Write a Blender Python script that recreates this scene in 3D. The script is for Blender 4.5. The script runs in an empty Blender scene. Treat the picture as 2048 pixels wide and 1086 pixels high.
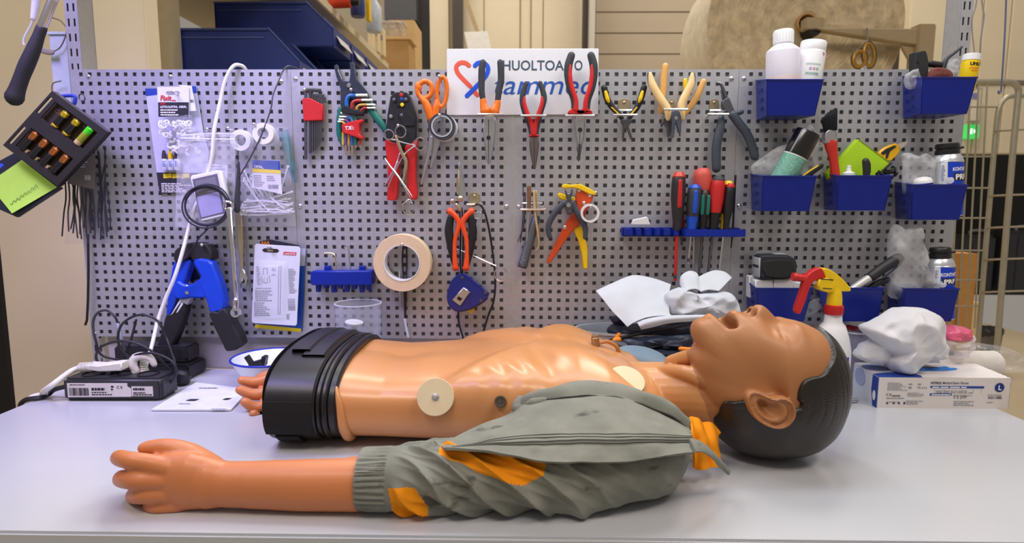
import bpy, bmesh, math, random
import numpy as np
from mathutils import Vector, Matrix, noise
random.seed(7)
PI = math.pi
sc = bpy.context.scene
COL = sc.collection

# ---------------------------------------------------------------- camera, world, light, exposure
F_PX, YAW, PITCH, ROLL = 1195.0, 0.0153, 0.1198, -0.0031
CAM = Vector((0, -1.2273, 0.362))
cd = bpy.data.cameras.new('camera'); cam = bpy.data.objects.new('camera', cd); COL.objects.link(cam)
cd.sensor_width = 36; cd.lens = F_PX/2048*36; cd.clip_start = .02; cd.clip_end = 100
RCAM = Matrix.Rotation(YAW, 3, 'Z') @ Matrix.Rotation(PI/2-PITCH, 3, 'X') @ Matrix.Rotation(-ROLL, 3, 'Z')
cam.matrix_world = Matrix.Translation(CAM) @ RCAM.to_4x4()
cd.dof.use_dof = True; cd.dof.focus_distance = .95; cd.dof.aperture_fstop = 7.0
sc.camera = cam
w = bpy.data.worlds.new('hall'); sc.world = w; w.use_nodes = True
w.node_tree.nodes['Background'].inputs[0].default_value = (1.0, .90, .80, 1)
w.node_tree.nodes['Background'].inputs[1].default_value = .46
def area(name, loc, target, sx, sy, power, col):
    l = bpy.data.lights.new(name, 'AREA'); l.shape = 'RECTANGLE'; l.size = sx; l.size_y = sy
    l.energy = power; l.color = col
    o = bpy.data.objects.new(name, l); COL.objects.link(o); o.location = loc
    o.rotation_euler = (Vector(target)-Vector(loc)).to_track_quat('-Z', 'Y').to_euler()
    return o
area('bench_and_tint_light', (0, -.26, 1.12), (0, -.24, 0), 1.5, .24, 12, (.86, .92, 1.0))
area('bench_and_tint_light', (-.86, -.55, 1.05), (-.70, 0, .20), .5, .2, 5, (.44, .36, 1.0)).data.spread = 1.5  # added violet light that tints the left panels, no such lamp seen
area('ceiling_lamp', (-1.2, -2.0, 3.1), (-.2, -.3, 0), 1.6, .5, 60, (1.0, .87, .74))
area('ceiling_lamp', (1.6, -1.7, 3.1), (.3, -.3, 0), 1.6, .5, 66, (1.0, .88, .76))
area('ceiling_lamp', (-1.2, 2.8, 4.6), (-.9, 3.0, 0), 2.6, .8, 170, (1.0, .93, .82))
area('ceiling_lamp', (2.2, 2.8, 4.6), (2.0, 3.0, 0), 2.6, .8, 190, (1.0, .93, .82))
sc.view_settings.view_transform = 'Standard'; sc.view_settings.look = 'None'
sc.view_settings.gamma = 1; sc.view_settings.use_curve_mapping = False
sc.view_settings.exposure = -0.70

# ---------------------------------------------------------------- helpers
def ray(px, py):
    a, b = px-1024, py-543
    return RCAM @ Vector((a/F_PX, -b/F_PX, -1))
def at(px, py, y):
    r = ray(px, py); return CAM + r*((y-CAM.y)/r.y)
def tb(px, py, z=0.0):
    r = ray(px, py); return CAM + r*((z-CAM.z)/r.z)
def A(px, py, off=0.0): return at(px, py, -off)
RINV = RCAM.transposed()
def pix(p):
    q = RINV @ (Vector(p)-CAM); return 1024+F_PX*q.x/-q.z, 543-F_PX*q.y/-q.z
def lin(c):
    def g(v):
        v /= 255.; return v/12.92 if v <= .04045 else ((v+.055)/1.055)**2.4
    return tuple(g(x) for x in c)
def sm(x): x = max(0., min(1., x)); return x*x*(3-2*x)
def cr(pts, n=6, closed=False):
    P = [Vector(p) for p in pts]; out = []; N = len(P)
    for i in range(N if closed else N-1):
        if closed: a, b, c, d = P[i-1], P[i], P[(i+1) % N], P[(i+2) % N]
        else: a, b, c, d = P[max(i-1, 0)], P[i], P[i+1], P[min(i+2, N-1)]
        for k in range(n):
            t = k/n
            out.append(.5*((2*b)+(c-a)*t+(2*a-5*b+4*c-d)*t*t+(3*b-a-3*c+d)*t**3))
    if not closed: out.append(P[-1].copy())
    return out
def lerp_list(vals, m):
    n = len(vals); return [float(np.interp(i*(n-1)/(m-1), range(n), vals)) for i in range(m)]

class MB:
    def __init__(s): s.v = []; s.f = []; s.m = []; s.mi = 0
    def add(s, v, f):
        o = len(s.v); s.v += [tuple(x) for x in v]
        for q in f: s.f.append([o+i for i in q]); s.m.append(s.mi)
        return s
    def bm(s, b):
        b.verts.index_update(); s.add([v.co for v in b.verts], [[v.index for v in f.verts] for f in b.faces]); b.free(); return s
    def box(s, c, d, R=None, bev=0, seg=2):
        b = bmesh.new(); bmesh.ops.create_cube(b, size=1)
        for v in b.verts: v.co = Vector((v.co.x*d[0], v.co.y*d[1], v.co.z*d[2]))
        if bev: bmesh.ops.bevel(b, geom=b.edges[:], offset=bev, segments=seg, affect='EDGES', clamp_overlap=True)
        for v in b.verts: v.co = (R @ v.co if R else v.co) + Vector(c)
        return s.bm(b)
    def prism(s, pts, ext, bev=0, seg=1):
        b = bmesh.new(); f = b.faces.new([b.verts.new(p) for p in pts])
        r = bmesh.ops.extrude_face_region(b, geom=[f])
        for g in r['geom']:
            if isinstance(g, bmesh.types.BMVert): g.co += Vector(ext)
        bmesh.ops.recalc_face_normals(b, faces=b.faces[:])
        if bev:
            e = [x for x in b.edges if len(x.link_faces) == 2 and x.calc_face_angle(0) > .6]
            bmesh.ops.bevel(b, geom=e, offset=bev, segments=seg, affect='EDGES', clamp_overlap=True)
        return s.bm(b)
    def plate(s, px, o0, o1, bev=0, n=0, seg=1):
        P = [A(x, y, o1) for x, y in px]
        if n: P = cr(P, n, True)
        return s.prism(P, (0, o1-o0, 0), bev, seg)
    def tube(s, pts, r, n=8, closed=False, rnd=True, flat=None, cap=True):
        P = [Vector(p) for p in pts]; N = len(P)
        R = [r]*N if isinstance(r, (int, float)) else (list(r) if len(r) == N else lerp_list(r, N))
        T = []
        for i in range(N):
            a = P[i-1] if (closed or i) else P[0]; b = P[(i+1) % N] if (closed or i < N-1) else P[-1]
            t = b-a; T.append(t.normalized() if t.length > 1e-9 else Vector((1, 0, 0)))
        if rnd and not closed:
            hp = []; hr = []; ht = []
            for k, q in ((.98, .2), (.8, .6), (.45, .9)): hp.append(P[0]-T[0]*R[0]*k); hr.append(R[0]*q); ht.append(T[0])
            tp = []; tr = []; tt = []
            for k, q in ((.45, .9), (.8, .6), (.98, .2)): tp.append(P[-1]+T[-1]*R[-1]*k); tr.append(R[-1]*q); tt.append(T[-1])
            P = hp+P+tp; R = hr+R+tr; T = ht+T+tt; N = len(P)
        u = T[0].orthogonal().normalized(); V = []
        if flat: ax, fk = Vector(flat[0]).normalized(), flat[1]
        for i in range(N):
            u = (u - T[i]*u.dot(T[i])); u = u.normalized() if u.length > 1e-6 else T[i].orthogonal().normalized()
            w_ = T[i].cross(u)
            for k in range(n):
                a = 2*PI*k/n; o = (u*math.cos(a)+w_*math.sin(a))*R[i]
                if flat: o += ax*(fk-1)*o.dot(ax)
                V.append(P[i]+o)
        Fc = []
        for i in range(N if closed else N-1):
            j = (i+1) % N
            for k in range(n):
                l = (k+1) % n; Fc.append((i*n+k, i*n+l, j*n+l, j*n+k))
        if not closed and cap: Fc.append(tuple(range(n-1, -1, -1))); Fc.append(tuple((N-1)*n+k for k in range(n)))
        return s.add(V, Fc)
    def lathe(s, prof, o, ax=(0, 0, 1), n=24, scale=(1, 1), tw=None):
        z = Vector(ax).normalized(); x = (Vector(tw) if tw else (Vector((1, 0, 0)) if abs(z.x) < .9 else Vector((0, 1, 0)))); x = (x-z*x.dot(z)).normalized(); y = z.cross(x)
        V = []; Fc = []; m = len(prof)
        for r, h in prof:
            for k in range(n):
                a = 2*PI*k/n; V.append(Vector(o)+z*h+x*(r*math.cos(a)*scale[0])+y*(r*math.sin(a)*scale[1]))
        for i in range(m-1):
            for k in range(n):
                l = (k+1) % n; Fc.append((i*n+k, i*n+l, (i+1)*n+l, (i+1)*n+k))
        shut = abs(prof[0][0]-prof[-1][0])+abs(prof[0][1]-prof[-1][1]) < 1e-9
        if shut: return s.add(V, Fc)
        if prof[0][0] > 1e-6: Fc.append(tuple(range(n-1, -1, -1)))
        if prof[-1][0] > 1e-6: Fc.append(tuple((m-1)*n+k for k in range(n)))
        return s.add(V, Fc)
    def cyl(s, a, b, r, n=16, r2=None, bev=0):
        a = Vector(a); d = Vector(b)-a; L = d.length; r2 = r if r2 is None else r2
        pr = [(r, 0), (r2, L)] if not bev else [(r-bev, 0), (r, bev), (r2, L-bev), (r2-bev, L)]
        return s.lathe(pr, a, d, n)
    def ell(s, c, r, R=None, n=16, m=10):
        V = []; Fc = []
        for i in range(m+1):
            t = PI*i/m
            for k in range(n):
                a = 2*PI*k/n; p = Vector((r[0]*math.sin(t)*math.cos(a), r[1]*math.sin(t)*math.sin(a), r[2]*math.cos(t)))
                V.append(Vector(c)+(R @ p if R else p))
        for i in range(m):
            for k in range(n):
                l = (k+1) % n; Fc.append((i*n+k, (i+1)*n+k, (i+1)*n+l, i*n+l))
        return s.add(V, Fc)
    def ring(s, c, R, r, ax=(0, 1, 0), n=28, m=8, e=1.0, flat=None):
        z = Vector(ax).normalized(); x = Vector((1, 0, 0)) if abs(z.x) < .9 else Vector((0, 0, 1)); x = (x-z*x.dot(z)).normalized(); y = z.cross(x)
        return s.tube([Vector(c)+x*(R*math.cos(2*PI*k/n))+y*(R*e*math.sin(2*PI*k/n)) for k in range(n)], r, m, True, flat=flat)
    def pipe(s, c, ro, ri, a, b, n=36):     # hollow roll along axis a->b
        d = Vector(b)-Vector(a); L = d.length
        return s.lathe([(ri, 0), (ro, 0), (ro, L), (ri, L), (ri, 0)], a, d, n)
    def grid(s, P, cu=False, cv=False, thick=0):
        n, m = len(P), len(P[0]); V = [Vector(p) for r in P for p in r]; Fc = []
        for i in range(n if cu else n-1):
            for j in range(m if cv else m-1):
                i2, j2 = (i+1) % n, (j+1) % m; Fc.append((i*m+j, i2*m+j, i2*m+j2, i*m+j2))
        if not thick: return s.add(V, Fc)
        b = bmesh.new(); vs = [b.verts.new(v) for v in V]
        for q in Fc: b.faces.new([vs[i] for i in q])
        b.normal_update(); N = [v.normal.copy() for v in vs]
        for q in list(b.faces): pass
        v2 = [b.verts.new(v.co-N[i]*thick) for i, v in enumerate(vs)]
        for q in Fc: b.faces.new([v2[i] for i in reversed(q)])
        for e in [e for e in b.edges if len(e.link_faces) == 1 and e.verts[0] in set(vs)] if False else []: pass
        bd = []
        for j in range(m-1): bd.append((0*m+j, 0*m+j+1)); bd.append(((n-1)*m+j+1, (n-1)*m+j))
        for i in range(n-1): bd.append(((i+1)*m, i*m)); bd.append((i*m+m-1, (i+1)*m+m-1))
        if not cu and not cv:
            for a, c in bd: b.faces.new((vs[a], vs[c], v2[c], v2[a]))
        elif cv:
            for j in range(m):
                k = (j+1) % m
                b.faces.new((vs[j], vs[k], v2[k], v2[j])); b.faces.new((vs[(n-1)*m+k], vs[(n-1)*m+j], v2[(n-1)*m+j], v2[(n-1)*m+k]))
        return s.bm(b)
    def text(s, body, o, x, y, size, bold=0.0, shear=0.0, sx=1.0, lift=.0003, align='LEFT'):
        c = bpy.data.curves.new('t', 'FONT'); c.body = body; c.size = 1; c.offset = bold; c.shear = shear; c.align_x = align; c.resolution_u = 3
        ob = bpy.data.objects.new('t', c); me = bpy.data.meshes.new_from_object(ob)
        x = Vector(x).normalized(); y = Vector(y).normalized(); z = x.cross(y)
        s.add([Vector(o)+x*(v.co.x*size*sx)+y*(v.co.y*size)+z*lift for v in me.vertices], [list(p.vertices) for p in me.polygons])
        bpy.data.objects.remove(ob); bpy.data.curves.remove(c); bpy.data.meshes.remove(me); return s
    def quad(s, a, b, c, d): return s.add([a, b, c, d], [(0, 1, 2, 3)])

_M = {}
def M(name, rgb, rough=.5, metal=0.0, bump=0.0, bs=300.0, spec=.5, coat=0.0, trans=0.0, var=.06, vs=40.0, stretch=None, col2=None, emit=0.0):
    if name in _M: return _M[name]
    m = bpy.data.materials.new(name); m.use_nodes = True; nt = m.node_tree; b = nt.nodes['Principled BSDF']
    c = lin(rgb)
    tc = nt.nodes.new('ShaderNodeTexCoord'); mp = nt.nodes.new('ShaderNodeMapping'); nt.links.new(tc.outputs['Object'], mp.inputs[0])
    if stretch: mp.inputs['Scale'].default_value = stretch
    n = nt.nodes.new('ShaderNodeTexNoise'); n.inputs['Scale'].default_value = vs; n.inputs['Detail'].default_value = 3
    nt.links.new(mp.outputs[0], n.inputs['Vector'])
    rp = nt.nodes.new('ShaderNodeValToRGB'); rp.color_ramp.elements[0].position = .3; rp.color_ramp.elements[1].position = .7
    c2 = lin(col2) if col2 else None
    rp.color_ramp.elements[0].color = (*(x*(1-var) for x in c), 1)
    rp.color_ramp.elements[1].color = (*(c2 if c2 else [min(1, x*(1+var)) for x in c]), 1)
    nt.links.new(n.outputs['Fac'], rp.inputs[0]); nt.links.new(rp.outputs[0], b.inputs['Base Color'])
    b.inputs['Roughness'].default_value = rough; b.inputs['Metallic'].default_value = metal
    b.inputs['Specular IOR Level'].default_value = spec; b.inputs['Coat Weight'].default_value = coat; b.inputs['Coat Roughness'].default_value = .2
    b.inputs['Transmission Weight'].default_value = trans
    if emit: b.inputs['Emission Color'].default_value = (*c, 1); b.inputs['Emission Strength'].default_value = emit
    if bump:
        n2 = nt.nodes.new('ShaderNodeTexNoise'); n2.inputs['Scale'].default_value = bs; n2.inputs['Detail'].default_value = 4
        nt.links.new(mp.outputs[0], n2.inputs['Vector'])
        bp = nt.nodes.new('ShaderNodeBump'); bp.inputs['Strength'].default_value = bump; bp.inputs['Distance'].default_value = .002
        nt.links.new(n2.outputs['Fac'], bp.inputs['Height']); nt.links.new(bp.outputs[0], b.inputs['Normal'])
    _M[name] = m; return m
def FILM(name, rgb, body=.18, rough=.12, ns=26.0):
    """thin clear plastic: see-through, a milky body that thickens in creases, and a gloss"""
    if name in _M: return _M[name]
    m = bpy.data.materials.new(name); m.use_nodes = True; nt = m.node_tree; b = nt.nodes['Principled BSDF']
    b.inputs['Base Color'].default_value = (*lin(rgb), 1); b.inputs['Roughness'].default_value = rough
    tr = nt.nodes.new('ShaderNodeBsdfTransparent'); mx = nt.nodes.new('ShaderNodeMixShader')
    lw = nt.nodes.new('ShaderNodeLayerWeight'); lw.inputs['Blend'].default_value = .35
    n = nt.nodes.new('ShaderNodeTexNoise'); n.inputs['Scale'].default_value = ns; n.inputs['Detail'].default_value = 3
    tc = nt.nodes.new('ShaderNodeTexCoord'); nt.links.new(tc.outputs['Object'], n.inputs['Vector'])
    mr = nt.nodes.new('ShaderNodeMapRange'); mr.inputs['From Min'].default_value = .35; mr.inputs['From Max'].default_value = .75
    mr.inputs['To Min'].default_value = body*.6; mr.inputs['To Max'].default_value = body*1.6; nt.links.new(n.outputs['Fac'], mr.inputs['Value'])
    ad = nt.nodes.new('ShaderNodeMath'); ad.operation = 'MULTIPLY_ADD'; ad.inputs[1].default_value = .16; ad.use_clamp = True
    nt.links.new(lw.outputs['Facing'], ad.inputs[0]); nt.links.new(mr.outputs[0], ad.inputs[2])
    bp = nt.nodes.new('ShaderNodeBump'); bp.inputs['Strength'].default_value = .5; bp.inputs['Distance'].default_value = .004
    nt.links.new(n.outputs['Fac'], bp.inputs['Height']); nt.links.new(bp.outputs[0], b.inputs['Normal'])
    nt.links.new(ad.outputs[0], mx.inputs[0]); nt.links.new(tr.outputs[0], mx.inputs[1]); nt.links.new(b.outputs[0], mx.inputs[2])
    nt.links.new(mx.outputs[0], nt.nodes['Material Output'].inputs[0]); _M[name] = m; return m

def mesh_ob(name, mb, mats, ang=40):
    me = bpy.data.meshes.new(name); me.from_pydata(mb.v, [], mb.f)
    for x in (mats if isinstance(mats, (list, tuple)) else [mats]): me.materials.append(x)
    if any(mb.m): me.polygons.foreach_set('material_index', mb.m)
    b = bmesh.new(); b.from_mesh(me); bmesh.ops.recalc_face_normals(b, faces=b.faces[:]) if not getattr(mb, 'keep', False) else None; b.to_mesh(me); b.free()
    me.shade_smooth()
    try: me.set_sharp_from_angle(angle=math.radians(ang))
    except Exception: pass
    o = bpy.data.objects.new(name, me); COL.objects.link(o); return o
def tag(o, label=None, cat=None, group=None, kind=None):
    for k, v in (('label', label), ('category', cat), ('group', group), ('kind', kind)):
        if v: o[k] = v
    return o
class T:
    """a thing: parts are added in world coordinates, done() hangs them under an Empty at the thing's base"""
    def __init__(s, name, label, cat, group=None): s.a = (name, label, cat, group); s.o = []
    def p(s, name, mb, mat, label=None, sub=None, kind=None, ang=40):
        o = mesh_ob(name, mb, mat, ang); s.o.append((o, sub))
        if label: o['label'] = label
        if kind: o['kind'] = kind
        return o
    def done(s):
        cs = [v.co for o, _ in s.o for v in o.data.vertices]
        lo = [min(c[i] for c in cs) for i in range(3)]; hi = [max(c[i] for c in cs) for i in range(3)]
        loc = Vector(((lo[0]+hi[0])/2, (lo[1]+hi[1])/2, lo[2]))
        if len(s.o) == 1:
            r = s.o[0][0]; r.data.transform(Matrix.Translation(-loc)); r.location = loc; r.name = s.a[0]; r.data.name = s.a[0]
        else:
            r = bpy.data.objects.new(s.a[0], None); r.empty_display_size = .02; COL.objects.link(r); r.location = loc
            for o, sub in s.o:
                o.data.transform(Matrix.Translation(-loc)); o.parent = sub if sub else r
        tag(r, *s.a[1:]); return r
def one(name, label, cat, mb, mat, group=None, ang=40):
    t = T(name, label, cat, group); t.p(name, mb, mat, ang=ang); return t.done()
def struct(name, mb, mat, label=None, parent=None):
    o = mesh_ob(name, mb, mat); o['kind'] = 'structure'
    if label: o['label'] = label
    if parent: o.parent = parent; del o['kind']
    return o
def lift(P, off, n=1): return [A(x, y, off) for x, y in P]
def L(px, off=.01, n=5, closed=False):   # smooth path in front of the board from pixel points (x, y[, off])
    return cr([A(p[0], p[1], p[2] if len(p) > 2 else off) for p in px], n, closed)
X_, Y_, Z_ = Vector((1, 0, 0)), Vector((0, 1, 0)), Vector((0, 0, 1))

# common materials
chrome = M('chrome', (228, 228, 230), .22, 1.0, var=.03)
steel = M('brushed_steel', (205, 206, 210), .35, 1.0, bump=.1, bs=500, var=.08)
dsteel = M('dark_steel', (112, 112, 118), .42, .9, bump=.1)
brass = M('brass', (205, 190, 158), .35, .9)
black = M('black_plastic', (26, 26, 29), .45)
rubber = M('black_rubber', (30, 30, 33), .62, bump=.25, bs=900)
white = M('white_plastic', (232, 233, 236), .4, var=.02)
card = M('white_card', (228, 229, 236), .6, var=.02)
blue = M('blue_plastic', (8, 38, 150), .38, var=.05, spec=.45)
red = M('red_plastic', (205, 38, 40), .4)
orange = M('orange_plastic', (240, 120, 30), .38)
yellow = M('yellow_plastic', (246, 205, 20), .4)
grey = M('grey_plastic', (92, 98, 108), .5)
ink = M('black_print', (34, 36, 44), .7, var=.0)
inkg = M('grey_print', (140, 142, 150), .7, var=.0)
inkw = M('white_print', (240, 240, 242), .7, var=.0)
inkr = M('red_print', (205, 30, 45), .7, var=.0)
inkb = M('blue_print', (28, 66, 160), .7, var=.0)
inky = M('yellow_print', (240, 214, 30), .7, var=.0)
film = FILM('clear_film', (225, 228, 238), .11)
dimf = FILM('dim_film', (110, 108, 124), .10)
bagf = FILM('bag_film', (240, 242, 248), .24)
film2 = FILM('milky_film', (238, 240, 246), .32)
def slits(mb, o, x, y, w, h, rows, th=.35, gap=None, seed=1):   # lines of small print: short bars of uneven length
    rr = random.Random(seed); x = Vector(x).normalized(); y = Vector(y).normalized(); z = x.cross(y)
    for i in range(rows):
        yy = -h*(i+.5)/rows; xx = 0
        end = w*rr.uniform(.55, 1)
        while xx < end:
            l = min(rr.uniform(.06, .2)*w, end-xx); t = h/rows*th*.5
            a = Vector(o)+x*xx+y*(yy-t)+z*.0004; mb.quad(a, a+x*l, a+x*l+y*2*t, a+y*2*t); xx += l+w*.025
    return mb
def bars(mb, o, x, y, w, h, n, seed=3):                           # a bar code
    rr = random.Random(seed); x = Vector(x).normalized(); y = Vector(y).normalized(); z = x.cross(y)
    for i in range(n):
        a = Vector(o)+x*(w*i/n)+z*.0004; l = w/n*rr.uniform(.25, .8); mb.quad(a, a+x*l, a+x*l+y*h, a+y*h)
    return mb
def noisef(p, s, seed=0.0): return noise.noise(Vector(p)*s+Vector((seed, seed*1.7, -seed)))

# ================================================================ the setting
cream = M('cream_paint', (222, 208, 180), .6, bump=.05, bs=60, var=.03, vs=3)
creamd = M('cream_panel', (214, 200, 172), .55, var=.03, vs=3)
postp = M('beige_enamel', (200, 186, 156), .5, var=.03)
gal = M('galvanised_steel', (186, 187, 193), .42, .5, bump=.05, bs=700, var=.05, vs=120)
gald = M('galvanised_back', (150, 150, 156), .6, .1)
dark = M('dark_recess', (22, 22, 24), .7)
bm_ = MB(); bm_.box((0, 3.2, -.86), (9, 9.4, .1)); struct('floor', bm_, M('concrete_floor', (196, 180, 150), .45, bump=.1, bs=20, vs=2, var=.1))
b = MB(); b.box((0, 7.55, 2.0), (9, .1, 5.8)); struct('wall_back', b, cream)
# cream partition standing left of the bench, darkness of the opening at its left end put into sheet colour
b = MB(); xr = at(292, 70, .33).x; xl = at(31, 823, .33).x
b.box(((xr+xl)/2, .36, .6), (xr-xl, .06, 2.9), bev=.003); struct('wall_left', b, cream)
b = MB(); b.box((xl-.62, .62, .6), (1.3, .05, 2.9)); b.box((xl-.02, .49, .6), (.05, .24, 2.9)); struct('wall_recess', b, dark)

def perforated(mb, x0, x1, z0, z1, holes, yf, th):
    """flat sheet with real rectangular holes; holes = (columns of (xa,xb), rows of (za,zb), mask)"""
    cols, rows, mask = holes
    xs = [x0]; zs = [z0]
    for a, c in cols: xs += [a, c]
    for a, c in rows: zs += [a, c]
    xs.append(x1); zs.append(z1); nx, nz = len(xs), len(zs)
    V = [(x, yf, z) for z in zs for x in xs]; N = len(V); V += [(x, yf+th, z) for z in zs for x in xs]; Fc = []
    for j in range(nz-1):
        for i in range(nx-1):
            a, c, d, e = j*nx+i, j*nx+i+1, (j+1)*nx+i+1, (j+1)*nx+i
            if i % 2 and j % 2 and mask(i//2, j//2):
                Fc += [(c, a, a+N, c+N), (d, c, c+N, d+N), (e, d, d+N, e+N), (a, e, e+N, a+N)]
            else: Fc.append((a, c, d, e))
    mb.keep = True
    return mb.add(V, Fc)

# ---- bench table
t = T('workbench_table', 'wide glossy pale grey bench top that everything lies on', 'table')
wt = M('table_laminate', (193, 196, 204), .2, var=.02, vs=4, coat=.15)
b = MB(); b.box((-.02, -.305, -.0155), (1.72, .635, .031), bev=.003); t.p('tabletop', b, wt)
b = MB(); b.box((-.02, -.32, -.05), (1.6, .5, .04)); t.p('apron', b, postp)
for sx in (-.82, .78):
    for sy in (-.56, -.06):
        b = MB(); b.box((sx, sy, -.435), (.05, .05, .76), bev=.004); t.p('leg', b, postp)
bench = t.done()
b = MB(); b.box(((-.885+.87)/2, .0187, .0357), (1.755, .012, .0710), bev=.001)
one('bench_back_panel', 'low grey-beige upstand strip between bench top and perforated boards', 'panel', b, M('upstand_grey', (176, 172, 174), .45, var=.03))

# ---- perforated panels, each with its screws
PITCH_H = .0182; Z0 = .6095; H = .0038
X0 = [-.8877, -.4411, .0057, .4532]; XE = [(-.909, -.46345), (-.46285, -.0178), (-.0172, .4292), (.4298, .878)]
where = ['leftmost grey perforated tool panel with bags and the blue spring clamp', 'grey perforated tool panel carrying the orange scissors and the hex keys',
         'grey perforated tool panel with the three yellow, tan and red pliers groups', 'rightmost grey perforated panel carrying the open blue bins']
SCREW = [[(177, 153), (341, 153), (562, 163), (189, 668)], [(591, 158), (600, 412), (1013, 413), (1013, 660)], [(1463, 157), (1460, 408)], [(1488, 157), (1478, 412)]]
for k in range(4):
    t = T('perforated_panel', where[k], 'tool panel', 'perforated tool panels behind the bench')
    b = MB(); cols = [(X0[k]+i*PITCH_H-H, X0[k]+i*PITCH_H+H) for i in range(23)]; rows = [(Z0-(29-j)*PITCH_H-H, Z0-(29-j)*PITCH_H+H) for j in range(30)]
    xa, xb = XE[k]; zb, zt = .0715, .619
    perforated(b, xa, xb, zb, zt, (cols, rows, lambda i, j: True), 0, .0015); t.p('face_sheet', b, gal)
    b = MB(); th = .0012
    for xx in (xa, xb-th): b.box((xx+th/2, .0085, (zb+zt)/2), (th, .014, zt-zb))
    for zz in (zb+th/2, zt-th/2): b.box(((xa+xb)/2, .0085, zz), (xb-xa, .014, th))
    t.p('folded_edge', b, gal)
    b = MB(); b.box(((xa+xb)/2, .0075, (zb+zt)/2), (xb-xa-.003, .001, zt-zb-.003)); t.p('backing_sheet', b, gald)
    for (px, py) in SCREW[k]:
        c = A(px, py); b = MB(); b.lathe([(.0046, 0), (.0046, .0008), (.0034, .0022), (.0012, .0028), (.0010, .0016), (0, .0016)], c, (0, -1, 0), 12); t.p('screw', b, chrome)
    t.done()

# ---- slotted uprights
for k, (pa, pb, lab) in enumerate((((133.6, 80), (160, 80), 'left slotted grey steel upright behind the hammer'), ((1917, 80), (1941, 80), 'right slotted grey steel upright beside the wire mesh trolley'))):
    xa, xb = at(*pa, .018).x, at(*pb, .018).x
    t = T('slotted_upright', lab, 'upright post', 'slotted uprights holding the perforated panels')
    b = MB(); cw = (xb-xa); cols = [(xa+cw*.26-.0019, xa+cw*.26+.0019), (xa+cw*.70-.0019, xa+cw*.70+.0019)]
    rows = [(.0+.0293*i+.004, .0+.0293*i+.0193) for i in range(0, 40)]
    perforated(b, xa, xb, 0.0005, 1.19, (cols, rows, lambda i, j: True), .018, .002); t.p('slotted_face', b, gal)
    b = MB(); b.box((xa+.001, .041, .595), (.0015, .044, 1.189)); b.box((xb-.001, .041, .595), (.0015, .044, 1.189)); t.p('side_web', b, gal)
    b = MB(); b.box(((xa+xb)/2, .0625, .595), (cw, .0015, 1.189)); t.p('back_web', b, gald); t.done()

# ================================================================ the training mannequin
def SKIN(name, rgb, rough, coat=.3):
    m = M(name, rgb, rough, coat=coat, var=.035, vs=14, bump=.02, bs=120)
    b = m.node_tree.nodes['Principled BSDF']; b.inputs['Subsurface Weight'].default_value = .0; return m
sk_t = SKIN('torso_vinyl', (212, 148, 92), .34, .25); sk_h = SKIN('head_vinyl', (176, 118, 74), .5, .04); sk_a = SKIN('arm_vinyl', (208, 128, 78), .45, .08)
hairm = M('hair_moulding', (36, 28, 24), .4, bump=.05, bs=300, coat=.1); mouthm = M('mouth_nostril_dark', (44, 18, 14), .5)

def ip(x, xs, ys): return float(np.interp(x, xs, ys))
TX = [-.365, -.30, -.20, -.12, -.04, .03, .08, .12, .16, .19, .205]
def tor_dim(X):
    return (ip(X, TX, [.150, .150, .148, .153, .164, .172, .174, .168, .148, .118, .095]), ip(X, TX, [.122, .122, .117, .122, .134, .141, .139, .130, .116, .098, .084]),
            ip(X, TX, [-.258, -.259, -.262, -.266, -.276, -.286, -.296, -.305, -.318, -.328, -.334]))
def torso(mb):
    P = []; nx, na = 150, 160
    for i in range(nx):
        X = -.365+.570*i/(nx-1); hw, zt, Yc = tor_dim(X); row = []
        for k in range(na):
            a = 2*PI*k/na; c, s = math.cos(a), math.sin(a); n = 3.0
            y = Yc+hw*math.copysign(abs(c)**(2/n), c); z = zt/2+(zt/2-.001)*math.copysign(abs(s)**(2/n), s)
            d = abs(y-Yc); up = max(0, min(1, (z-.03)/.07))
            xc = .03-.98*d
            dz = .011*(sm((X-xc+.03)/.05)-1)*sm((X+.34)/.1)*sm((.17-d)/.03)+.004           # costal arch over a hollow belly
            dz += .009*math.exp(-((X-.085)/.05)**2-((d-.085)/.045)**2)                      # chest muscle
            dz -= .007*math.exp(-((X-.005-.25*d)/.016)**2-((d-.10)/.05)**2)
            dz += .0010*math.sin(2*PI*(X-.55*d)/.030)*math.exp(-((X+.01)/.055)**2)*math.exp(-((d-.13)/.028)**2)   # ribs
            dz -= .006*math.exp(-((X+.185)/.03)**2-(d/.03)**2)                             # navel hollow
            dz += .003*math.exp(-((X+.25)/.03)**2-((d-.05)/.05)**2)+.003*math.exp(-((X+.13)/.03)**2-((d-.045)/.04)**2)
            dz -= .0025*math.exp(-(d/.008)**2)*sm((X-.02)/.03)                              # breastbone
            dz += .007*math.exp(-((X-.185)/.014)**2-((d-.055)/.045)**2)                    # collar bones
            g = .0012*noisef((X, y, 0), 55)*math.exp(-((X-.055)/.05)**2-(d/.022)**2)
            z += (dz+g*1.8)*up
            dy = .0009*math.sin(2*PI*(X-.5*z)/.030)*math.exp(-((X+.005)/.05)**2)*sm((d-.12)/.03)*sm((z-.03)/.05)
            y += dy*(1 if y > Yc else -1)
            row.append((X, y, max(z, .001)))
        P.append(row)
    mb.grid(P, cv=True); n = len(mb.v)
    mb.add([Vector(p) for p in P[0]], [tuple(range(na))]); mb.add([Vector(p) for p in P[-1]], [tuple(range(na))])

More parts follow.
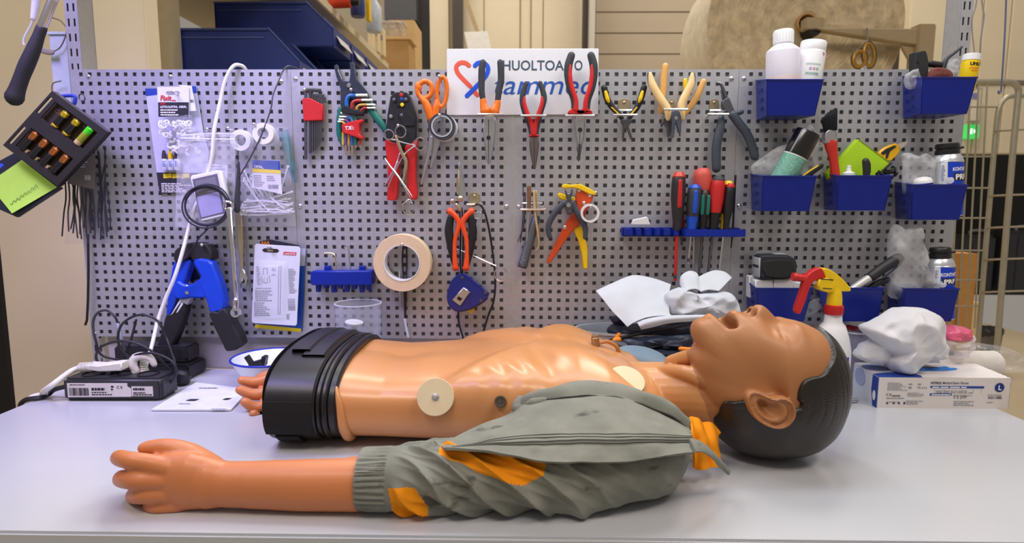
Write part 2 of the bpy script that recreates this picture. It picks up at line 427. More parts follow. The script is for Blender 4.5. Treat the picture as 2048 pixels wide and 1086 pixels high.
# ---- head: profile radius round a centre line, swept sideways
HC = Vector((.347, -.40, .103)); HY = -.40
prof_px = [(1398, 692), (1386, 676), (1383, 662), (1386, 649), (1393, 641), (1405, 637), (1414, 637), (1422, 631), (1430, 628), (1440, 630), (1452, 632), (1464, 630), (1471, 626), (1480, 625), (1488, 627), (1497, 627),
           (1501, 620), (1506, 613), (1513, 609.5), (1521, 609), (1528, 612), (1536, 619), (1546, 630), (1554, 638), (1562, 643), (1571, 642.5), (1582, 641), (1594, 642), (1606, 646), (1620, 652), (1636, 661)]
nose_cut = [(1497, 627), (1510, 630), (1528, 635), (1545, 641), (1562, 644)]
def prof(px):
    P = [(at(x, y, HY).x, at(x, y, HY).z) for x, y in px]
    P += [(.432, .168), (.444, .145), (.4505, .118), (.451, .095), (.446, .066), (.434, .038), (.412, .018), (.385, .009), (.357, .0065), (.33, .009), (.303, .018), (.282, .035), (.267, .058), (.256, .085), (.247, .115), (.240, .145)]
    th = []; r = []
    for x, z in P:
        d = Vector((x-HC.x, 0, z-HC.z)); th.append(math.atan2(d.z, d.x)); r.append(d.length)
    o = np.argsort(th); return np.array(th)[o], np.array(r)[o]
TH1, R1 = prof(prof_px)
TH0, R0 = prof([p for p in prof_px if not 1497 < p[0] < 1562]+nose_cut[1:-1])
def pr(t, TH, R): return float(np.interp(t, TH, R, period=2*PI))
def smr(t, TH, R, w=.03): return sum(pr(t+k*w/2, TH, R)*q for k, q in ((-2, .1), (-1, .22), (0, .36), (1, .22), (2, .1)))
UX = {k: at(x, y, HY).x for k, (x, y) in dict(lip=(1443, 640), eye=(1535, 680), brow=(1588, 650), nose=(1513, 615), nostril=(1505, 626), cheek=(1520, 700)).items()}
def head_pt(t, phi, off=0.0):
    cp, sp = math.cos(phi), math.sin(phi)
    face = max(0., math.sin(t)); dn = max(0., -math.cos(t))
    hw = .0765-.010*face*dn*1.6-.006*dn
    s = hw*math.copysign(abs(sp)**.86, sp); cc = abs(cp)**.80
    r0 = smr(t, TH0, R0)
    if math.sin(t) > -.2:
        rs = sum(pr(t+k*.075, TH0, R0) for k in range(-4, 5))/9; r0 = rs+(r0-rs)*math.exp(-(s/.030)**2)
    rn = smr(t, TH1, R1, .012); r = r0*cc
    X = HC.x+r*math.cos(t); a = abs(s)
    wn = ip(X, [UX['nostril']-.012, UX['nostril'], UX['nose']+.012, UX['nose']+.030, UX['nose']+.045], [.0205, .0205, .0135, .0085, .011])
    nose = max(0, rn-r0)*math.exp(-(a/wn)**3) if face > .3 else 0
    if face > .3:
        up = face
        r += nose
        r += .0045*math.exp(-((X-UX['nostril']-.004)/.007)**2-((a-.0155)/.0048)**2)            # nose wings
        r -= .015*math.exp(-((X-UX['nostril']+.001)/.0042)**2-((a-.0085)/.0042)**2)            # nostrils
        r -= .032*math.exp(-((X-UX['lip']-.10*max(0,a-.012))/(.0094-.12*max(0,a-.016)))**4-(a/.0285)**6)                           # open mouth
        r += .004*math.exp(-((X-UX['lip']-.018)/.006)**2-(a/.022)**2)+.004*math.exp(-((X-UX['lip']+.016)/.006)**2-(a/.02)**2)
        r -= .0125*math.exp(-((X-UX['eye']+.002)/.017)**2-((a-.040)/.019)**2)               # eye sockets
        r += .0075*math.exp(-((X-UX['eye']+.001)/.0080)**2-((a-.041)/.0125)**2)              # closed lids
        r -= .0042*math.exp(-((X-UX['eye']-.001+.12*(a-.041))/.0021)**2-((a-.041)/.0115)**4)     # lid line
        r += .0055*math.exp(-((X-UX['eye']-.024)/.010)**2-((a-.036)/.018)**2)                   # brow
        r += .0040*math.exp(-((X-UX['cheek'])/.022)**2-((a-.052)/.016)**2)
        r -= .0025*math.exp(-((X-UX['lip']-.004)/.012)**2-((a-.031)/.006)**2)
    r += off*max(cc, .0)
    return Vector((HC.x+r*math.cos(t), HC.y+s+off*abs(sp)**1.5*(1 if sp > 0 else -1), HC.z+r*math.sin(t)))
def head(mb, nt=240, nphi=120):
    P = []
    for j in range(nphi+1):
        phi = -PI/2+PI*j/nphi*.998+.001*PI
        P.append([head_pt(-PI+2*PI*i/nt, phi) for i in range(nt)])
    mb.grid(P, cv=True); n = nt; o = len(mb.v)-(nphi+1)*nt
    mb.f.append([o+i for i in range(nt)]); mb.f.append([o+nphi*nt+i for i in reversed(range(nt))]); mb.m += [0, 0]
# hair region in the side view (x, z of the picture points on the near side plane)
hp = [(1622, 650), (1640, 668), (1650, 690), (1653, 712), (1646, 730), (1630, 743), (1606, 747), (1590, 755), (1582, 770), (1580, 786), (1584, 800), (1560, 812), (1520, 805), (1497, 800), (1490, 794),
      (1470, 800), (1450, 806), (1446, 830), (1440, 850)]
HP = [(at(x, y, -.455).x, at(x, y, -.455).z) for x, y in hp[4:]]
HP = [(at(x, y, yy).x, at(x, y, yy).z) for (x, y), yy in zip(hp[:4], (-.40, -.415, -.43, -.445))]+HP
HP = [(p.x, p.y) for p in cr([Vector((q[0], q[1], 0)) for q in HP], 4)]+[(.262, .02), (.262, -.06), (.54, -.06), (.54, .30), (.40, .30), (HP[0][0]-.004, .26)]
HPa = np.array(HP)
def hair_sd(x, z):
    ax, az = HPa[:, 0], HPa[:, 1]; bx, bz = np.roll(ax, -1), np.roll(az, -1)
    dx, dz = bx-ax, bz-az; t = np.clip(((x-ax)*dx+(z-az)*dz)/(dx*dx+dz*dz+1e-12), 0, 1)
    d = np.sqrt(((ax+t*dx-x)**2+(az+t*dz-z)**2)).min()
    c = ((az > z) != (bz > z)) & (x < (bx-ax)*(z-az)/(bz-az+1e-12)+ax)
    return d if c.sum() % 2 else -d
GRV = [[(1640, 690), (1668, 740), (1676, 800), (1668, 850)], [(1655, 700), (1684, 760), (1688, 810), (1676, 850)], [(1655, 760), (1655, 815), (1640, 850)], [(1630, 760), (1634, 810), (1616, 850)], [(1600, 770), (1606, 810), (1592, 842)], [(1667, 690), (1690, 740), (1694, 790)]]
GRV = [np.array([tuple(p.xz) for p in cr([at(x, y, -.46) for x, y in g], 10)]) for g in GRV]
def hair(mb, nt=300, nphi=150):
    P = []
    for j in range(nphi+1):
        phi = -PI/2+PI*j/nphi*.998+.001*PI; row = []
        for i in range(nt):
            t = -PI+2*PI*i/nt; p = head_pt(t, phi); d = hair_sd(p.x, p.z)
            o = -.005+.0105*sm((d+.0016)/.0032)
            if d > .002 and abs(phi) > .3:
                for g in GRV:
                    q = np.hypot(g[:, 0]-p.x, g[:, 1]-p.z); k = q.argmin(); f = k/(len(q)-1)
                    if q[k] < .004: o -= .0016*math.exp(-(q[k]/.0011)**2)*math.sin(PI*min(max(f, .02), .98))
            row.append(head_pt(t, phi, o))
        P.append(row)
    mb.grid(P, cv=True); o = len(mb.v)-(nphi+1)*nt
    mb.f.append([o+i for i in range(nt)]); mb.f.append([o+nphi*nt+i for i in reversed(range(nt))]); mb.m += [0, 0]
    for v in range(o, len(mb.v)):
        x, y, z = mb.v[v]; mb.v[v] = (x, y, max(z, .0012))
# ---- ear
EC = (1536, 817)
ear_px = [(1497, 787), (1492, 800), (1498, 822), (1511, 839), (1530, 851), (1552, 856), (1572, 849), (1585, 832), (1587, 815), (1580, 799), (1565, 792), (1547, 795), (1530, 790), (1512, 784)]
def ear(mb, side=-1):
    oc = cr([at(x, y, -.482) for x, y in ear_px], 6, True); c = at(*EC, -.482); n = len(oc); P = []
    rings = [0, .12, .25, .38, .5, .6, .68, .76, .84, .9, .95, .985, 1.0]
    for r in rings:
        row = []
        for i, q in enumerate(oc):
            a = i/n; p = c+(q-c)*r
            attach = math.exp(-((a-.93)/.10)**2)+math.exp(-((a+.07)/.10)**2)       # joined to the cheek at its front edge
            rim = math.exp(-((r-.90)/.07)**2); anti = math.exp(-((r-.55)/.12)**2)*(.35+.65*sm(math.sin(2*PI*(a-.08))*.5+.5)); conc = math.exp(-(r/.42)**2); sca = math.exp(-((r-.74)/.06)**2)
            h = .003+.0062*rim*(1-.8*attach)+.0062*anti-.013*conc-.0030*sca-.007*sm((r-.95)/.05)+.007*(q.x-c.x)/.03*.6-.003*attach
            row.append(Vector((p.x, p.y-h, p.z)))
        P.append(row)
    P.append([Vector((q.x, q.y+.012, q.z)) for q in [c+(q-c)*.86 for q in oc]]); P.append([Vector((q.x, q.y+.03, q.z)) for q in [c+(q-c)*.6 for q in oc]])
    if side > 0: P = [[Vector((q.x, 2*HY-q.y, q.z)) for q in r] for r in P]
    o = len(mb.v); mb.grid(P, cv=True); mb.f.append([len(mb.v)-n+i for i in range(n)]); mb.m.append(0)
# ---- limbs
def hand_near(mb):
    y0 = -.566
    g = lambda x, y, d=0.0: at(x, y, y0+d)
    wrist = g(445, 968, .004); 
    # palm: flattened loft from wrist to knuckles
    sec = [((720, 969), .0305, .92), ((600, 970), .0295, .92), ((500, 969), .027, .9), ((452, 968), .0265, .85), ((420, 966), .0305, .72), ((380, 962), .0345, .60), ((345, 962), .0345, .50), ((318, 968), .030, .44), ((305, 972), .024, .40)]
    for (a, ra, fa), (b_, rb, fb) in zip(sec[:-1], sec[1:]):
        pa, pb = g(*a), g(*b_); mb.tube([pa, pa.lerp(pb, .5), pb], [ra, (ra+rb)/2, rb], 44, flat=((0, 1, 0), (fa+fb)/2))
    fing = [([(350, 938, -.004), (305, 928, -.008), (256, 920, -.010), (238, 915, .012), (248, 913, .032)], [.0122, .0112, .0100, .0093, .0075]),
            ([(350, 962, -.006), (305, 960, -.012), (264, 960, -.014), (244, 957, .008), (258, 958, .032)], [.0122, .0115, .0108, .0102, .0080]),
            ([(345, 984, -.006), (318, 986, -.010), (284, 989, -.010), (270, 990, .012), (284, 990, .03)], [.0125, .0118, .0110, .0102, .008]),
            ([(360, 1006, -.004), (338, 1010, -.006), (310, 1014, -.006), (300, 1015, .012), (312, 1015, .028)], [.0115, .0105, .0098, .0092, .0075]),
            ([(425, 938, .010), (380, 910, .014), (338, 896, .014), (304, 895, .012), (288, 896, .010)], [.0155, .0140, .0112, .0092, .0070])]
    for P, R in fing:
        mb.tube(cr([g(*p) for p in P], 5), R, 14)
def arms(mb):
    g = lambda x, y, yy: at(x, y, yy)
    mb.tube(cr([g(700, 969, -.562), (-.12, -.552, .037), (-.02, -.535, .044), (.06, -.49, .050), (.12, -.44, .058)], 5), [.031, .031, .033, .036, .042], 36)
    mb.tube(cr([(.13, -.17, .06), (.05, -.130, .05), (-.05, -.115, .04), (-.20, -.122, .034), (-.30, -.13, .030), (-.352, -.175, .033)], 5), [.045, .036, .034, .032, .028, .026], 16)
    # far hand, seen beyond the hip band
    mb.tube([(-.345, -.155, .034), (-.385, -.19, .036), (-.412, -.212, .036)], [.026, .032, .026], 18, flat=((.75, -.65, 0), .55))
    for P, R in (([(-.395, -.185, .060), g(520, 763, -.205), g(484, 761, -.215)], [.0115, .0105, .008]), ([(-.40, -.195, .047), g(520, 788, -.222), g(481, 780, -.232)], [.012, .011, .0085]),
                 ([(-.40, -.21, .034), g(522, 814, -.238), g(490, 804, -.25)], [.0115, .0105, .008]), ([(-.39, -.22, .018), g(528, 836, -.25), g(507, 828, -.262)], [.010, .009, .0075]),
                 ([(-.36, -.16, .055), (-.375, -.155, .068), g(520, 755, -.17)], [.012, .010, .008])):
        mb.tube(cr(P, 6), R, 12)
    # neck with its side muscles
    mb.tube(cr([(.13, -.318, .062), (.18, -.336, .066), (.23, -.36, .074), (.29, -.388, .082)], 6), [.060, .054, .052, .056], 28, flat=((0, 0, 1), .92))
    mb.tube(cr([at(1300, 742, -.345), at(1370, 745, -.40), at(1450, 780, -.435), at(1490, 800, -.45)], 5), [.007, .011, .014, .014], 12)
    mb.tube(cr([at(1295, 748, -.35), at(1340, 765, -.38), at(1400, 790, -.405)], 5), [.009, .016, .018], 12)
    mb.tube(cr([at(1340, 722, -.36), at(1385, 712, -.385), at(1420, 715, -.40)], 5), [.008, .011, .014], 16)
bod = MB(); torso(bod); head(bod); ear(bod, -1); ear(bod, 1); arms(bod); hand_near(bod)
tmp = mesh_ob('tmp', bod, sk_t)
md = tmp.modifiers.new('r', 'REMESH'); md.mode = 'VOXEL'; md.voxel_size = .0019; md.use_smooth_shade = True
md = tmp.modifiers.new('s', 'SMOOTH'); md.factor = .5; md.iterations = 3
me = bpy.data.meshes.new_from_object(tmp.evaluated_get(bpy.context.evaluated_depsgraph_get())); bpy.data.objects.remove(tmp)
N = len(me.vertices); co = np.empty(N*3, np.float32); me.vertices.foreach_get('co', co); co = co.reshape(-1, 3); co[:, 2] = np.maximum(co[:, 2], .0008)
nm_ = np.empty(N*3, np.float32); me.vertices.foreach_get('normal', nm_); nm_ = nm_.reshape(-1, 3)
NOS = [np.array((at(1505, 627, HY-.0115).x, HY+s_*.0115, at(1505, 627, HY-.0115).z)) for s_ in (-1, 1)]
for q in NOS:
    dq = np.linalg.norm(co-q, axis=1); kq = np.clip(1-(dq/.0060)**2, 0, 1); co += (kq[:, None]*np.array((.0085, 0, -.0045))).astype(np.float32)
me.vertices.foreach_set('co', co.ravel())
cen = np.empty(len(me.polygons)*3, np.float32); me.polygons.foreach_get('center', cen); cen = cen.reshape(-1, 3)
mi = np.zeros(len(me.polygons), np.int32)
mi[(cen[:, 1] < -.47) & (cen[:, 0] < .1) | (cen[:, 1] > -.095) | ((cen[:, 0] < -.368) & (cen[:, 1] > -.3))] = 2
seam = .196-.25*np.abs(cen[:, 1]+.34)
hx, hz_ = cen[:, 0]-HC.x, cen[:, 2]-HC.z; hr = np.hypot(hx, hz_); ht = np.arctan2(hz_, hx)
mi[(hr < np.interp(ht, TH1, R1, period=2*PI)+.0028) & (np.abs(cen[:, 1]-HY) < .105)] = 1
lipx = UX['lip']; inm = (np.abs(cen[:, 0]-lipx) < .0098) & (np.abs(cen[:, 1]-HY) < .028) & (cen[:, 2] > .15) & (cen[:, 2] < .1885)
mi[inm] = 3
for q in NOS: mi[np.linalg.norm(cen-(q+np.array((.0045, 0, -.0022))), axis=1) < .0046] = 3  # shade inside the nostrils put into the dark face colour
for m_ in (sk_t, sk_h, sk_a, mouthm): pass
me.materials.clear()
for m_ in (sk_t, sk_h, sk_a, mouthm): me.materials.append(m_)
me.polygons.foreach_set('material_index', mi); me.shade_smooth(); me.name = 'body'
MAN = T('training_mannequin', 'resuscitation training mannequin with bare tan torso and dark hair, lying face up', 'mannequin')
o = bpy.data.objects.new('body', me); COL.objects.link(o); MAN.o.append((o, None)); o['label'] = 'tan vinyl body with open mouth and closed eyes'
b = MB(); hair(b); MAN.p('hair', b, hairm, 'smooth dark brown moulded hair', ang=60)
# ---- hip band
def band(X0_, X1_, o0, o1, a0=0, a1=2*PI, na=120, zmin=.001, nx=4, rnd=.003):
    P = []
    prof_ = [(X0_, o0), (X0_, o1-rnd), (X0_+rnd, o1)]+[(X0_+(X1_-X0_)*k/nx, o1) for k in range(1, nx)]+[(X1_-rnd, o1), (X1_, o1-rnd), (X1_, o0)]
    for X, off in prof_:
        hw, zt, Yc = tor_dim(X); row = []
        for k in range(na+1):
            a = a0+(a1-a0)*k/na; c, s = math.cos(a), math.sin(a); n = 2.45
            row.append((X, Yc+(hw+off)*math.copysign(abs(c)**(2/n), c), max(zmin, zt/2+(zt/2+off)*math.copysign(abs(s)**(2/n), s))))
        P.append(row)
    m = MB(); m.grid(P); return m
bandm = M('black_band', (30, 30, 33), .36, bump=.04, bs=500); velm = M('black_velcro', (12, 12, 13), .85, bump=.4, bs=1500)
hb = MAN.p('hip_band', band(-.366, -.292, 0, .010), bandm, 'broad black band round the hips')
MAN.p('band_rib', band(-.292, -.283, 0, .0065), bandm, sub=hb); MAN.p('band_rib', band(-.283, -.275, 0, .0085), bandm, sub=hb); MAN.p('band_rib', band(-.275, -.262, -.001, .0065), bandm, sub=hb)
MAN.p('end_plate', (lambda m: (m.grid([[(-.3655, tor_dim(-.365)[2]+tor_dim(-.365)[0]*r*math.copysign(abs(math.cos(a))**.7, math.cos(a)), .068+.0635*r*math.copysign(abs(math.sin(a))**.7, math.sin(a))) for a in [2*PI*k/60 for k in range(61)]] for r in (0, .5, 1.05)]), m)[1])(MB()), bandm, sub=hb)
MAN.p('strap', band(-.352, -.322, .010, .0165, .22*PI, .63*PI), bandm, sub=hb)
MAN.p('strap', band(-.333, -.296, .010, .0135, .33*PI, .66*PI), bandm, sub=hb)
def nearpatch(X0_, X1_, z0, z1, off, th):    # patch on the near flank of the band
    P = []
    for X in np.linspace(X0_, X1_, 6):
        hw, zt, Yc = tor_dim(X); row = []
        for z in np.linspace(z0, z1, 8):
            s = (z-zt/2)/(zt/2+off); c = (1-abs(s)**2.45)**(1/2.45) if abs(s) < 1 else 0; row.append((X, Yc-(hw+off+th)*c, z))
        P.append(row)
    m = MB(); m.grid(P, thick=-.004); return m
MAN.p('velcro_patch', nearpatch(-.363, -.294, .030, .078, .0102, .0008), velm, 'matt black velcro patch', sub=hb)
MAN.p('buckle_slot', nearpatch(-.352, -.318, .008, .026, .0103, .0003), velm, sub=hb)
# rolled hem of the torso skin beside the band
b = MB(); P = []
for k in range(60):
    a = PI*(.86+.62*k/59); hw, zt, Yc = tor_dim(-.262); c, s = math.cos(a), math.sin(a)
    P.append((-.264+.012*math.sin(PI*k/59), Yc+(hw+.001)*math.copysign(abs(c)**.68, c), max(.0098, zt/2+(zt/2)*math.copysign(abs(s)**.68, s))))
b.tube(P, [.002, .006, .0085, .0085, .006], 10); MAN.p('skin_hem', b, sk_t)
# ---- electrodes and buttons on the near flank
def on_flank(px, py, y0):
    best = None
    r = ray(px, py)
    for i in range(400):
        y = -.50+.0006*i; p = at(px, py, y); hw, zt, Yc = tor_dim(p.x)
        s = abs((p.z-zt/2)/(zt/2))**3+abs((p.y-Yc)/hw)**3
        if s < 1: return p
    return at(px, py, y0)
def flank_frame(p):
    hw, zt, Yc = tor_dim(p.x); v = Vector((0, math.copysign(abs((p.y-Yc)/hw)**2, p.y-Yc)/hw, math.copysign(abs((p.z-zt/2)/(zt/2))**2, p.z-zt/2)/(zt/2))); return v.normalized()
p = on_flank(873, 795, -.41); nrm = (flank_frame(p)+Vector((0, -.2, .1))).normalized()
elec = M('electrode_cream', (224, 206, 168), .5, var=.02)
p = p+nrm*.0072
b = MB(); b.lathe([(0, -.006), (.0255, -.006), (.0262, .001), (.0255, .0025), (0, .0025)], p+nrm*.001, nrm, 40); e = MAN.p('electrode_disc', b, elec, 'cream round electrode disc with a metal snap')
b = MB(); b.lathe([(.0052, .002), (.0052, .0035), (.0032, .0038), (.0028, .006), (.0018, .0072), (0, .0072)], p+nrm*.001, nrm, 20); MAN.p('snap_stud', b, steel, sub=e)
p = on_flank(1001, 803, -.41); nrm = (flank_frame(p)+Vector((0, -.1, .1))).normalized()
b = MB(); b.lathe([(.0078, -.003), (.0082, .004), (.0074, .0062), (.0062, .0062), (.0058, .0035), (.0030, .0033), (.0026, .0045), (0, .0045)], p, nrm, 28); MAN.p('contact_socket', b, M('aged_steel', (120, 112, 104), .4, .9), 'round metal contact socket on the flank')
p = on_flank(1254, 768, -.44)+Vector((0, .004, .004)); b = MB(); b.lathe([(0, -.006), (.0255, -.006), (.026, .0005), (.025, .002), (0, .003)], p, (.15, -.6, 1), 36); MAN.p('electrode_disc', b, elec)
# small tap and tube on the chest
p = tb(1192, 688, .134); b = MB(); b.cyl(p-Z_*.006, p+Vector((-.002, 0, .011)), .0065, 16, bev=.001); b.cyl(p+Vector((-.002, 0, .011)), p+Vector((-.002, 0, .014)), .0055, 12); MAN.p('chest_valve', b, M('aged_steel2', (170, 140, 105), .35, .6))
b = MB(); b.tube(cr([p+Vector((.006, 0, .002)), p+Vector((.02, .004, .003)), p+Vector((.034, .004, -.006)), p+Vector((.042, .01, -.03))], 6), .0032, 8); MAN.p('chest_tube', b, M('tan_tube', (190, 130, 75), .4))

# ---- the work jacket pulled down over the near arm
cloth = M('grey_work_cloth', (134, 136, 128), .85, bump=.35, bs=900, var=.13, vs=22, spec=.2)
_nt = cloth.node_tree; _b = _nt.nodes['Principled BSDF']; _src = _b.inputs['Base Color'].links[0].from_socket     # oil smudges soaked into the cloth
_n = _nt.nodes.new('ShaderNodeTexNoise'); _n.inputs['Scale'].default_value = 34; _n.inputs['Detail'].default_value = 5; _t = _nt.nodes.new('ShaderNodeTexCoord'); _mp = _nt.nodes.new('ShaderNodeMapping'); _mp.inputs['Scale'].default_value = (.6, 1, 1.6)
_nt.links.new(_t.outputs['Object'], _mp.inputs[0]); _nt.links.new(_mp.outputs[0], _n.inputs['Vector'])
_r = _nt.nodes.new('ShaderNodeMapRange'); _r.inputs['From Min'].default_value = .63; _r.inputs['From Max'].default_value = .72; _r.inputs['To Max'].default_value = .7; _nt.links.new(_n.outputs['Fac'], _r.inputs['Value'])
_m = _nt.nodes.new('ShaderNodeMixRGB'); _m.inputs[2].default_value = (*lin((58, 58, 54)), 1); _nt.links.new(_r.outputs[0], _m.inputs[0]); _nt.links.new(_src, _m.inputs[1]); _nt.links.new(_m.outputs[0], _b.inputs['Base Color'])
clotho = M('orange_work_cloth', (240, 150, 22), .8, bump=.35, bs=900, var=.06, vs=30, spec=.2)
def inpoly(x, y, P):
    c = False; n = len(P)
    for i in range(n):
        (x1, y1), (x2, y2) = P[i], P[(i+1) % n]
        if (y1 > y) != (y2 > y) and x < (x2-x1)*(y-y1)/(y2-y1)+x1: c = not c
    return c
SX = [-.187, -.150, -.10, -.05, .0, .06, .12, .165, .190, .203, .208]
SV = dict(y=[-.560, -.560, -.556, -.552, -.547, -.535, -.522, -.512, -.505, -.500, -.498], ry=[.036, .038, .042, .045, .050, .062, .067, .062, .052, .034, .004],
          z=[.035, .036, .038, .038, .041, .045, .047, .046, .044, .042, .042], rz=[.034, .035, .037, .037, .040, .044, .046, .045, .042, .032, .004])
def sleeve_pt(X, v, flat_=False):
    y, ry, z, rz = (ip(X, SX, SV[k]) for k in ('y', 'ry', 'z', 'rz'))
    # v: 0 top, pi/2 towards the camera, pi bottom
    n = 2.25; s_, c_ = math.sin(v), math.cos(v)
    py = -math.copysign(abs(s_)**(2/n), s_); pz = math.copysign(abs(c_)**(2/n), c_)
    d = 0
    if X < -.152: d += .0011*math.sin(34*v+3*noisef((X, v, 0), 18))*sm((X+.189)/.006)
    k = sm((X+.150)/.02)
    wv = noisef((X*1.0, v*.05, 1), 16)*.016
    ph = (X-.050*v+wv)/.042; f = 1-abs(math.sin(PI*ph))
    amp = ip(X, [-.15, -.12, .02, .06, .09, .13, .2], [.004, .010, .0105, .008, .0028, .0016, .001])
    d += k*amp*(f**1.6-.35)*(.5+.5*sm(s_+.6))
    ph2 = (X-.085*v+wv*1.4)/.026; d += k*amp*.22*(1-abs(math.sin(PI*ph2)))
    d += k*.003*noisef((X, v*.03, 2), 30)
    d += .012*math.exp(-((X-.075)/.035)**2-((v-2.35)/.35)**2)
    if flat_: d = 0
    if X > .19: d *= max(0, (.208-X)/.018)
    return Vector((X+.006*k*math.sin(2*v), y+py*(ry+d), max(.0015, z+pz*(rz+d*.9))))
nx, nv = 280, 190; XS = np.linspace(-.187, .208, nx); G = [[sleeve_pt(X, 2*PI*k/nv) for k in range(nv)] for X in XS]
ORA = [[(876, 903), (884, 884), (930, 888), (1000, 905), (1090, 925), (1092, 932), (1086, 950), (1050, 972), (1018, 964), (958, 946), (925, 926), (900, 920), (880, 908)], [(776, 976), (828, 976), (836, 992), (858, 1020), (838, 1034), (788, 1042)]]
parts = {'sleeve': MB(), 'cuff': MB(), 'orange_panel': MB(), 'orange_insert': MB()}; fv = {k: {} for k in parts}
def addf(key, ids):
    m, mp = parts[key], fv[key]; q = []
    for (i, k) in ids:
        if (i, k) not in mp: mp[(i, k)] = len(m.v); m.v.append(tuple(G[i][k]))
        q.append(mp[(i, k)])
    m.f.append(q); m.m.append(0)
for i in range(nx-1):
    for k in range(nv):
        v = 2*PI*(k+.5)/nv; x, y = pix(sleeve_pt((XS[i]+XS[i+1])/2, v, True)); key = 'sleeve'
        if XS[i] < -.151: key = 'cuff'
        elif v < 2.9 and inpoly(x, y, ORA[0]): key = 'orange_panel'
        elif .6 < v < 3.3 and inpoly(x, y, ORA[1]): key = 'orange_insert'
        addf(key, [(i, k), (i+1, k), (i+1, (k+1) % nv), (i, (k+1) % nv)])
jk = MAN.p('jacket', parts['sleeve'], cloth, 'grey work jacket with orange panels bunched over the near arm', ang=80)
MAN.p('cuff', parts['cuff'], cloth, sub=jk, ang=80); MAN.p('orange_panel', parts['orange_panel'], clotho, sub=jk, ang=80); MAN.p('orange_panel', parts['orange_insert'], clotho, sub=jk, ang=80)
# flap: front of the jacket thrown over arm and chest, lofted through six lines
def flank(px, py, lift_=.004):
    p = on_flank(px, py, -.45); return p+(CAM-p).normalized()*lift_
N_ = 9
c_top = [at(880, 890, -.552), at(925, 866, -.535), at(968, 846, -.51), flank(1012, 830, .012), flank(1050, 806, .012), flank(1120, 792, .02), flank(1200, 786, .022), flank(1262, 797, .02), at(1322, 820, -.465), at(1376, 850, -.47)]
c_mid = [at(884, 893, -.561), at(930, 876, -.553), at(972, 860, -.54), at(1020, 846, -.525), at(1062, 835, -.52), at(1125, 824, -.52), at(1200, 818, -.52), at(1266, 823, -.515), at(1324, 840, -.51), at(1382, 862, -.505)]
c_pl1 = [at(888, 896, -.570), at(940, 888, -.569), at(985, 878, -.566), at(1035, 872, -.565), at(1085, 869, -.566), at(1140, 868, -.568), at(1205, 867, -.568), at(1270, 868, -.566), at(1330, 869, -.560), at(1384, 870, -.552)]
c_pl2 = [at(890, 895, -.576), at(945, 890, -.578), at(992, 887, -.579), at(1042, 886, -.580), at(1090, 884, -.581), at(1145, 883, -.583), at(1208, 882, -.583), at(1272, 881, -.580), at(1332, 881, -.572), at(1386, 880, -.562)]
c_hem = [at(893, 895, -.584), at(952, 898, -.592), at(1000, 905, -.597), at(1048, 914, -.600), at(1095, 923, -.602), at(1150, 925, -.604), at(1212, 924, -.603), at(1276, 920, -.598), at(1336, 910, -.590), at(1390, 904, -.575)]
rows = [cr(c, 16) for c in (c_top, c_mid, c_pl1, c_pl2, c_hem)]
P = []
for j in range(len(rows[0])):
    col = cr([r[j] for r in rows], 10); out = []
    for i, q in enumerate(col):
        nz = .007*noisef(q, 22)+.003*noisef(q, 55)-.0009*(17 < i < 21)-.0009*(29 < i < 33); q = q+Vector((0, -.6, .5))*nz*sm(i/8)
        out.append(q)
    P.append(out)
b = MB(); b.grid(P, thick=-.003); MAN.p('front_flap', b, cloth, sub=jk, ang=70)
n_ = len(P); cols = len(P[0])
for idx in (20, 23, 29, 31):
    b = MB(); b.tube([P[j][idx]+Vector((0, -.0009, .0005)) for j in range(6, n_, 2)], .0007, 5); MAN.p('stitch_line', b, M('stitch_grey', (96, 98, 92), .9), sub=jk)
# upper edge of the flap: yoke turned back on the chest, seam below
t_up = [flank(1040, 800), flank(1046, 792), flank(1080, 780), flank(1135, 766), flank(1185, 760), flank(1235, 766), at(1285, 781, -.455), at(1335, 803, -.462), at(1378, 838, -.47)]
t_lo = [flank(1034, 832, .014), flank(1052, 812, .016), flank(1085, 803, .02), flank(1135, 796, .026), flank(1190, 792, .026), flank(1242, 798, .024), at(1290, 812, -.476), at(1338, 832, -.48), at(1380, 858, -.485)]
ru, rl = cr(t_up, 12), cr(t_lo, 12); P = []
for a, c in zip(ru, rl):
    col = []
    for i in range(10):
        f = i/9; q = a.lerp(c, f)+Vector((0, -.25, 1))*(.008*math.sin(PI*f)+.003*noisef(a.lerp(c, f), 40)); col.append(q)
    P.append(col)
b = MB(); b.grid(P, thick=-.003); MAN.p('yoke', b, cloth, sub=jk, ang=70)
b = MB(); b.tube([p[-1]+Vector((0, -.001, .001)) for p in P[2:]], .0011, 6); MAN.p('stitch_line', b, M('stitch_dark', (60, 61, 58), .9), sub=jk)
# dark gathered fold where the yoke meets the flank
b = MB(); fp = [flank(1040, 800, .006), flank(1036, 815, .01), flank(1046, 828, .014), flank(1062, 822, .014)]
b.tube(cr(fp, 6), [.006, .009, .008, .004], 10); b.tube(cr([flank(1052, 812, .012), flank(1068, 806, .02), flank(1090, 800, .02)], 6), [.004, .007, .004], 10); MAN.p('fold', b, cloth, sub=jk)
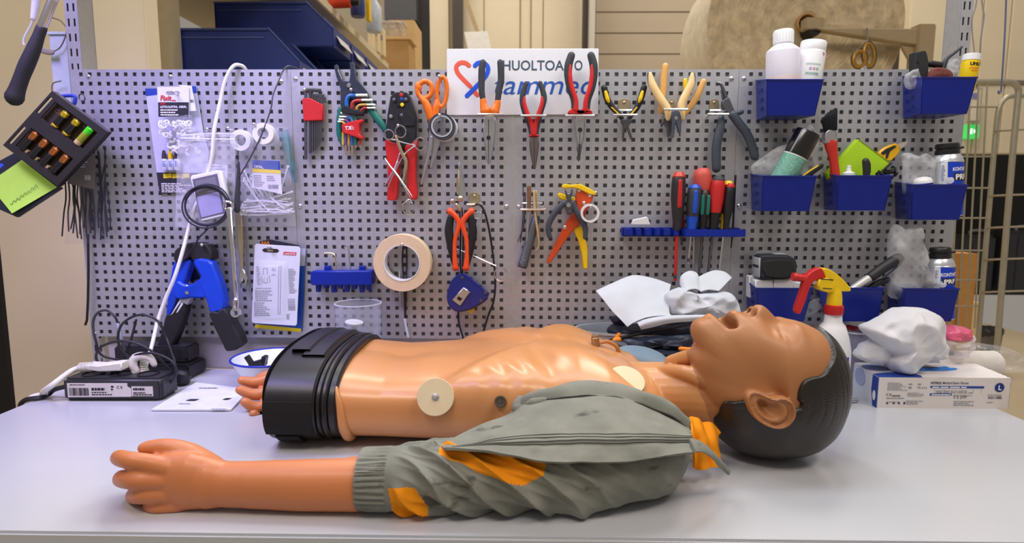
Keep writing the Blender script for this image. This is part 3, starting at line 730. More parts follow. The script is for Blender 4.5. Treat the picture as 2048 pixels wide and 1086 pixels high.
# pointed hem tail and the orange collar behind it
ta = [at(1376, 880, -.560), at(1395, 884, -.555), at(1415, 898, -.545), at(1436, 920, -.535), at(1456, 943, -.525)]
tc = [at(1388, 905, -.577), at(1404, 905, -.566), at(1420, 914, -.552), at(1438, 928, -.538), at(1456, 944, -.525)]
b = MB(); b.grid([[a.lerp(c, k/4)+Vector((0, -.003*math.sin(PI*k/4), 0)) for k in range(5)] for a, c in zip(cr(ta, 6), cr(tc, 6))], thick=.003); MAN.p('hem_tail', b, cloth, sub=jk, ang=70)
ca = [at(1380, 834, -.47), at(1392, 838, -.465), at(1404, 848, -.46), at(1418, 846, -.455), at(1433, 856, -.45), at(1438, 866, -.45)]
cb = [at(1382, 880, -.50), at(1396, 872, -.49), at(1408, 880, -.485), at(1420, 878, -.475), at(1430, 884, -.47), at(1434, 880, -.465)]
cc_ = [at(1386, 935, -.50), at(1400, 940, -.495), at(1414, 936, -.49), at(1424, 934, -.485), at(1434, 930, -.48), at(1442, 922, -.475)]
P = []
for a, b_, c in zip(cr(ca, 8), cr(cb, 8), cr(cc_, 8)):
    P.append([q+Vector((0, -1, .4))*(.006*noisef(q, 50)+.004*math.sin(q.x*330)) for q in cr([a, b_, c], 10)])
b = MB(); b.grid(P, thick=.003); MAN.p('collar', b, clotho, 'crumpled orange collar of the jacket', sub=jk, ang=75)
# far side of the jacket behind the shoulder, with its zip
fa = [at(1228, 702, -.215), at(1255, 694, -.20), at(1290, 697, -.19), at(1318, 708, -.19), at(1333, 720, -.20)]
fb = [at(1236, 722, -.26), at(1262, 722, -.255), at(1290, 726, -.25), at(1312, 730, -.25), at(1328, 732, -.25)]
clb = M('blue_grey_cloth', (128, 150, 168), .8, bump=.3, bs=900, var=.05)
fd = [Vector((p.x, p.y, .03)) for p in fb]
b = MB(); P = [cr([a, a.lerp(c, .5)+Vector((0, 0, .003)), c, d], 5) for a, c, d in zip(cr(fa, 8), cr(fb, 8), cr(fd, 8))]; b.grid(P, thick=.003); MAN.p('far_front', b, clb, sub=jk, ang=70)
b = MB()
for q in cr(fa, 9)[4:]: b.box(q+Vector((0, -.001, .0012)), (.0014, .004, .0022))
MAN.p('zipper', b, M('zip_white', (226, 228, 228), .4), sub=jk, kind='stuff')
MAN.done()

# ================================================================ the hall behind the boards
def pbox(mb, x0, y0, x1, y1, yd, dep, bev=0):          # box whose front face covers a pixel rectangle at distance yd
    ym = min((y0+y1)/2, y0+60); a, c = at(x0, ym, yd), at(x1, ym, yd); z1, z0 = at((x0+x1)/2, y0, yd).z, at((x0+x1)/2, y1, yd).z
    return mb.box(((a.x+c.x)/2, yd+dep/2, (z0+z1)/2), (c.x-a.x, dep, z1-z0), bev=bev)
def pcol(mb, x0, x1, yd, dep, z0=-.8, z1=3.2, bev=0):
    a, c = at(x0, 70, yd).x, at(x1, 70, yd).x; return mb.box(((a+c)/2, yd+dep/2, (z0+z1)/2), (c-a, dep, z1-z0), bev=bev)
# shelving at the left with blue storage bins
t = T('storage_rack', 'beige steel storage rack holding blue bins behind the left panels', 'rack')
b = MB(); pcol(b, 293, 338, .78, .07); t.p('upright', b, postp)
b = MB(); pcol(b, 452, 470, 2.62, .06); t.p('upright', b, postp)
b = MB(); b.box((-1.2, 1.74, 1.2), (.7, 1.92, .04), bev=.004); t.p('shelf', b, creamd)
b = MB(); b.box((-1.1, 1.74, .74), (.66, 1.92, .035), bev=.004); t.p('shelf', b, creamd)
t.done()
def bin_(x1, y0, z0, ln, wd, ht, label, group, marks=True):
    t = T('storage_bin', label, 'storage bin', group); x0 = x1-ln; cut = .11; lip = .07
    sh = [(x0, z0+.004), (x0, z0+ht), (x1-cut, z0+ht), (x1-.012, z0+lip), (x1-.012, z0+.004)]
    b = MB()
    for yy in (y0, y0+wd-.004): b.prism([(x, yy, z) for x, z in sh], (0, .004, 0))
    b.box((x0+ln/2, y0+wd/2, z0+.004), (ln-.02, wd, .004)); b.box((x0+.002, y0+wd/2, z0+ht/2), (.004, wd, ht)); b.box((x1-.011, y0+wd/2, z0+lip/2), (.004, wd, lip))
    t.p('tub', b, M('bin_blue', (28, 50, 128), .42, var=.08, vs=8))
    b = MB(); b.box((x0+(ln-cut)/2, y0-.003, z0+ht-.004), (ln-cut, .008, .008), bev=.002); b.box((x0+(ln-cut)/2, y0-.0015, z0+ht-.03), (ln-cut-.03, .003, .006))
    t.p('rim', b, M('bin_blue_rim', (60, 78, 140), .4))
    for yy in (y0, y0+wd-.004): b = MB(); b.tube([(x1-cut, yy, z0+ht), (x1-.012, yy, z0+lip)], .004, 6); t.p('sloped_rim', b, M('bin_blue_rim', (60, 78, 140), .4))
    if marks:
        b = MB(); R = Matrix.Rotation(-.5, 3, 'Y'); b.box((x1-.004, y0+wd/2, z0+lip*.6), (.002, wd*.7, lip*.75), R); t.p('label_card', b, M('bin_label', (206, 206, 210), .6))
    return t.done()
ordn = ['nearest', 'second', 'third', 'fourth']
xb1 = at(604, 122, .86).x
for k in range(4): bin_(xb1, .86+.24*k, .7585, .46, .22, .175, f'{ordn[k]} open-front blue storage bin in the lower row on the rack', 'blue bins on the storage rack')
xb2 = at(676, 92, 1.14).x
for k in range(3): bin_(xb2, 1.12+.24*k, .935, .46, .22, .165, f'{ordn[k]} open-front blue storage bin in the upper row on the rack', 'blue bins on the storage rack')
# things on the rack's upper shelf
t = T('hand_tool', 'orange and dark hand tool lying on the upper rack shelf', 'tool'); p = at(682, 24, 1.60); p.z = 1.221
b = MB(); b.cyl(p+Vector((-.05, 0, .034)), p+Vector((.05, 0, .032)), .033, 16, .028, bev=.006); t.p('housing', b, M('tool_orange', (214, 66, 30), .45))
b = MB(); b.cyl(p+Vector((.05, 0, .032)), p+Vector((.085, 0, .031)), .022, 14, .016); t.p('chuck', b, black); t.done()
t = T('shelf_bottle', 'clear bottle with a blue body on the upper rack shelf', 'bottle'); p = at(716, 40, 1.72); p.z = 1.22
b = MB(); b.lathe([(.03, 0), (.034, .01), (.034, .10), (.014, .135), (.014, .16)], p, n=20); t.p('body', b, M('bottle_blue', (46, 62, 120), .3)); b = MB(); b.cyl(p+Z_*.16, p+Z_*.185, .017, 14); t.p('cap', b, white); t.done()
t = T('shelf_bottle', 'pale milky bottle beside the yellow level on the upper rack shelf', 'bottle'); p = at(748, 40, 1.98); p.z = 1.22
b = MB(); b.lathe([(.035, 0), (.04, .01), (.04, .12), (.016, .16), (.016, .18)], p, n=20); t.p('body', b, M('bottle_pale', (196, 208, 222), .3)); b = MB(); b.cyl(p+Z_*.18, p+Z_*.21, .019, 14); t.p('cap', b, M('cap_grey', (150, 150, 150), .5)); t.done()
t = T('spirit_level', 'yellow spirit level standing upright at the shelf front', 'level'); p = at(738, 60, 1.80); p.z = 1.2215
b = MB(); b.box(p+Vector((0, 0, .2)), (.018, .04, .4), bev=.002); t.p('body', b, yellow); b = MB(); b.box(p+Vector((0, -.0205, .2)), (.014, .002, .05)); t.p('vial', b, M('vial_green', (150, 200, 60), .2)); t.done()
for k, (px, lab) in enumerate(((741, 'left cream carton of the row below the yellow level'), (752, 'middle cream carton of the row below the yellow level'), (763, 'right cream carton of the row below the yellow level'))):
    t = T('carton', lab, 'carton', 'small cream cartons on the rack end'); p = at(px, 100, 2.3+.09*k); p.z = 1.3205
    b = MB(); b.box(p+Vector((0, .03, -.02)), (.026, .07, .16), bev=.002); t.p('box', b, M('carton_cream', (226, 208, 170), .6)); b = MB(); b.box(p+Vector((0, -.0055, .0)), (.018, .001, .03)); t.p('label_patch', b, M('carton_label', (160, 150, 140), .6)); t.done()
tan = M('cardboard', (190, 150, 96), .75, var=.07, vs=10, bump=.1, bs=60); tanl = M('cardboard_light', (214, 180, 126), .75, var=.05, vs=10)
t = T('cardboard_box', 'tall light cardboard box in front of the dark doorway', 'box'); b = MB(); pbox(b, 776, 40, 830, 722, 3.1, .3, .004); t.p('carton', b, tanl); b = MB(); pbox(b, 799, 40, 803, 720, 3.0985, .002); t.p('tape', b, M('tape_brown', (170, 130, 80), .4)); t.done()
t = T('cardboard_box', 'low brown cardboard box stacked before the tall light one', 'box'); b = MB(); pbox(b, 764, 74, 818, 741, 2.85, .2, .004); t.p('carton', b, tan); b = MB(); pbox(b, 760, 72, 822, 78, 2.83, .22, .001); t.p('flap', b, tanl); t.done()
t = T('clear_tub', 'clear plastic tub standing on the low cardboard box', 'tub'); b = MB(); pbox(b, 757, 44, 806, 74, 2.86, .14, .006); t.p('wall', b, FILM('tub_clear', (200, 190, 176), .45)); b = MB(); pbox(b, 756, 41, 807, 45, 2.855, .15, .002); t.p('lid', b, FILM('tub_lid', (210, 204, 194), .6)); t.done()
# far wall: doors, pipes, roller shutter
b = MB(); pbox(b, 768, -60, 832, 40, 4.6, .3); one('dark_cabinet', 'dark grey wall cabinet above the cardboard boxes', 'cabinet', b, M('cabinet_grey', (74, 74, 78), .5))
b = MB(); pcol(b, 829, 860, 4.8, .3, -.8, 4.5); struct('door_1', b, M('door_dark', (44, 40, 40), .6))
b = MB(); pcol(b, 860, 897, 4.75, .3, -.8, 4.5); struct('trim_1', b, cream)
b = MB(); pcol(b, 905, 925, 4.7, .1, -.8, 4.5); struct('trim_2', b, M('dark_brown_post', (66, 56, 50), .5))
edges = [925, 968, 1040, 1062, 1086, 1166]
for k in range(5):
    b = MB(); pcol(b, edges[k]+.8, edges[k+1]-.8, 4.9+(.03 if k in (2,) else 0), .08, -.8, 4.5, .006); struct(f'wall_panel_{k+1}', b, cream)
b = MB(); pcol(b, 1166, 1178, 4.7, .12, -.8, 4.5); struct('trim_3', b, M('dark_brown_post', (66, 56, 50), .5))
b = MB(); pcol(b, 1178, 1190, 4.6, .12, -.8, 4.5, .004); struct('trim_4', b, M('rail_grey', (190, 184, 172), .5))
t0 = bpy.data.objects.new('door_2', None); COL.objects.link(t0); t0['kind'] = 'structure'
shm = M('shutter_taupe', (176, 160, 138), .5, var=.03, vs=3); xa, xb = at(1190, 70, 4.95).x, at(1804, 70, 4.95).x
for k in range(26):
    b = MB(); b.box(((xa+xb)/2, 4.97, -.7+.2*k), (xb-xa, .04, .196), bev=.008); o = mesh_ob('slat', b, shm); o.parent = t0
b = MB(); pcol(b, 1803, 1816, 4.6, .3, -.8, 4.5); struct('gap_shade', b, M('dark_gap', (70, 62, 54), .6))  # dark column stands for the shade in a wall gap
edges = [1817, 1893, 1964, 2020, 2100]
for k in range(4):
    a, c = at(edges[k]+1, 70, 4.3).x, at(edges[k+1]-1, 70, 4.3).x; zj = at(1990, 165, 4.3).z
    b = MB(); b.box(((a+c)/2, 4.36, (zj+4.5)/2+.012), (c-a, .12, 4.5-zj), bev=.006); struct(f'wall_right_{k+1}', b, cream)
    b = MB(); b.box(((a+c)/2, 4.36, zj-.32), (c-a, .12, .60), bev=.006); struct(f'wall_lower_{k+1}', b, cream)
b = MB(); b.box((at(2000, 165, 4.3).x, 4.33, at(2000, 165, 4.3).z), (1.2, .08, .035)); struct('trim_6', b, M('joint_grey', (120, 112, 100), .6))
b = MB(); pbox(b, 1880, 262, 2200, 590, 6.5, .1); struct('doorway_shade', b, M('doorway_dark', (26, 24, 24), .7))  # near-black sheet stands for the unlit doorway opening
t = T('hanging_label', 'bright white label hanging on a beige strap before the cream doors', 'label', None); b = MB(); P = [at(928, 64, 3.6), at(975, 62, 3.6), at(984, 104, 3.6), at(938, 106, 3.6)]; b.prism(P, (0, .004, 0)); t.p('sheet', b, M('bright_white', (250, 250, 246), .5))
b = MB(); a, c = at(918, -40, 3.62), at(955, 64, 3.62); b.tube([a, c], .022, 4, flat=((0, 1, 0), .15), rnd=False); t.p('strap', b, M('strap_beige', (190, 168, 128), .7)); t.done()
# big roll of bubble wrap on its stand
RC = at(1612, 48, 1.9); RR = (at(1810, 48, 1.9)-at(1612, 48, 1.9)).length
wrap = M('wrap_tan', (206, 188, 154), .6, bump=.9, bs=42, var=.22, vs=26); wraps = M('wrap_pale', (228, 216, 192), .4, bump=1.0, bs=34, var=.12, vs=18)
t = T('wrap_roll', 'huge tan roll of padded wrapping film above the right panels', 'roll')
b = MB(); nr, na = 46, 96; P = []
for i in range(nr+1):
    r = .045+(RR-.045)*i/nr; P.append([Vector((RC.x+r*math.cos(2*PI*k/na), 1.9+.008*((i+k/na) % 2 > 1)+.012*noisef((r*math.cos(2*PI*k/na), r*math.sin(2*PI*k/na), 3), 9), RC.z+r*math.sin(2*PI*k/na)*1.0)) for k in range(na)])
b.grid(P, cv=True); t.p('wound_end', b, wrap, ang=80)
b = MB(); P = []
for i in range(13): P.append([Vector((RC.x+(RR+.006*noisef((k*.3, i*.4, 1), 1.7)-(.02 if i == 0 else 0))*math.cos(2*PI*k/na), 1.915+.5*i/12, RC.z+(RR+.006*noisef((k*.3, i*.4, 1), 1.7)-(.02 if i == 0 else 0))*math.sin(2*PI*k/na))) for k in range(na)])
b.grid(P, cv=True); b.add([P[-1][k] for k in range(na)], [tuple(range(na))]); t.p('outer_wrap', b, wraps, ang=80)
b = MB(); b.pipe(RC, .052, .042, (RC.x, 1.885, RC.z), (RC.x, 2.0, RC.z), 24); t.p('core', b, tan)
t.done()
stm = M('stand_beige', (168, 150, 118), .5, var=.03)
t = T('roll_stand', 'beige steel stand whose arm carries the big wrapping roll', 'stand')
b = MB(); b.prism([at(1630, 55, 1.78), at(1836, 57, 1.78), at(1836, 90, 1.78), at(1650, 61, 1.78)], (0, .05, 0), .004); t.p('arm', b, stm)
b = MB(); pbox(b, 1834, 47, 1869, 2600/2, 1.77, .08, .006); t.p('post', b, stm)
b = MB(); pbox(b, 1612, 34, 1648, 58, 1.79, .06, .004); t.p('bracket', b, stm); b = MB(); c = at(1618, 64, 1.86); b.cyl((c.x, 1.80, c.z), (c.x, 1.884, c.z), .034, 18); t.p('axle', b, dark)
b = MB(); b.prism([at(1800, 85, 1.80), at(1836, 90, 1.80), at(1836, 150, 1.80)], (0, .02, 0), .002); t.p('gusset', b, stm); t.done()
t = T('hanging_scissors', 'gold-handled scissors hung by wire from the stand arm', 'scissors'); o_ = 1.74
b = MB(); b.tube(cr([at(1719, 118, o_)+Vector((.028*math.cos(a)*1.0, 0, .036*math.sin(a))) for a in [2*PI*k/16 for k in range(16)]], 2, True), .0085, 8, True); t.p('handle', b, M('gold_handle', (176, 134, 56), .35, .5))
for rx, rz, cx_, cz_ in ((.030, .038, 1719, 118), (.026, .054, 1738, 110)): b = MB(); c = at(cx_, cz_, o_+.006); b.tube(cr([c+Vector((rx*math.cos(a)-.006*(cx_ > 1730)*math.sin(a), 0, rz*math.sin(a))) for a in [2*PI*k/16 for k in range(16)]], 2, True), .0115, 8, True, flat=((0, 1, 0), .4)); t.p('handle_edge', b, black)
b = MB(); R2 = [(at(1738, 110, o_)+Vector((.024*math.cos(a)-.012*math.sin(a)*.5, 0, .052*math.sin(a)))) for a in [2*PI*k/16 for k in range(16)]]; b.tube(cr(R2, 2, True), .0085, 8, True); t.p('handle', b, M('gold_handle', (176, 134, 56), .35, .5))
b = MB(); a = at(1727, 132, o_); b.tube([a, a-Z_*.18+X_*.01], [.012, .003], 8, flat=((0, 1, 0), .3)); b.tube([a+X_*.01, a-Z_*.18+X_*.02], [.012, .003], 8, flat=((0, 1, 0), .3)); t.p('blade', b, steel)
b = MB(); b.tube([at(1734, 56, 1.765), at(1734, 75, 1.75), at(1736, 96, o_)], .003, 6); t.p('hook', b, dsteel); t.done()
# right of the boards: exit sign, notice, luggage, carton, bin, mesh trolley
t = T('exit_sign', 'small lit green exit sign by the dark doorway', 'sign'); b = MB(); pbox(b, 1934, 249, 1959, 277, 4.24, .06, .004); t.p('case', b, M('exit_green', (60, 190, 90), .5, emit=1.3)); b = MB(); pbox(b, 1941, 257, 1945, 268, 4.238, .002); b.prism([at(1948, 258, 4.238), at(1953, 262, 4.238), at(1948, 267, 4.238)], (0, .002, 0)); t.p('arrow', b, M('exit_white', (236, 255, 240), .5, emit=1.6)); t.done()
t = T('wall_notice', 'pale framed notice on the cream wall above the exit sign', 'notice'); b = MB(); pbox(b, 1937, 176, 1963, 245, 4.2, .03, .003); t.p('frame', b, M('notice_frame', (176, 166, 148), .5)); b = MB(); pbox(b, 1940, 180, 1960, 241, 4.195, .006); t.p('sheet', b, M('notice_sheet', (222, 212, 190), .6)); b = MB(); pbox(b, 1944, 186, 1956, 198, 4.192, .003); t.p('emblem', b, M('notice_blue', (130, 134, 176), .6)); t.done()
for k, (x0, y0, x1, y1, yd, lab) in enumerate(((1918, 470, 1992, 585, 5.9, 'dark hard suitcase standing behind the mesh trolley at left'), (2004, 462, 2090, 588, 5.85, 'dark grey hard suitcase standing behind the mesh trolley at right'))):
    t = T('suitcase', lab, 'suitcase'); b = MB(); pbox(b, x0, y0, x1, y1, yd, .24, .035); t.p('shell', b, M('case_dark', (52, 52, 56), .4, bump=.2, bs=90))
    b = MB(); a, c = at((x0+x1)/2-14, y0+2, yd+.1), at((x0+x1)/2+14, y0+2, yd+.1); b.tube(cr([a, a+Z_*.06, c+Z_*.06, c], 5), .016, 8); t.p('handle', b, M('case_handle', (150, 150, 154), .4))
    for q in (.35, .65): b = MB(); pbox(b, x0+(x1-x0)*q-2, y0+12, x0+(x1-x0)*q+2, y1-8, yd-.006, .012, .003); t.p('rib', b, M('case_dark', (52, 52, 56), .4))
    t.done()
t = T('carton_sheet', 'tall brown cardboard carton behind the right panel edge', 'carton'); b = MB(); pbox(b, 1895, 507, 1952, 668, 1.1, .08, .003); t.p('board', b, M('carton_brown', (186, 132, 66), .75, var=.05)); b = MB(); pbox(b, 1918, 507, 1921, 668, 1.098, .003); t.p('seam', b, M('carton_seam', (150, 104, 52), .7)); t.done()
b = MB(); pbox(b, 1938, 606, 1962, 720, 1.6, .1, .004); one('wood_block', 'pale timber offcut standing behind the brown carton', 'timber', b, M('pale_timber', (222, 196, 150), .6, stretch=(1, 1, .1)))
t = T('waste_bin', 'grey waste bin lined with a black bag on the floor at right', 'waste bin'); c = at(1968, 700, 2.75); zf = -.81; kb = .72
b = MB(); b.lathe([(.10*kb, 0), (.105*kb, .02), (.125*kb, .30), (.120*kb, .30), (.1*kb, .03), (0, .03)], (c.x, 2.75, zf), n=28); t.p('bucket', b, M('bin_grey', (92, 88, 80), .5))
b = MB(); P = []
for i in range(8):
    r = (.119, .124, .133, .134, .132, .128, .118, .06)[i]*kb; z = (.46, .49, .50, .515, .53, .525, .48, .42)[i]-.2; P.append([Vector((c.x+(r+.006*noisef((k, i, 5), .6))*math.cos(2*PI*k/40), 2.75+(r+.006*noisef((k, i, 5), .6))*math.sin(2*PI*k/40), zf+z+.014*noisef((k*.5, i, 7), .9))) for k in range(40)])
b.grid(P, cv=True); t.p('bag_liner', b, M('bag_black', (34, 34, 36), .3)); t.done()
t = T('mesh_trolley', 'wire mesh roll trolley with bent tube frame right of the panels', 'trolley'); wr = M('zinc_wire', (172, 166, 146), .4, .6)
ya, yb = .80, .95
b = MB(); b.tube(cr([at(1905, 165, ya), at(1965, 164, ya), at(2012, 164, ya), at(2028, 167, ya), at(2036, 178, ya), at(2036, 196, ya), at(2026, 300, ya), at(2012, 470, ya), at(1996, 672, ya), at(1986, 800, ya)], 6), .0095, 10); t.p('frame_tube', b, wr)
b = MB(); b.tube(cr([at(2090, 192, yb), at(2032, 192, yb), at(2012, 196, yb), at(2000, 212, yb), at(1994, 240, yb), at(1984, 350, yb), at(1958, 655, yb), at(1950, 760, yb)], 6), .0085, 10); t.p('frame_tube', b, wr)
for y in (214, 313, 376, 436, 501, 560, 612): b = MB(); b.tube([at(1888, y, yb), at(1997-(y-214)*.085, y, yb)], .0032, 6); t.p('wire', b, wr)
for x in (1925, 1942, 1958, 1975): b = MB(); b.tube([at(x, 165, yb), at(x-26, 655, yb)], .0032, 6); t.p('wire', b, wr)
for y in (262, 392, 456, 520, 585): b = MB(); b.tube([at(1994-(y-214)*.085, y, yb), at(2036-(y-196)*.085, y-2, ya), at(2110, y-5, ya)], .0038, 6); t.p('wire', b, wr)
t.done()
# wires hanging at the right upright
b = MB(); b.tube(cr([at(2014, -60, -.06), at(2010, 60, -.06), at(2003, 172, -.06), at(2001, 184, -.06), at(1998, 187, -.06), at(1997, 182, -.06)], 6), .0016, 6); one('hanging_hook_rod', 'thin blue-grey rod with a hooked end hanging at the right', 'hook', b, M('rod_blue', (110, 116, 150), .4, .5))
b = MB(); b.tube(cr([at(1958, -40, -.03), at(1952, 10, -.03), at(1944, 40, -.03), at(1946, 80, -.03), at(1952, 128, -.03)], 6), .0013, 6); b.tube(cr([at(1958, -40, -.03), at(1966, 18, -.03), at(1968, 34, -.03), at(1962, 80, -.03), at(1960, 130, -.03)], 6), .0015, 6); one('wire_loop', 'thin steel wire loop hanging beside the right upright', 'wire', b, chrome)

# ================================================================ hand tools hung on the boards
def C(s, ox, oy, pts):            # crop coordinates -> picture points
    return [(ox+p[0]/s, oy+p[1]/s)+tuple(p[2:]) for p in pts]
def peg(px, py, ln=.03, r=.0022, sub=None):
    b = MB(); p = A(px, py, ln); b.tube([Vector((p.x, .002, p.z-.002)), Vector((p.x, -ln*.8, p.z-.001)), p], r, 8); b.ell(p, (r*1.6,)*3, n=10, m=6); return b
def clip(t, x0, x1, y, tab=None, off=.024, y2=None):     # spring clip: back tab and front bar
    b = MB(); a, c = A(x0, y, off), A(x1, y, off); b.tube([a, c], .0022, 8); m = (a+c)/2
    b.tube([Vector((m.x-.012, -.002, m.z)), Vector((m.x-.012, -off, m.z))], .0018, 6); b.tube([Vector((m.x+.012, -.002, m.z)), Vector((m.x+.012, -off, m.z))], .0018, 6); t.p('clip_bar', b, chrome)
    if y2: b = MB(); b.tube([A(x0+4, y2, off*.6), A(x1-6, y2, off*.6)], .0022, 8); t.p('clip_bar', b, chrome)
    if tab:
        b = MB(); P = [tab[0:2], (tab[2], tab[1])]; x0, y0, x1, y1 = tab
        b.plate([(x0, y1), (x0, y0+6), (x0+4, y0+1), ((x0+x1)/2, y0), (x1-4, y0+1), (x1, y0+6), (x1, y1)], .0005, .0025, .0006); q = A((x0+x1)/2, y0+8, .003); b.ell(q, (.003, .0015, .003), n=10, m=6); t.p('clip_plate', b, brass)  # brown reflections on grey steel put into the plate's brass colour
G5 = lambda pts: C(3.62, 590, 130, pts); G6 = lambda pts: C(4.02, 880, 90, pts); G7 = lambda pts: C(4.526, 1180, 110, pts); G8 = lambda pts: C(3.016, 600, 320, pts); G9 = lambda pts: C(3.194, 1020, 320, pts)
G1 = lambda pts: C(2.469, 0, 0, pts); G2 = lambda pts: C(3.194, 280, 130, pts); G3 = lambda pts: C(4.176, 280, 460, pts)
FL = ((0, 1, 0), .6)

# ---- sign
t = T('sign_board', 'white sign with a red and blue heart mark and dark lettering at the board top', 'sign')
b = MB(); b.plate([(894, 97.5), (1197, 97), (1197, 229), (893, 230.5)], .0008, .0032, .0008); t.p('plate', b, card)
o_ = .0036
def flatline(pts, wd, off, n=6):
    b = MB(); b.tube(L(pts, off, n), wd, 8, flat=((0, 1, 0), .03)); return b
t.p('heart_stroke', flatline(G6([(232, 165), (205, 145), (165, 143), (136, 165), (131, 195), (150, 235), (195, 285), (242, 332)]), .0044, .0036), inkr if False else M('print_coral', (232, 92, 70), .6, var=0), 'coral half of the heart mark')
t.p('heart_stroke', flatline(G6([(282, 165), (305, 145), (345, 143), (378, 165), (386, 200), (366, 250), (300, 325), (216, 408)]), .0044, .0040), M('print_blue', (20, 84, 220), .6, var=0), 'blue half of the heart mark')
t.p('heart_stroke', flatline(G6([(276, 376), (300, 402)]), .0044, .0036), M('print_coral', (232, 92, 70), .6, var=0))
slate = M('print_slate', (62, 84, 104), .6, var=0)
p0 = A(*G6([(505, 202)])[0], .0034); pw = A(*G6([(996, 202)])[0], .0034)
def fit_text(mb, s, p0, p1, h, **k):       # lettering of cap height h stretched to run p0..p1
    m2 = MB(); m2.text(s, (0, 0, 0), X_, Z_, 1, **k); xs = [v[0] for v in m2.v]; zs = [v[2] for v in m2.v]; w_ = max(xs)-min(xs); hh = max(zs)-min(0, min(zs)) if k.pop('full', 0) else max(zs)
    d = Vector(p1)-Vector(p0); L_ = d.length; d.normalize(); up = Vector((0, 0, 1)); up = (up-d*up.dot(d)).normalized(); nz = d.cross(up)
    return mb.add([Vector(p0)+d*((v[0]-min(xs))/w_*L_)+up*(v[2]/hh*h)+nz*.0003 for v in m2.v], m2.f)
b = MB(); fit_text(b, 'HUOLTOA', p0, pw, .0188, bold=.012); t.p('lettering', b, slate)
b = MB(); fit_text(b, 'O', A(*G6([(1080, 202)])[0], .0034), A(*G6([(1145, 202)])[0], .0034), .0188, bold=.012); t.p('lettering', b, slate)
b = MB(); fit_text(b, 'tammed', A(*G6([(438, 396)])[0], .0034), A(*G6([(1262, 396)])[0], .0034), .0375, shear=.25); t.p('lettering', b, M('print_blue2', (30, 88, 190), .6, var=0))
t.done()

# ---- pliers
gripd = M('grip_charcoal', (52, 55, 62), .6, bump=.3, bs=700)
def sweep(pts, r, off, n=12, fl=.75, k=6): b = MB(); b.tube(L(pts, off, k), r, n, flat=((0, 1, 0), fl)); return b
t = T('long_nose_pliers', 'orange and charcoal handled bent long nose pliers left of the sign middle', 'pliers')
t.p('handle', sweep(G6([(345, 140), (336, 200), (334, 300), (336, 380), (346, 440)]), [.0060, .0068, .0066, .0062, .0058], .024), gripd); t.p('handle', sweep(G6([(484, 140), (490, 200), (490, 290), (474, 370), (465, 445)]), [.0060, .0068, .0066, .0062, .0058], .024), gripd)
t.p('grip_collar', sweep(G6([(346, 436), (350, 480), (362, 525)]), [.0060, .0075, .0105], .024), orange); t.p('grip_collar', sweep(G6([(466, 446), (458, 485), (440, 525)]), [.0058, .0072, .0105], .024), orange)
b = MB(); b.plate(G6([(357, 560), (440, 560), (450, 620), (442, 740), (425, 860), (402, 955), (388, 960), (378, 950), (362, 850), (346, 700), (348, 620)]), .018, .028, .002); t.p('jaw', b, steel)
b = MB(); b.plate(G6([(387, 600), (393, 600), (392, 950), (388, 950)]), .0281, .0284); c = A(*G6([(390, 746)])[0], .0283); b.cyl(c, c-Y_*.0008, .0042, 16); t.p('jaw_gap', b, dark)
clip(t, *[G6([(305, 555)])[0][0], G6([(498, 555)])[0][0]], G6([(305, 557)])[0][1], off=.036); t.done()
t = T('long_nose_pliers', 'small red and black long nose pliers hanging over the sign bottom', 'pliers')
lh = [(690, 312), (668, 390), (664, 460), (684, 545), (722, 640), (738, 722)]; rh = [(806, 308), (832, 390), (834, 450), (806, 545), (782, 640), (770, 722)]
t.p('handle', sweep(G6(lh), [.0048, .0058, .006, .0058, .0056, .0052], .022), gripd); t.p('handle', sweep(G6(rh), [.0048, .0058, .006, .0058, .0056, .0052], .022), gripd)
t.p('grip_inlay', sweep(G6([(680, 420), (678, 470), (700, 545), (735, 630), (746, 715)]), [.002, .004, .0046, .0046, .004], .0262), red); t.p('grip_inlay', sweep(G6([(818, 420), (820, 465), (796, 545), (770, 630), (762, 715)]), [.002, .004, .0046, .0046, .004], .0262), red)
b = MB(); b.plate(G6([(712, 718), (798, 718), (800, 735), (710, 735)]), .016, .028, .002); t.p('guard', b, red)
b = MB(); b.plate(G6([(718, 735), (795, 735), (797, 800), (788, 880), (768, 1000), (752, 1000), (728, 890), (718, 800)]), .017, .026, .002); t.p('jaw', b, M('satin_steel', (132, 122, 122), .4, .9))
b = MB(); b.plate(G6([(755, 735), (759, 735), (761, 995), (758, 995)]), .0261, .0264); t.p('jaw_gap', b, dark); clip(t, G6([(655, 0)])[0][0], G6([(850, 0)])[0][0], G6([(0, 567)])[0][1], off=.034); t.done()
t = T('long_nose_pliers', 'large red and black long nose pliers over the right end of the sign', 'pliers')
for pts in ([(1056, 85), (1034, 160), (1030, 240), (1046, 340), (1078, 440), (1084, 520)], [(1214, 85), (1234, 160), (1236, 240), (1220, 340), (1188, 440), (1176, 520)]):
    t.p('handle', sweep(G6(pts), [.0074, .0082, .0080, .0074, .0068, .0072], .026), gripd); s_ = 1 if pts[0][0] < 1100 else -1
    t.p('grip_inlay', sweep(G6([(pts[1][0]+14*s_, 165), (pts[2][0]+16*s_, 250), (pts[3][0]+16*s_, 345), (pts[4][0]+14*s_, 440), (pts[5][0]+8*s_, 520)]), [.002, .0042, .0046, .0046, .005], .0316), red)
b = MB(); b.plate(G6([(1030, 532), (1060, 512), (1118, 512), (1122, 545), (1132, 545), (1136, 512), (1190, 512), (1226, 532), (1226, 552), (1030, 552)]), .016, .033, .002); t.p('guard', b, red)
b = MB(); b.plate(G6([(1090, 565), (1170, 565), (1166, 640), (1160, 740), (1145, 800), (1104, 800), (1092, 720), (1086, 640)]), .018, .03, .002); t.p('jaw', b, steel)
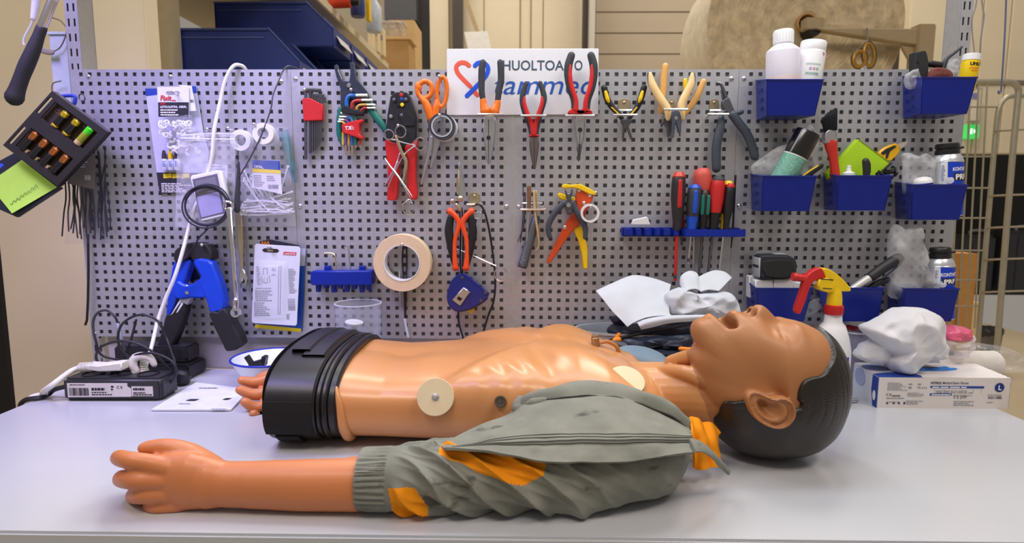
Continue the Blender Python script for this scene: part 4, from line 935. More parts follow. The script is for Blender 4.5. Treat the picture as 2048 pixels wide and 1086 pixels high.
b = MB(); b.plate(G6([(1104, 800), (1145, 800), (1122, 936), (1112, 934)]), .018, .029, .0015); t.p('jaw_tip', b, dsteel); b = MB(); c = A(*G6([(1126, 682)])[0], .0302); b.cyl(c, c-Y_*.0008, .0045, 16); b.plate(G6([(1124, 690), (1128, 690), (1121, 900), (1117, 900)]), .0302, .0305); t.p('jaw_gap', b, dark)
clip(t, G6([(1015, 0)])[0][0], G6([(1238, 0)])[0][0], G6([(0, 567)])[0][1], off=.036); t.done()
t = T('needle_pliers', 'small yellow and black pliers held in a clip right of the sign', 'pliers')
for pts, s_ in (([(128, 298), (152, 390), (196, 465), (258, 530), (292, 580)], 1), ([(488, 296), (462, 390), (424, 475), (376, 540), (345, 580)], -1)):
    t.p('handle', sweep(G7(pts), [.0062, .0064, .006, .0054, .004], .02), black); t.p('grip_inlay', sweep(G7([(pts[0][0]+14*s_, 335), (pts[1][0]+6*s_, 395), (pts[1][0]+18*s_, 425)]), [.003, .0042, .002], .0245), yellow); t.p('grip_inlay', sweep(G7([(pts[2][0], 475), (pts[3][0]+2*s_, 535)]), [.0012, .0012], .0255), yellow)
b = MB(); b.plate(G7([(285, 575), (380, 575), (385, 600), (350, 640), (390, 765), (374, 768), (335, 660), (318, 660), (308, 768), (294, 765), (300, 640), (280, 600)]), .014, .023, .0015); t.p('jaw', b, dsteel)
clip(t, G7([(220, 0)])[0][0], G7([(425, 0)])[0][0], 110+543/4.526, (1236, 197, 1261, 220), .032, 110+500/4.526); t.done()
creamg = M('grip_cream', (240, 208, 150), .5); tang = M('grip_tan', (226, 172, 96), .5)
t = T('side_cutters', 'cream and black handled small pliers in front of the tan handled pair', 'pliers')
for pts, s_ in (([(545, 170), (566, 270), (640, 400), (700, 490), (706, 575)], 1), ([(925, 175), (912, 270), (850, 395), (828, 470), (840, 570)], -1)):
    t.p('handle', sweep(G7(pts), [.0035, .0075, .0082, .0078, .0045], .030, fl=.7), creamg); t.p('grip_edge', sweep(G7([(x-12*s_, y) for x, y in pts[:4]]), [.003, .0055, .0055, .004], .028), gripd)
b = MB(); b.plate(G7([(735, 505), (770, 495), (822, 505), (830, 560), (826, 640), (822, 745), (808, 690), (780, 610), (768, 640), (760, 752), (735, 752), (744, 620), (732, 560)]), .022, .033, .002); t.p('jaw', b, M('blued_steel', (120, 130, 150), .35, .9)); b = MB(); c = A(*G7([(778, 570)])[0], .0331); b.cyl(c, c-Y_*.0012, .0035, 14); t.p('rivet', b, chrome)
clip(t, G7([(676, 0)])[0][0], G7([(884, 0)])[0][0], 110+492/4.526, (1337, 197, 1350, 222), .042); t.done()
t = T('flat_pliers', 'tan handled pliers hanging behind the cream handled cutters', 'pliers')
t.p('handle', sweep(G7([(682, 100), (668, 220), (660, 340), (640, 470), (640, 525)]), [.0062, .0068, .0064, .0055, .003], .014), tang); t.p('handle', sweep(G7([(1028, 240), (975, 360), (915, 460), (868, 520), (830, 570)]), [.0058, .0064, .006, .005, .004], .014), tang)
b = MB(); b.plate(G7([(660, 570), (720, 560), (735, 620), (725, 740), (705, 745), (700, 660), (670, 620), (650, 655), (642, 640)]), .010, .019, .002); t.p('jaw', b, dsteel); b = MB(); b.tube(L(G7([(862, 228), (862, 310)]), .008, 2), .0040, 8); t.p('spring_tab', b, yellow); t.done()
t = T('circlip_pliers', 'dark grey circlip pliers with bent nose and splayed handles', 'pliers'); gg = M('grip_slate', (64, 72, 84), .5)
t.p('handle', sweep(G7([(1190, 575), (1180, 660), (1155, 760), (1142, 870), (1144, 1025)]), [.0062, .0085, .0090, .0090, .0088], .022), gg); t.p('handle', sweep(G7([(1290, 540), (1350, 620), (1410, 700), (1455, 790), (1490, 915)]), [.0085, .0088, .0086, .0086, .0086], .022), gg)
t.p('handle_flare', sweep(G7([(1275, 560), (1320, 530), (1370, 515)]), [.004, .006, .005], .022), gg)
b = MB(); b.plate(G7([(1200, 410), (1245, 385), (1260, 380), (1310, 505), (1270, 545), (1230, 500), (1195, 470)]), .016, .026, .0015); t.p('jaw', b, dsteel); b = MB(); b.tube(L(G7([(1148, 250), (1182, 262), (1205, 310), (1236, 400)]), .021, 5), [.0016, .003, .0036, .004], 8); b.tube(L(G7([(1186, 320), (1205, 400)]), .021, 3), [.0016, .0025], 8); t.p('nose', b, dsteel)
clip(t, G7([(1070, 0)])[0][0], G7([(1255, 0)])[0][0], 110+535/4.526, (1419, 197, 1438, 222), .032, 110+502/4.526); t.done()

# ---- left group: hex keys, stripper, colour keys, crimper, forceps, scissors, tape
t = T('hex_key_set', 'set of black hex keys in a red holder on the second panel', 'hex key set')
b = MB(); b.plate(G5([(50, 240), (110, 240), (150, 262), (200, 285), (200, 400), (60, 405)]), .006, .017, .0015); t.p('holder', b, red)
ks = [(78, 685, .0036), (108, 640, .0024), (126, 632, .0022), (143, 615, .002), (158, 600, .0018), (172, 585, .0016), (184, 570, .0014), (194, 550, .0012)]; ar = [(180, 188), (188, 185), (215, 210), (222, 205), (232, 222), (245, 224), (258, 226), (268, 232)]
for (x, yb, r), (ya, xe) in zip(ks, ar): b = MB(); b.tube(L(G5([(xe, ya+4), (x+18, ya), (x+3, ya+8), (x, ya+30), (x, yb)]), .0115, 4), r, 6, rnd=False); t.p('hex_key', b, dsteel)
t.p('peg', peg(*G5([(68, 178)])[0], .024), chrome); t.done()
tealp = M('teal_grip', (18, 112, 96), .45)
t = T('wire_stripper', 'black wire stripper with teal handles behind the coloured hex keys', 'wire stripper')
b = MB(); b.plate(G5([(280, 5), (305, -5), (330, 70), (345, 115), (392, 118), (400, 60), (395, -20), (425, -20), (445, 100), (520, 190), (545, 260), (520, 330), (440, 300), (400, 230), (372, 300), (330, 300), (328, 170), (300, 90)]), .005, .012, .001); t.p('jaw', b, M('stripper_black', (50, 58, 70), .45, .4))
for k in range(6): b = MB(); q = A(*G5([(312+5*k, 40+12*k)])[0], .0122); b.ell(q, (.0012, .0008, .0012), n=8, m=5); t.p('notch', b, chrome)
b = MB(); c = A(*G5([(392, 150)])[0], .012); b.lathe([(0, 0), (.0048, 0), (.0048, .003), (.004, .004), (0, .004)], c, (0, -1, 0), 16); t.p('pivot', b, chrome)
t.p('handle', sweep(G5([(530, 290), (575, 360), (620, 420), (660, 472)]), [.0065, .0072, .0074, .0066], .0125), tealp); t.p('handle', sweep(G5([(330, 315), (320, 400), (322, 500), (345, 575)]), [.005, .0058, .0058, .004], .009), tealp); t.done()
t = T('torx_key_set', 'set of colour coded angled keys in a red holder over the wire stripper', 'hex key set')
cols = [(30, 110, 190), (190, 45, 45), (205, 160, 60), (190, 50, 50), (20, 130, 96), (70, 150, 205), (110, 80, 160), (215, 190, 70)]
ks = [([(375, 310), (375, 255), (396, 224), (440, 222), (525, 222)], .0040), ([(412, 310), (414, 280), (436, 260), (480, 256), (562, 256)], .0032), ([(446, 320), (452, 302), (474, 290), (520, 288), (582, 290)], .0026), ([(478, 330), (490, 318), (510, 312), (582, 312)], .0022),
      ([(440, 430), (440, 385), (426, 358), (400, 350), (335, 350)], .0030), ([(416, 430), (414, 398), (400, 380), (375, 376), (325, 376)], .0024), ([(390, 430), (384, 412), (366, 400), (318, 394)], .0022), ([(362, 440), (354, 420), (340, 412), (312, 410)], .002)]
for (pts, r), c in zip(ks, cols):
    P = L(G5(pts), .019, 5); n = len(P); m = int(n*.72); b = MB(); b.tube(P[:m+1], r, 8); o = t.p('coloured_key', b, M('key_%d_%d' % (c[0], c[1]), c, .4)); b = MB(); b.tube(P[m:], r*.92, 8, rnd=False); t.p('bare_end', b, chrome, sub=o)
b = MB(); b.plate(G5([(335, 300), (360, 290), (420, 320), (490, 335), (490, 362), (430, 360), (335, 350)]), .010, .026, .0015); t.p('holder', b, black)
b = MB(); b.plate(G5([(335, 430), (430, 402), (488, 392), (490, 412), (464, 426), (464, 500), (490, 520), (486, 542), (440, 522), (340, 490)]), .010, .027, .0015); h_ = t.p('holder', b, red)
b = MB(); b.text('TX', A(*G5([(362, 470)])[0], .0272), A(440, 0, 0)-A(360, 4, 0), Z_, .010, .02); slits(b, A(*G5([(395, 440)])[0], .0272), X_, Z_, .012, .008, 3); t.p('print', b, inkw, sub=h_)
for x, c, ye in ((348, 7, 600), (368, 6, 655), (390, 2, 640), (414, 0, 655), (440, 4, 600), (472, 3, 600)):
    b = MB(); b.tube(L(G5([(x, 490), (x, 575)]), .018, 3), .0026, 8); o = t.p('coloured_key', b, M('key_%d_%d' % (cols[c][0], cols[c][1]), cols[c], .4)); b = MB(); b.tube(L(G5([(x, 575), (x+2, ye)]), .018, 3), .0022, 6, rnd=False); t.p('bare_end', b, brass, sub=o)
t.p('peg', peg(*G5([(405, 178)])[0], .03), chrome); t.done()
t = T('crimping_tool', 'black headed crimping tool with two thick red handles', 'crimping tool')
b = MB(); b.plate(G5([(690, 228), (720, 195), (808, 195), (836, 228), (876, 370), (874, 545), (850, 590), (780, 600), (690, 590), (655, 540), (668, 360)]), .010, .024, .002); t.p('head', b, M('crimper_black', (40, 40, 44), .42, .2))
b = MB(); b.plate(G5([(738, 200), (792, 200), (792, 300), (738, 300)]), .0242, .0262, .0006); b.plate(G5([(742, 360), (800, 330), (868, 380), (866, 440), (790, 445)]), .0242, .0265, .001); t.p('ratchet_cover', b, black)
for x, y, m_ in ((718, 252, dsteel), (803, 250, dsteel), (772, 246, inkb), (776, 288, inky), (770, 216, inkr), (695, 372, chrome), (772, 365, dsteel)): b = MB(); c = A(*G5([(x, y)])[0], .026); b.lathe([(0, -.002), (.0036, -.002), (.0036, .001), (0, .0018)], c, (0, -1, 0), 14); t.p('rivet', b, m_)
b = MB(); b.plate(G5([(650, 545), (700, 560), (762, 592), (750, 740), (742, 860), (735, 965), (715, 980), (672, 978), (666, 960), (670, 800), (664, 680)]), .010, .027, .004, 2); t.p('handle', b, red)
b = MB(); b.plate(G5([(788, 594), (840, 570), (884, 540), (872, 740), (876, 860), (884, 950), (868, 974), (830, 970), (812, 930), (810, 800), (818, 690)]), .010, .027, .004, 2); t.p('handle', b, red); t.done()
t = T('forceps', 'chrome surgical forceps with finger rings hung over the crimping tool', 'forceps')
for x, y, r, e in ((680, 505, 36, .95), (764, 482, 38, 1.1), (905, 572, 40, 1.1)): b = MB(); b.ring(A(*G5([(x, y)])[0], .034), r/3.62*.00098, .0013, (0, 1, .1), 26, 6, e); t.p('finger_ring', b, chrome)
for pts in ([(700, 540, .034), (730, 545, .034), (790, 565, .034), (860, 580, .034)], [(866, 588, .034), (800, 640, .035), (750, 720, .035), (700, 820, .035), (678, 880, .034)], [(760, 640, .033), (715, 760, .033), (650, 870, .033)], [(742, 700, .035), (720, 770, .036), (736, 800, .036)]): b = MB(); b.tube(L(G5(pts), .03, 4), .0014, 6); t.p('shank', b, steel)
b = MB(); b.tube(L(G5([(728, 515), (745, 560), (775, 640), (804, 700), (796, 770), (782, 845)]), .036, 5), [.0016, .0030, .0034, .0036, .0034, .0014], 8, flat=FL); t.p('jaw', b, brass, 'brass coloured jaw'); t.p('peg', peg(*G5([(746, 438)])[0], .040), chrome); t.done()
t = T('forceps', 'thin chrome forceps dangling with its ring below the red handles', 'forceps')
b = MB(); b.tube(L(G5([(650, 675), (690, 735), (735, 790), (790, 880), (835, 962)]), .040, 4), [.0008, .0012, .0018, .0014, .001], 6); t.p('shank', b, chrome); b = MB(); b.tube(L(G5([(742, 795), (800, 880), (850, 955)]), .0405, 4), .001, 6); t.p('shank', b, chrome)
b = MB(); b.ring(A(*G5([(820, 1035)])[0], .040), .0112, .0012, (0, 1, .1), 26, 6, 1.1); t.p('finger_ring', b, chrome); b = MB(); b.tube(L(G5([(775, 1010), (830, 975), (862, 1030)]), .040, 4), .001, 6); t.p('finger_ring', b, chrome); t.done()
t = T('scissors', 'big scissors with bright orange handle loops beside the sign', 'scissors')
lp = lambda cx, cy, rx, ry, tl=0: [(cx+rx*math.cos(a)*math.cos(tl)-ry*math.sin(a)*math.sin(tl), cy+rx*math.cos(a)*math.sin(tl)+ry*math.sin(a)*math.cos(tl)) for a in [2*PI*k/18 for k in range(18)]]
b = MB(); b.tube(L(G5(lp(940, 180, 52, 62, .25)), .022, 2, True), .0050, 10, True, flat=((0, 1, 0), .9)); b.tube(L(G5([(900, 225), (940, 265), (965, 320), (982, 385)]), .022, 4), [.004, .0075, .0082, .007], 10); b.ell(A(*G5([(893, 158)])[0], .022), (.0072, .005, .010)); t.p('handle', b, orange)
b = MB(); b.tube(L(G5(lp(1064, 195, 36, 108, .06)), .020, 2, True), .0042, 10, True, flat=((0, 1, 0), 1)); b.tube(L(G5([(1030, 250), (1024, 300), (1012, 370)]), .020, 4), [.004, .0072, .007], 10); t.p('handle', b, orange)
b = MB(); b.plate(G5([(968, 520), (1000, 510), (994, 600), (958, 720), (922, 862), (906, 872), (930, 740), (960, 600)]), .018, .0215, .0008); t.p('blade', b, steel); b = MB(); b.plate(G5([(1000, 500), (1056, 500), (1050, 560), (1010, 680), (984, 752), (972, 740), (990, 640)]), .013, .0165, .0008); t.p('blade', b, steel); b = MB(); b.plate(G5([(962, 385), (1020, 365), (1040, 450), (1010, 520), (965, 520)]), .014, .021, .002); t.p('shank', b, steel); t.p('peg', peg(*G5([(1043, 82)])[0], .03), chrome); t.done()
c = A(*G5([(1090, 445)])[0], .012); t = T('tape_roll', 'roll of white and black tape hung over the scissors', 'tape roll'); f = A(*G5([(1064, 444)])[0], .048)
b = MB(); b.pipe(0, .0262, .0185, Vector((f.x+.001, -.012, f.z)), Vector((f.x, -.030, f.z)), 44); t.p('white_roll', b, white); b = MB(); b.pipe(0, .0252, .0205, Vector((f.x, -.0305, f.z)), Vector((f.x, -.050, f.z)), 44); t.p('black_roll', b, M('tape_dark', (62, 64, 74), .35)); b = MB(); b.pipe(0, .0204, .0182, Vector((f.x, -.0302, f.z)), Vector((f.x, -.0508, f.z)), 44); t.p('core', b, M('core_grey', (196, 200, 204), .35)); t.p('peg', peg(*G5([(1046, 362)])[0], .056), chrome); t.done()

# ---- shears, tape measure, cords
t = T('garden_shears', 'small pruning shears with orange and black handles, blades up', 'shears'); orr = M('shear_orange', (235, 82, 32), .42)
b = MB(); b.plate(G8([(958, 12), (966, 18), (982, 90), (994, 150), (1003, 218), (970, 226), (950, 200), (944, 140), (950, 70)]), .018, .0225, .001); t.p('blade', b, chrome); b = MB(); b.plate(G8([(952, 60), (958, 60), (962, 215), (944, 205), (942, 140)]), .0226, .0252, .0008); t.p('blade', b, brass)
b = MB(); b.ell(A(*G8([(967, 234)])[0], .025), (.0062, .004, .0062)); b.ell(A(*G8([(918, 248)])[0], .02), (.0052, .004, .0048)); b.tube(L(G8([(945, 270), (965, 300)]), .022, 2), .004, 8); t.p('pivot', b, brass)
for s_ in (-1, 1):
    f = lambda x: 970+s_*(x-970) if s_ < 0 else x
    mx = lambda pts: G8([(970+s_*x, y) for x, y in pts])
    t.p('grip', sweep(mx([(60, 345), (72, 430), (58, 530), (36, 640)]), [.0070, .0090, .0080, .0050], .026, fl=.8), black)
    t.p('grip_strip', sweep(mx([(62, 312), (28, 345), (12, 390), (34, 480), (38, 560), (32, 648)]), [.0060, .0056, .0052, .0042, .0042, .0060], .030, fl=.8), orr)
    b = MB(); b.ell(A(*mx([(64, 308)])[0], .028), (.0072, .0055, .0066)); t.p('grip_end', b, orr); b = MB(); b.ell(A(*mx([(32, 652)])[0], .028), (.0075, .0055, .0062)); t.p('grip_end', b, orr)
clip(t, G8([(1010, 0)])[0][0], G8([(1098, 0)])[0][0], 320+268/3.016, (938, 384, 960, 408), .024); b = MB(); b.ring(A(*G8([(1072, 335)])[0], .02), .0085, .0014, (0, 1, .2), 22, 6, .8); t.p('wire_ring', b, chrome); t.done()
t = T('tape_measure', 'blue tape measure with a metal belt clip hung below the shears', 'tape measure')
b = MB(); b.plate(G8([(893, 780), (915, 725), (960, 692), (1000, 694), (1040, 725), (1138, 812), (1120, 850), (1070, 885), (1010, 910), (945, 918), (900, 885), (884, 835)]), .012, .040, .004, 3, 2); t.p('case', b, M('measure_blue', (18, 34, 120), .25, coat=.3))
b = MB(); b.plate(G8([(982, 772), (1024, 800), (966, 880), (916, 845)]), .0402, .043, .001); o = t.p('belt_clip', b, steel); b = MB(); b.plate(G8([(955, 822), (980, 836), (966, 852), (945, 838)]), .0431, .0438); t.p('clip_slot', b, dark, sub=o); b = MB(); b.plate(G8([(985, 768), (1028, 796), (1022, 806), (978, 778)]), .0435, .0465, .001); t.p('clip_hook', b, chrome, sub=o)
for x, y in ((978, 708), (1092, 848), (1118, 800)): b = MB(); c = A(*G8([(x, y)])[0], .0404); b.lathe([(0, -.001), (.003, -.001), (.003, .001), (0, .0014)], c, (0, -1, 0), 12); t.p('screw', b, dsteel)
b = MB(); b.plate(G8([(1008, 908), (1055, 892), (1048, 912), (1034, 930)]), .022, .030, .0006); t.p('blade_end', b, yellow, 'yellow end of the measuring blade'); t.done()
b = MB(); b.tube(L(G8([(1045, 275, .02), (1080, 268, .03), (1112, 310, .03), (1140, 420, .025), (1162, 560, .02), (1178, 720, .02), (1168, 850, .02), (1135, 940, .02), (1108, 1030, .02), (1085, 1100, .02)]), .02, 6), .0021, 8); one('hanging_cable', 'black cord hanging from the shears clip in a long bow', 'cord', b, black)
b = MB(); b.tube(L(G8([(962, 290), (968, 420), (966, 600), (972, 700)]), .012, 5), .0016, 6); b.tube(L(G8([(976, 290), (984, 420), (982, 600), (978, 700)]), .011, 5), .0016, 6); b.tube(L(G8([(972, 700), (966, 800), (954, 920), (960, 990), (982, 1066), (995, 1110)]), .010, 5), .0019, 8); one('cord_loop', 'doubled black cord behind the shears carrying the blue tape measure', 'cord', b, black)
t = T('probe_hook', 'steel rod with a looped end sticking out right of the shears', 'rod'); b = MB(); b.tube(L(G8([(940, 535, .008), (1042, 576, .016), (1120, 612, .022), (1185, 640, .026)]), .02, 3), .0013, 6); t.p('shank', b, chrome); b = MB(); b.ring(A(*G8([(1210, 690)])[0], .028), .0125, .0012, (.2, 1, .1), 24, 6, 1.15); t.p('ring', b, chrome); b = MB(); b.tube(L(G8([(1185, 640), (1192, 622), (1196, 640)]), .027, 3), .0011, 6); t.p('catch', b, chrome); t.done()

# ---- masking tape and what hangs through it
f = A(804, 526, .035); t = T('masking_tape', 'large roll of cream masking tape hung on the second panel', 'tape roll')
mt = M('masking_cream', (226, 204, 168), .6, var=.04); b = MB(); prof = [(.0368, 0)]
for k in range(9): r = .0372+.0208*k/9; prof += [(r, .026), (r+.0012, .0266), (r+.0021, .026)]
b.lathe(prof+[(.0582, .0255), (.0584, 0), (.0368, 0)], Vector((f.x, -.010, f.z)), (0, -1, 0), 64); t.p('tape', b, mt, ang=60); b = MB(); b.pipe(0, .0370, .0352, Vector((f.x, -.0098, f.z)), Vector((f.x, -.0372, f.z)), 56); t.p('core', b, white); t.p('peg', peg(804, 489, .04), chrome); t.done()
t = T('charger_cable', 'folded black cord with a white tip hung through the masking tape', 'cord'); b = MB(); b.tube(L(G8([(622, 520), (618, 620), (628, 760), (632, 900), (635, 965)]), .008, 5), .0018, 8); b.tube(L(G8([(642, 520), (644, 620), (640, 760), (636, 900), (634, 965)]), .008, 5), .0018, 8); b.tube(L(G8([(622, 520), (632, 512), (642, 520)]), .008, 5), .0022, 8); t.p('cord', b, black)
b = MB(); b.tube(L(G8([(632, 962), (640, 1010), (652, 1066)]), .009, 4), .0026, 8, flat=FL); t.p('tip', b, M('tip_white', (206, 214, 226), .4)); b = MB(); b.tube(L(G8([(606, 660), (600, 740), (612, 890)]), .007, 4), [.001, .0022, .001], 6); t.p('metal_clip', b, steel); t.done()

# ---- blue hex key rack
t = T('key_rack', 'blue plastic key rack with two hex keys on the second panel', 'tool rack')
b = MB(); b.plate(G8([(62, 672), (432, 668), (436, 748), (425, 756), (70, 756), (60, 745)]), .001, .030, .002); t.p('body', b, blue)
for x, h in ((112, 795), (160, 775), (205, 798), (245, 776), (285, 795), (330, 778), (375, 798), (415, 785)): b = MB(); a = A(*G8([(x, 750)])[0], .016); c = A(*G8([(x, h)])[0], .016); b.cyl(a, c, .0062, 12, .0052, .001); t.p('lug', b, blue)
for x in (162, 372): b = MB(); b.plate(G8([(x-17, 640), (x+17, 638), (x+17, 675), (x-17, 675)]), .001, .012, .001); t.p('hook_tab', b, blue)
for x in (105, 140, 195, 240, 285, 330, 385, 412): b = MB(); c = A(*G8([(x, 671)])[0], .018); b.cyl(c, c+Z_*.0006, .0038, 12); t.p('socket_rim', b, dark)
t.done()
b = MB(); b.tube(L(G8([(148, 563), (190, 564), (208, 575), (214, 600), (220, 675), (221, 700)]), .018, 4), .0020, 6, rnd=False); one('hex_key', 'short hex key standing left in the blue key rack', 'hex key', b, brass)
b = MB(); b.tube(L(G8([(268, 545), (272, 520), (284, 514), (294, 530), (298, 600), (306, 675), (307, 700)]), .018, 4), .0016, 6, rnd=False); one('hex_key', 'taller hooked hex key standing right in the blue key rack', 'hex key', b, steel)

# ---- tweezers cluster
t = T('tool_clip', 'chrome spring clip gripping tweezers and a grey torch', 'clip'); clip(t, G9([(70, 0)])[0][0], G9([(222, 0)])[0][0], 320+316/3.194, None, .03, 320+276/3.194); b = MB(); b.ell(A(*G9([(55, 298)])[0], .02), (.0046,)*3); t.p('clip_ball', b, chrome); t.done()
b = MB(); b.tube(L(G9([(100, 210), (92, 320), (84, 430), (48, 525)]), .014, 4), [.001, .002, .002, .0009], 6); b.tube(L(G9([(82, 170), (88, 300), (66, 525)]), .012, 4), .0012, 6); one('scriber', 'thin dark scriber hanging leftmost in the chrome clip', 'scriber', b, dsteel)
t = T('spatula_tool', 'small tool with worn wooden handle in the chrome clip', 'tool'); b = MB(); b.tube(L(G9([(122, 175), (122, 240), (120, 330)]), .022, 4), [.0045, .0042, .003], 10, flat=FL); t.p('handle', b, M('worn_wood', (120, 88, 62), .7, var=.2)); b = MB(); b.tube(L(G9([(120, 330), (112, 420), (104, 590)]), .022, 4), [.003, .0034, .0008], 8, flat=FL); t.p('blade', b, steel); t.done()
t = T('tweezers', 'pair of beige curved tweezers hanging right in the chrome clip', 'tweezers'); b = MB(); b.tube(L(G9([(154, 205), (158, 320), (174, 440), (186, 530), (180, 558), (162, 582)]), .026, 4), [.0040, .0040, .0034, .0024, .0018, .0008], 8, flat=((1, 0, 0), .6)); t.p('arm', b, M('tweezer_beige', (206, 178, 128), .45)); b = MB(); b.tube(L(G9([(168, 205), (172, 300), (190, 540)]), .018, 4), [.0038, .003, .001], 8, flat=((1, 0, 0), .5)); t.p('arm', b, M('tweezer_beige', (206, 178, 128), .45)); t.done()
t = T('torch', 'slim grey metal torch hanging slanted from the chrome clip', 'torch'); a, c = A(*G9([(172, 355)])[0], .016), A(*G9([(76, 688)])[0], .016); d = (c-a).normalized(); b = MB(); b.lathe([(.006, 0), (.0085, .006), (.0092, .03), (.0096, .098), (.0104, .10), (.0104, .106), (.0095, .108)], a, d, 22); t.p('barrel', b, M('torch_grey', (110, 114, 120), .35, .6)); b = MB(); b.cyl(a+d*.1082, a+d*.1095, .0094, 20); t.p('end_cap', b, black); b = MB(); b.ring(a+d*.094, .0097, .0006, d, 24, 6); t.p('groove', b, dsteel); t.done()

# ---- automatic stripper and cutters
t = T('auto_wire_stripper', 'yellow and orange self adjusting wire stripper with open jaws', 'wire stripper'); oo = M('stripper_orange', (205, 76, 30), .4)
b = MB(); b.plate(G9([(328, 170), (345, 153), (400, 158), (450, 152), (500, 178), (548, 204), (544, 226), (500, 215), (440, 185), (400, 178), (345, 182)]), .012, .030, .0015); t.p('jaw', b, yellow)
b = MB(); b.plate(G9([(306, 212), (322, 208), (350, 222), (416, 240), (418, 262), (360, 260), (330, 255), (310, 235)]), .012, .028, .0015); t.p('jaw', b, yellow)
b = MB(); b.plate(G9([(430, 178), (500, 205), (538, 218), (520, 270), (490, 320), (470, 390), (410, 440), (345, 530), (258, 660), (234, 658), (262, 590), (330, 455), (365, 385), (430, 310), (420, 250)]), .012, .026, .0015); t.p('handle', b, oo)
b = MB(); b.plate(G9([(398, 432), (455, 418), (478, 490), (496, 560), (498, 696), (468, 696), (460, 600), (436, 510)]), .008, .022, .0015); t.p('handle', b, yellow)
for x, y in ((440, 192), (510, 224), (472, 276), (350, 430), (545, 212)): b = MB(); c = A(*G9([(x, y)])[0], .026); b.lathe([(0, -.001), (.0036, -.001), (.0036, .001), (.002, .002), (0, .002)], c, (0, -1, 0), 14); t.p('screw', b, chrome)
t.done()
t = T('diagonal_cutters', 'grey handled diagonal cutters hung in the jaws of the wire stripper', 'cutters')
b = MB(); b.plate(G9([(350, 180), (362, 200), (374, 215), (386, 205), (396, 178), (402, 200), (392, 250), (380, 262), (366, 256), (354, 215)]), .030, .040, .0012); t.p('jaw', b, dsteel); b = MB(); c = A(*G9([(374, 288)])[0], .041); b.lathe([(0, -.002), (.0042, -.002), (.0042, .0012), (0, .002)], c, (0, -1, 0), 16); t.p('pivot', b, chrome); b = MB(); b.plate(G9([(356, 250), (396, 250), (400, 340), (370, 345), (352, 310)]), .031, .039, .001); t.p('spring', b, dsteel)
t.p('handle', sweep(G9([(345, 275), (296, 325), (256, 390), (244, 440), (254, 492)]), [.0065, .0062, .006, .0055, .0045], .035), gg); t.p('handle', sweep(G9([(398, 275), (430, 340), (466, 400), (482, 440), (480, 495)]), [.0065, .0062, .006, .0055, .0045], .035), gg); t.done()
f = A(*G9([(512, 340)])[0], .045); b = MB(); b.pipe(0, .0185, .0142, f+Y_*.014, f, 36); one('white_ring', 'white plastic ring hung on a peg beside the orange stripper', 'ring', b, white)
b = peg(*G9([(516, 296)])[0], .05); one('wall_peg', 'chrome peg carrying the white plastic ring', 'peg', b, chrome)

# ---- screwdriver rail
t = T('screwdriver_rail', 'blue plastic rail holding the screwdrivers on the third panel', 'tool rack')
b = MB(); yt, yb = 453, 472; q0, q1 = A(1242, yt, .001), A(1475, yt, .001); zt_, zb_ = A(1350, 456, .03).z, A(1350, 474, .03).z
b.box(((q0.x+q1.x)/2, -.009, (zt_+zb_)/2), (q1.x-q0.x, .016, zt_-zb_), bev=.001); t.p('back_strip', b, blue)
xs = np.linspace(q0.x+.006, q1.x-.008, 13)
for k in range(12): b = MB(); wd = .0105 if k % 2 else .0135; b.box((xs[k]+.004, -.029, (zt_+zb_)/2+.001), (wd, .026, (zt_-zb_)*.8), bev=.0015); t.p('fork', b, blue)
b = MB(); b.box(((xs[6]+q1.x)/2, -.044, (zt_+zb_)/2), (q1.x-xs[6], .008, (zt_-zb_)*.8), bev=.001); t.p('front_lip', b, blue); t.done()
b = MB(); b.prism([A(*p, .03) for p in G9([(776, 414), (790, 380), (838, 372), (876, 362), (900, 414)])], (0, .012, 0), .001); one('paper_scrap', 'crumpled white paper scrap lying on the left end of the blue rail', 'paper', b, white)
def driver(label, top, bot, r, col, tipc, off, tip=None, shaft=None, col2=None, stripe=None, cap=None, rs=.0025):
    t = T('screwdriver', label, 'screwdriver', 'screwdrivers in the blue rail'); a, c = A(*G9([bot])[0], off), A(*G9([top])[0], off); d = c-a; Ln = d.length; d.normalize()
    b = MB(); b.lathe([(r*.55, 0), (r*.62, Ln*.06), (r*.62, Ln*.16), (r*.80, Ln*.3), (r, Ln*.55), (r*.98, Ln*.8), (r*.86, Ln*.93), (r*.5, Ln), (0, Ln)], a, d, 6 if False else 20); t.p('handle', b, col)
    if col2: b = MB(); b.lathe([(r*.58, -.0005), (r*.66, Ln*.06), (r*.66, Ln*.16), (r*.84, Ln*.3), (r*.86, Ln*.32)], a, d, 20); t.p('collar', b, col2)
    if stripe:
        for s_ in ((0,) if stripe is not tealp else (-1, 1)): b = MB(); b.tube([a+d*Ln*.42+Vector((s_*r*.5, -r*.9, 0)), a+d*Ln*.6+Vector((s_*r*.5, -r*.97, 0)), a+d*Ln*.84+Vector((s_*r*.5, -r*.88, 0))], r*.3, 8, flat=((0, 1, 0), .4)); t.p('inlay', b, stripe)
    if cap: b = MB(); b.lathe([(r*.86, Ln*.91), (r*.9, Ln*.93), (r*.55, Ln*1.005), (0, Ln*1.01)], a, d, 20); t.p('end_cap', b, cap)
    if shaft:
        e = A(*G9([tip])[0], off); b = MB(); b.tube([a+d*.004, e], rs, 8, rnd=False); t.p('shaft', b, shaft)
        if tipc: b = MB(); dd = (e-a).normalized(); b.lathe([(rs*1.05, -.012), (rs*1.05, -.005), (0, .002)], e, dd, 8); t.p('tip', b, tipc)
    return t.done()
rb = M('driver_red', (196, 38, 40), .4); rl = M('driver_coral', (206, 82, 70), .5); bl = M('driver_blue', (24, 80, 200), .4)
driver('coral red fluted screwdriver standing behind the others', (1228, 52), (1236, 300), .0178, rl, None, .018, (1218, 690), dsteel, gripd)
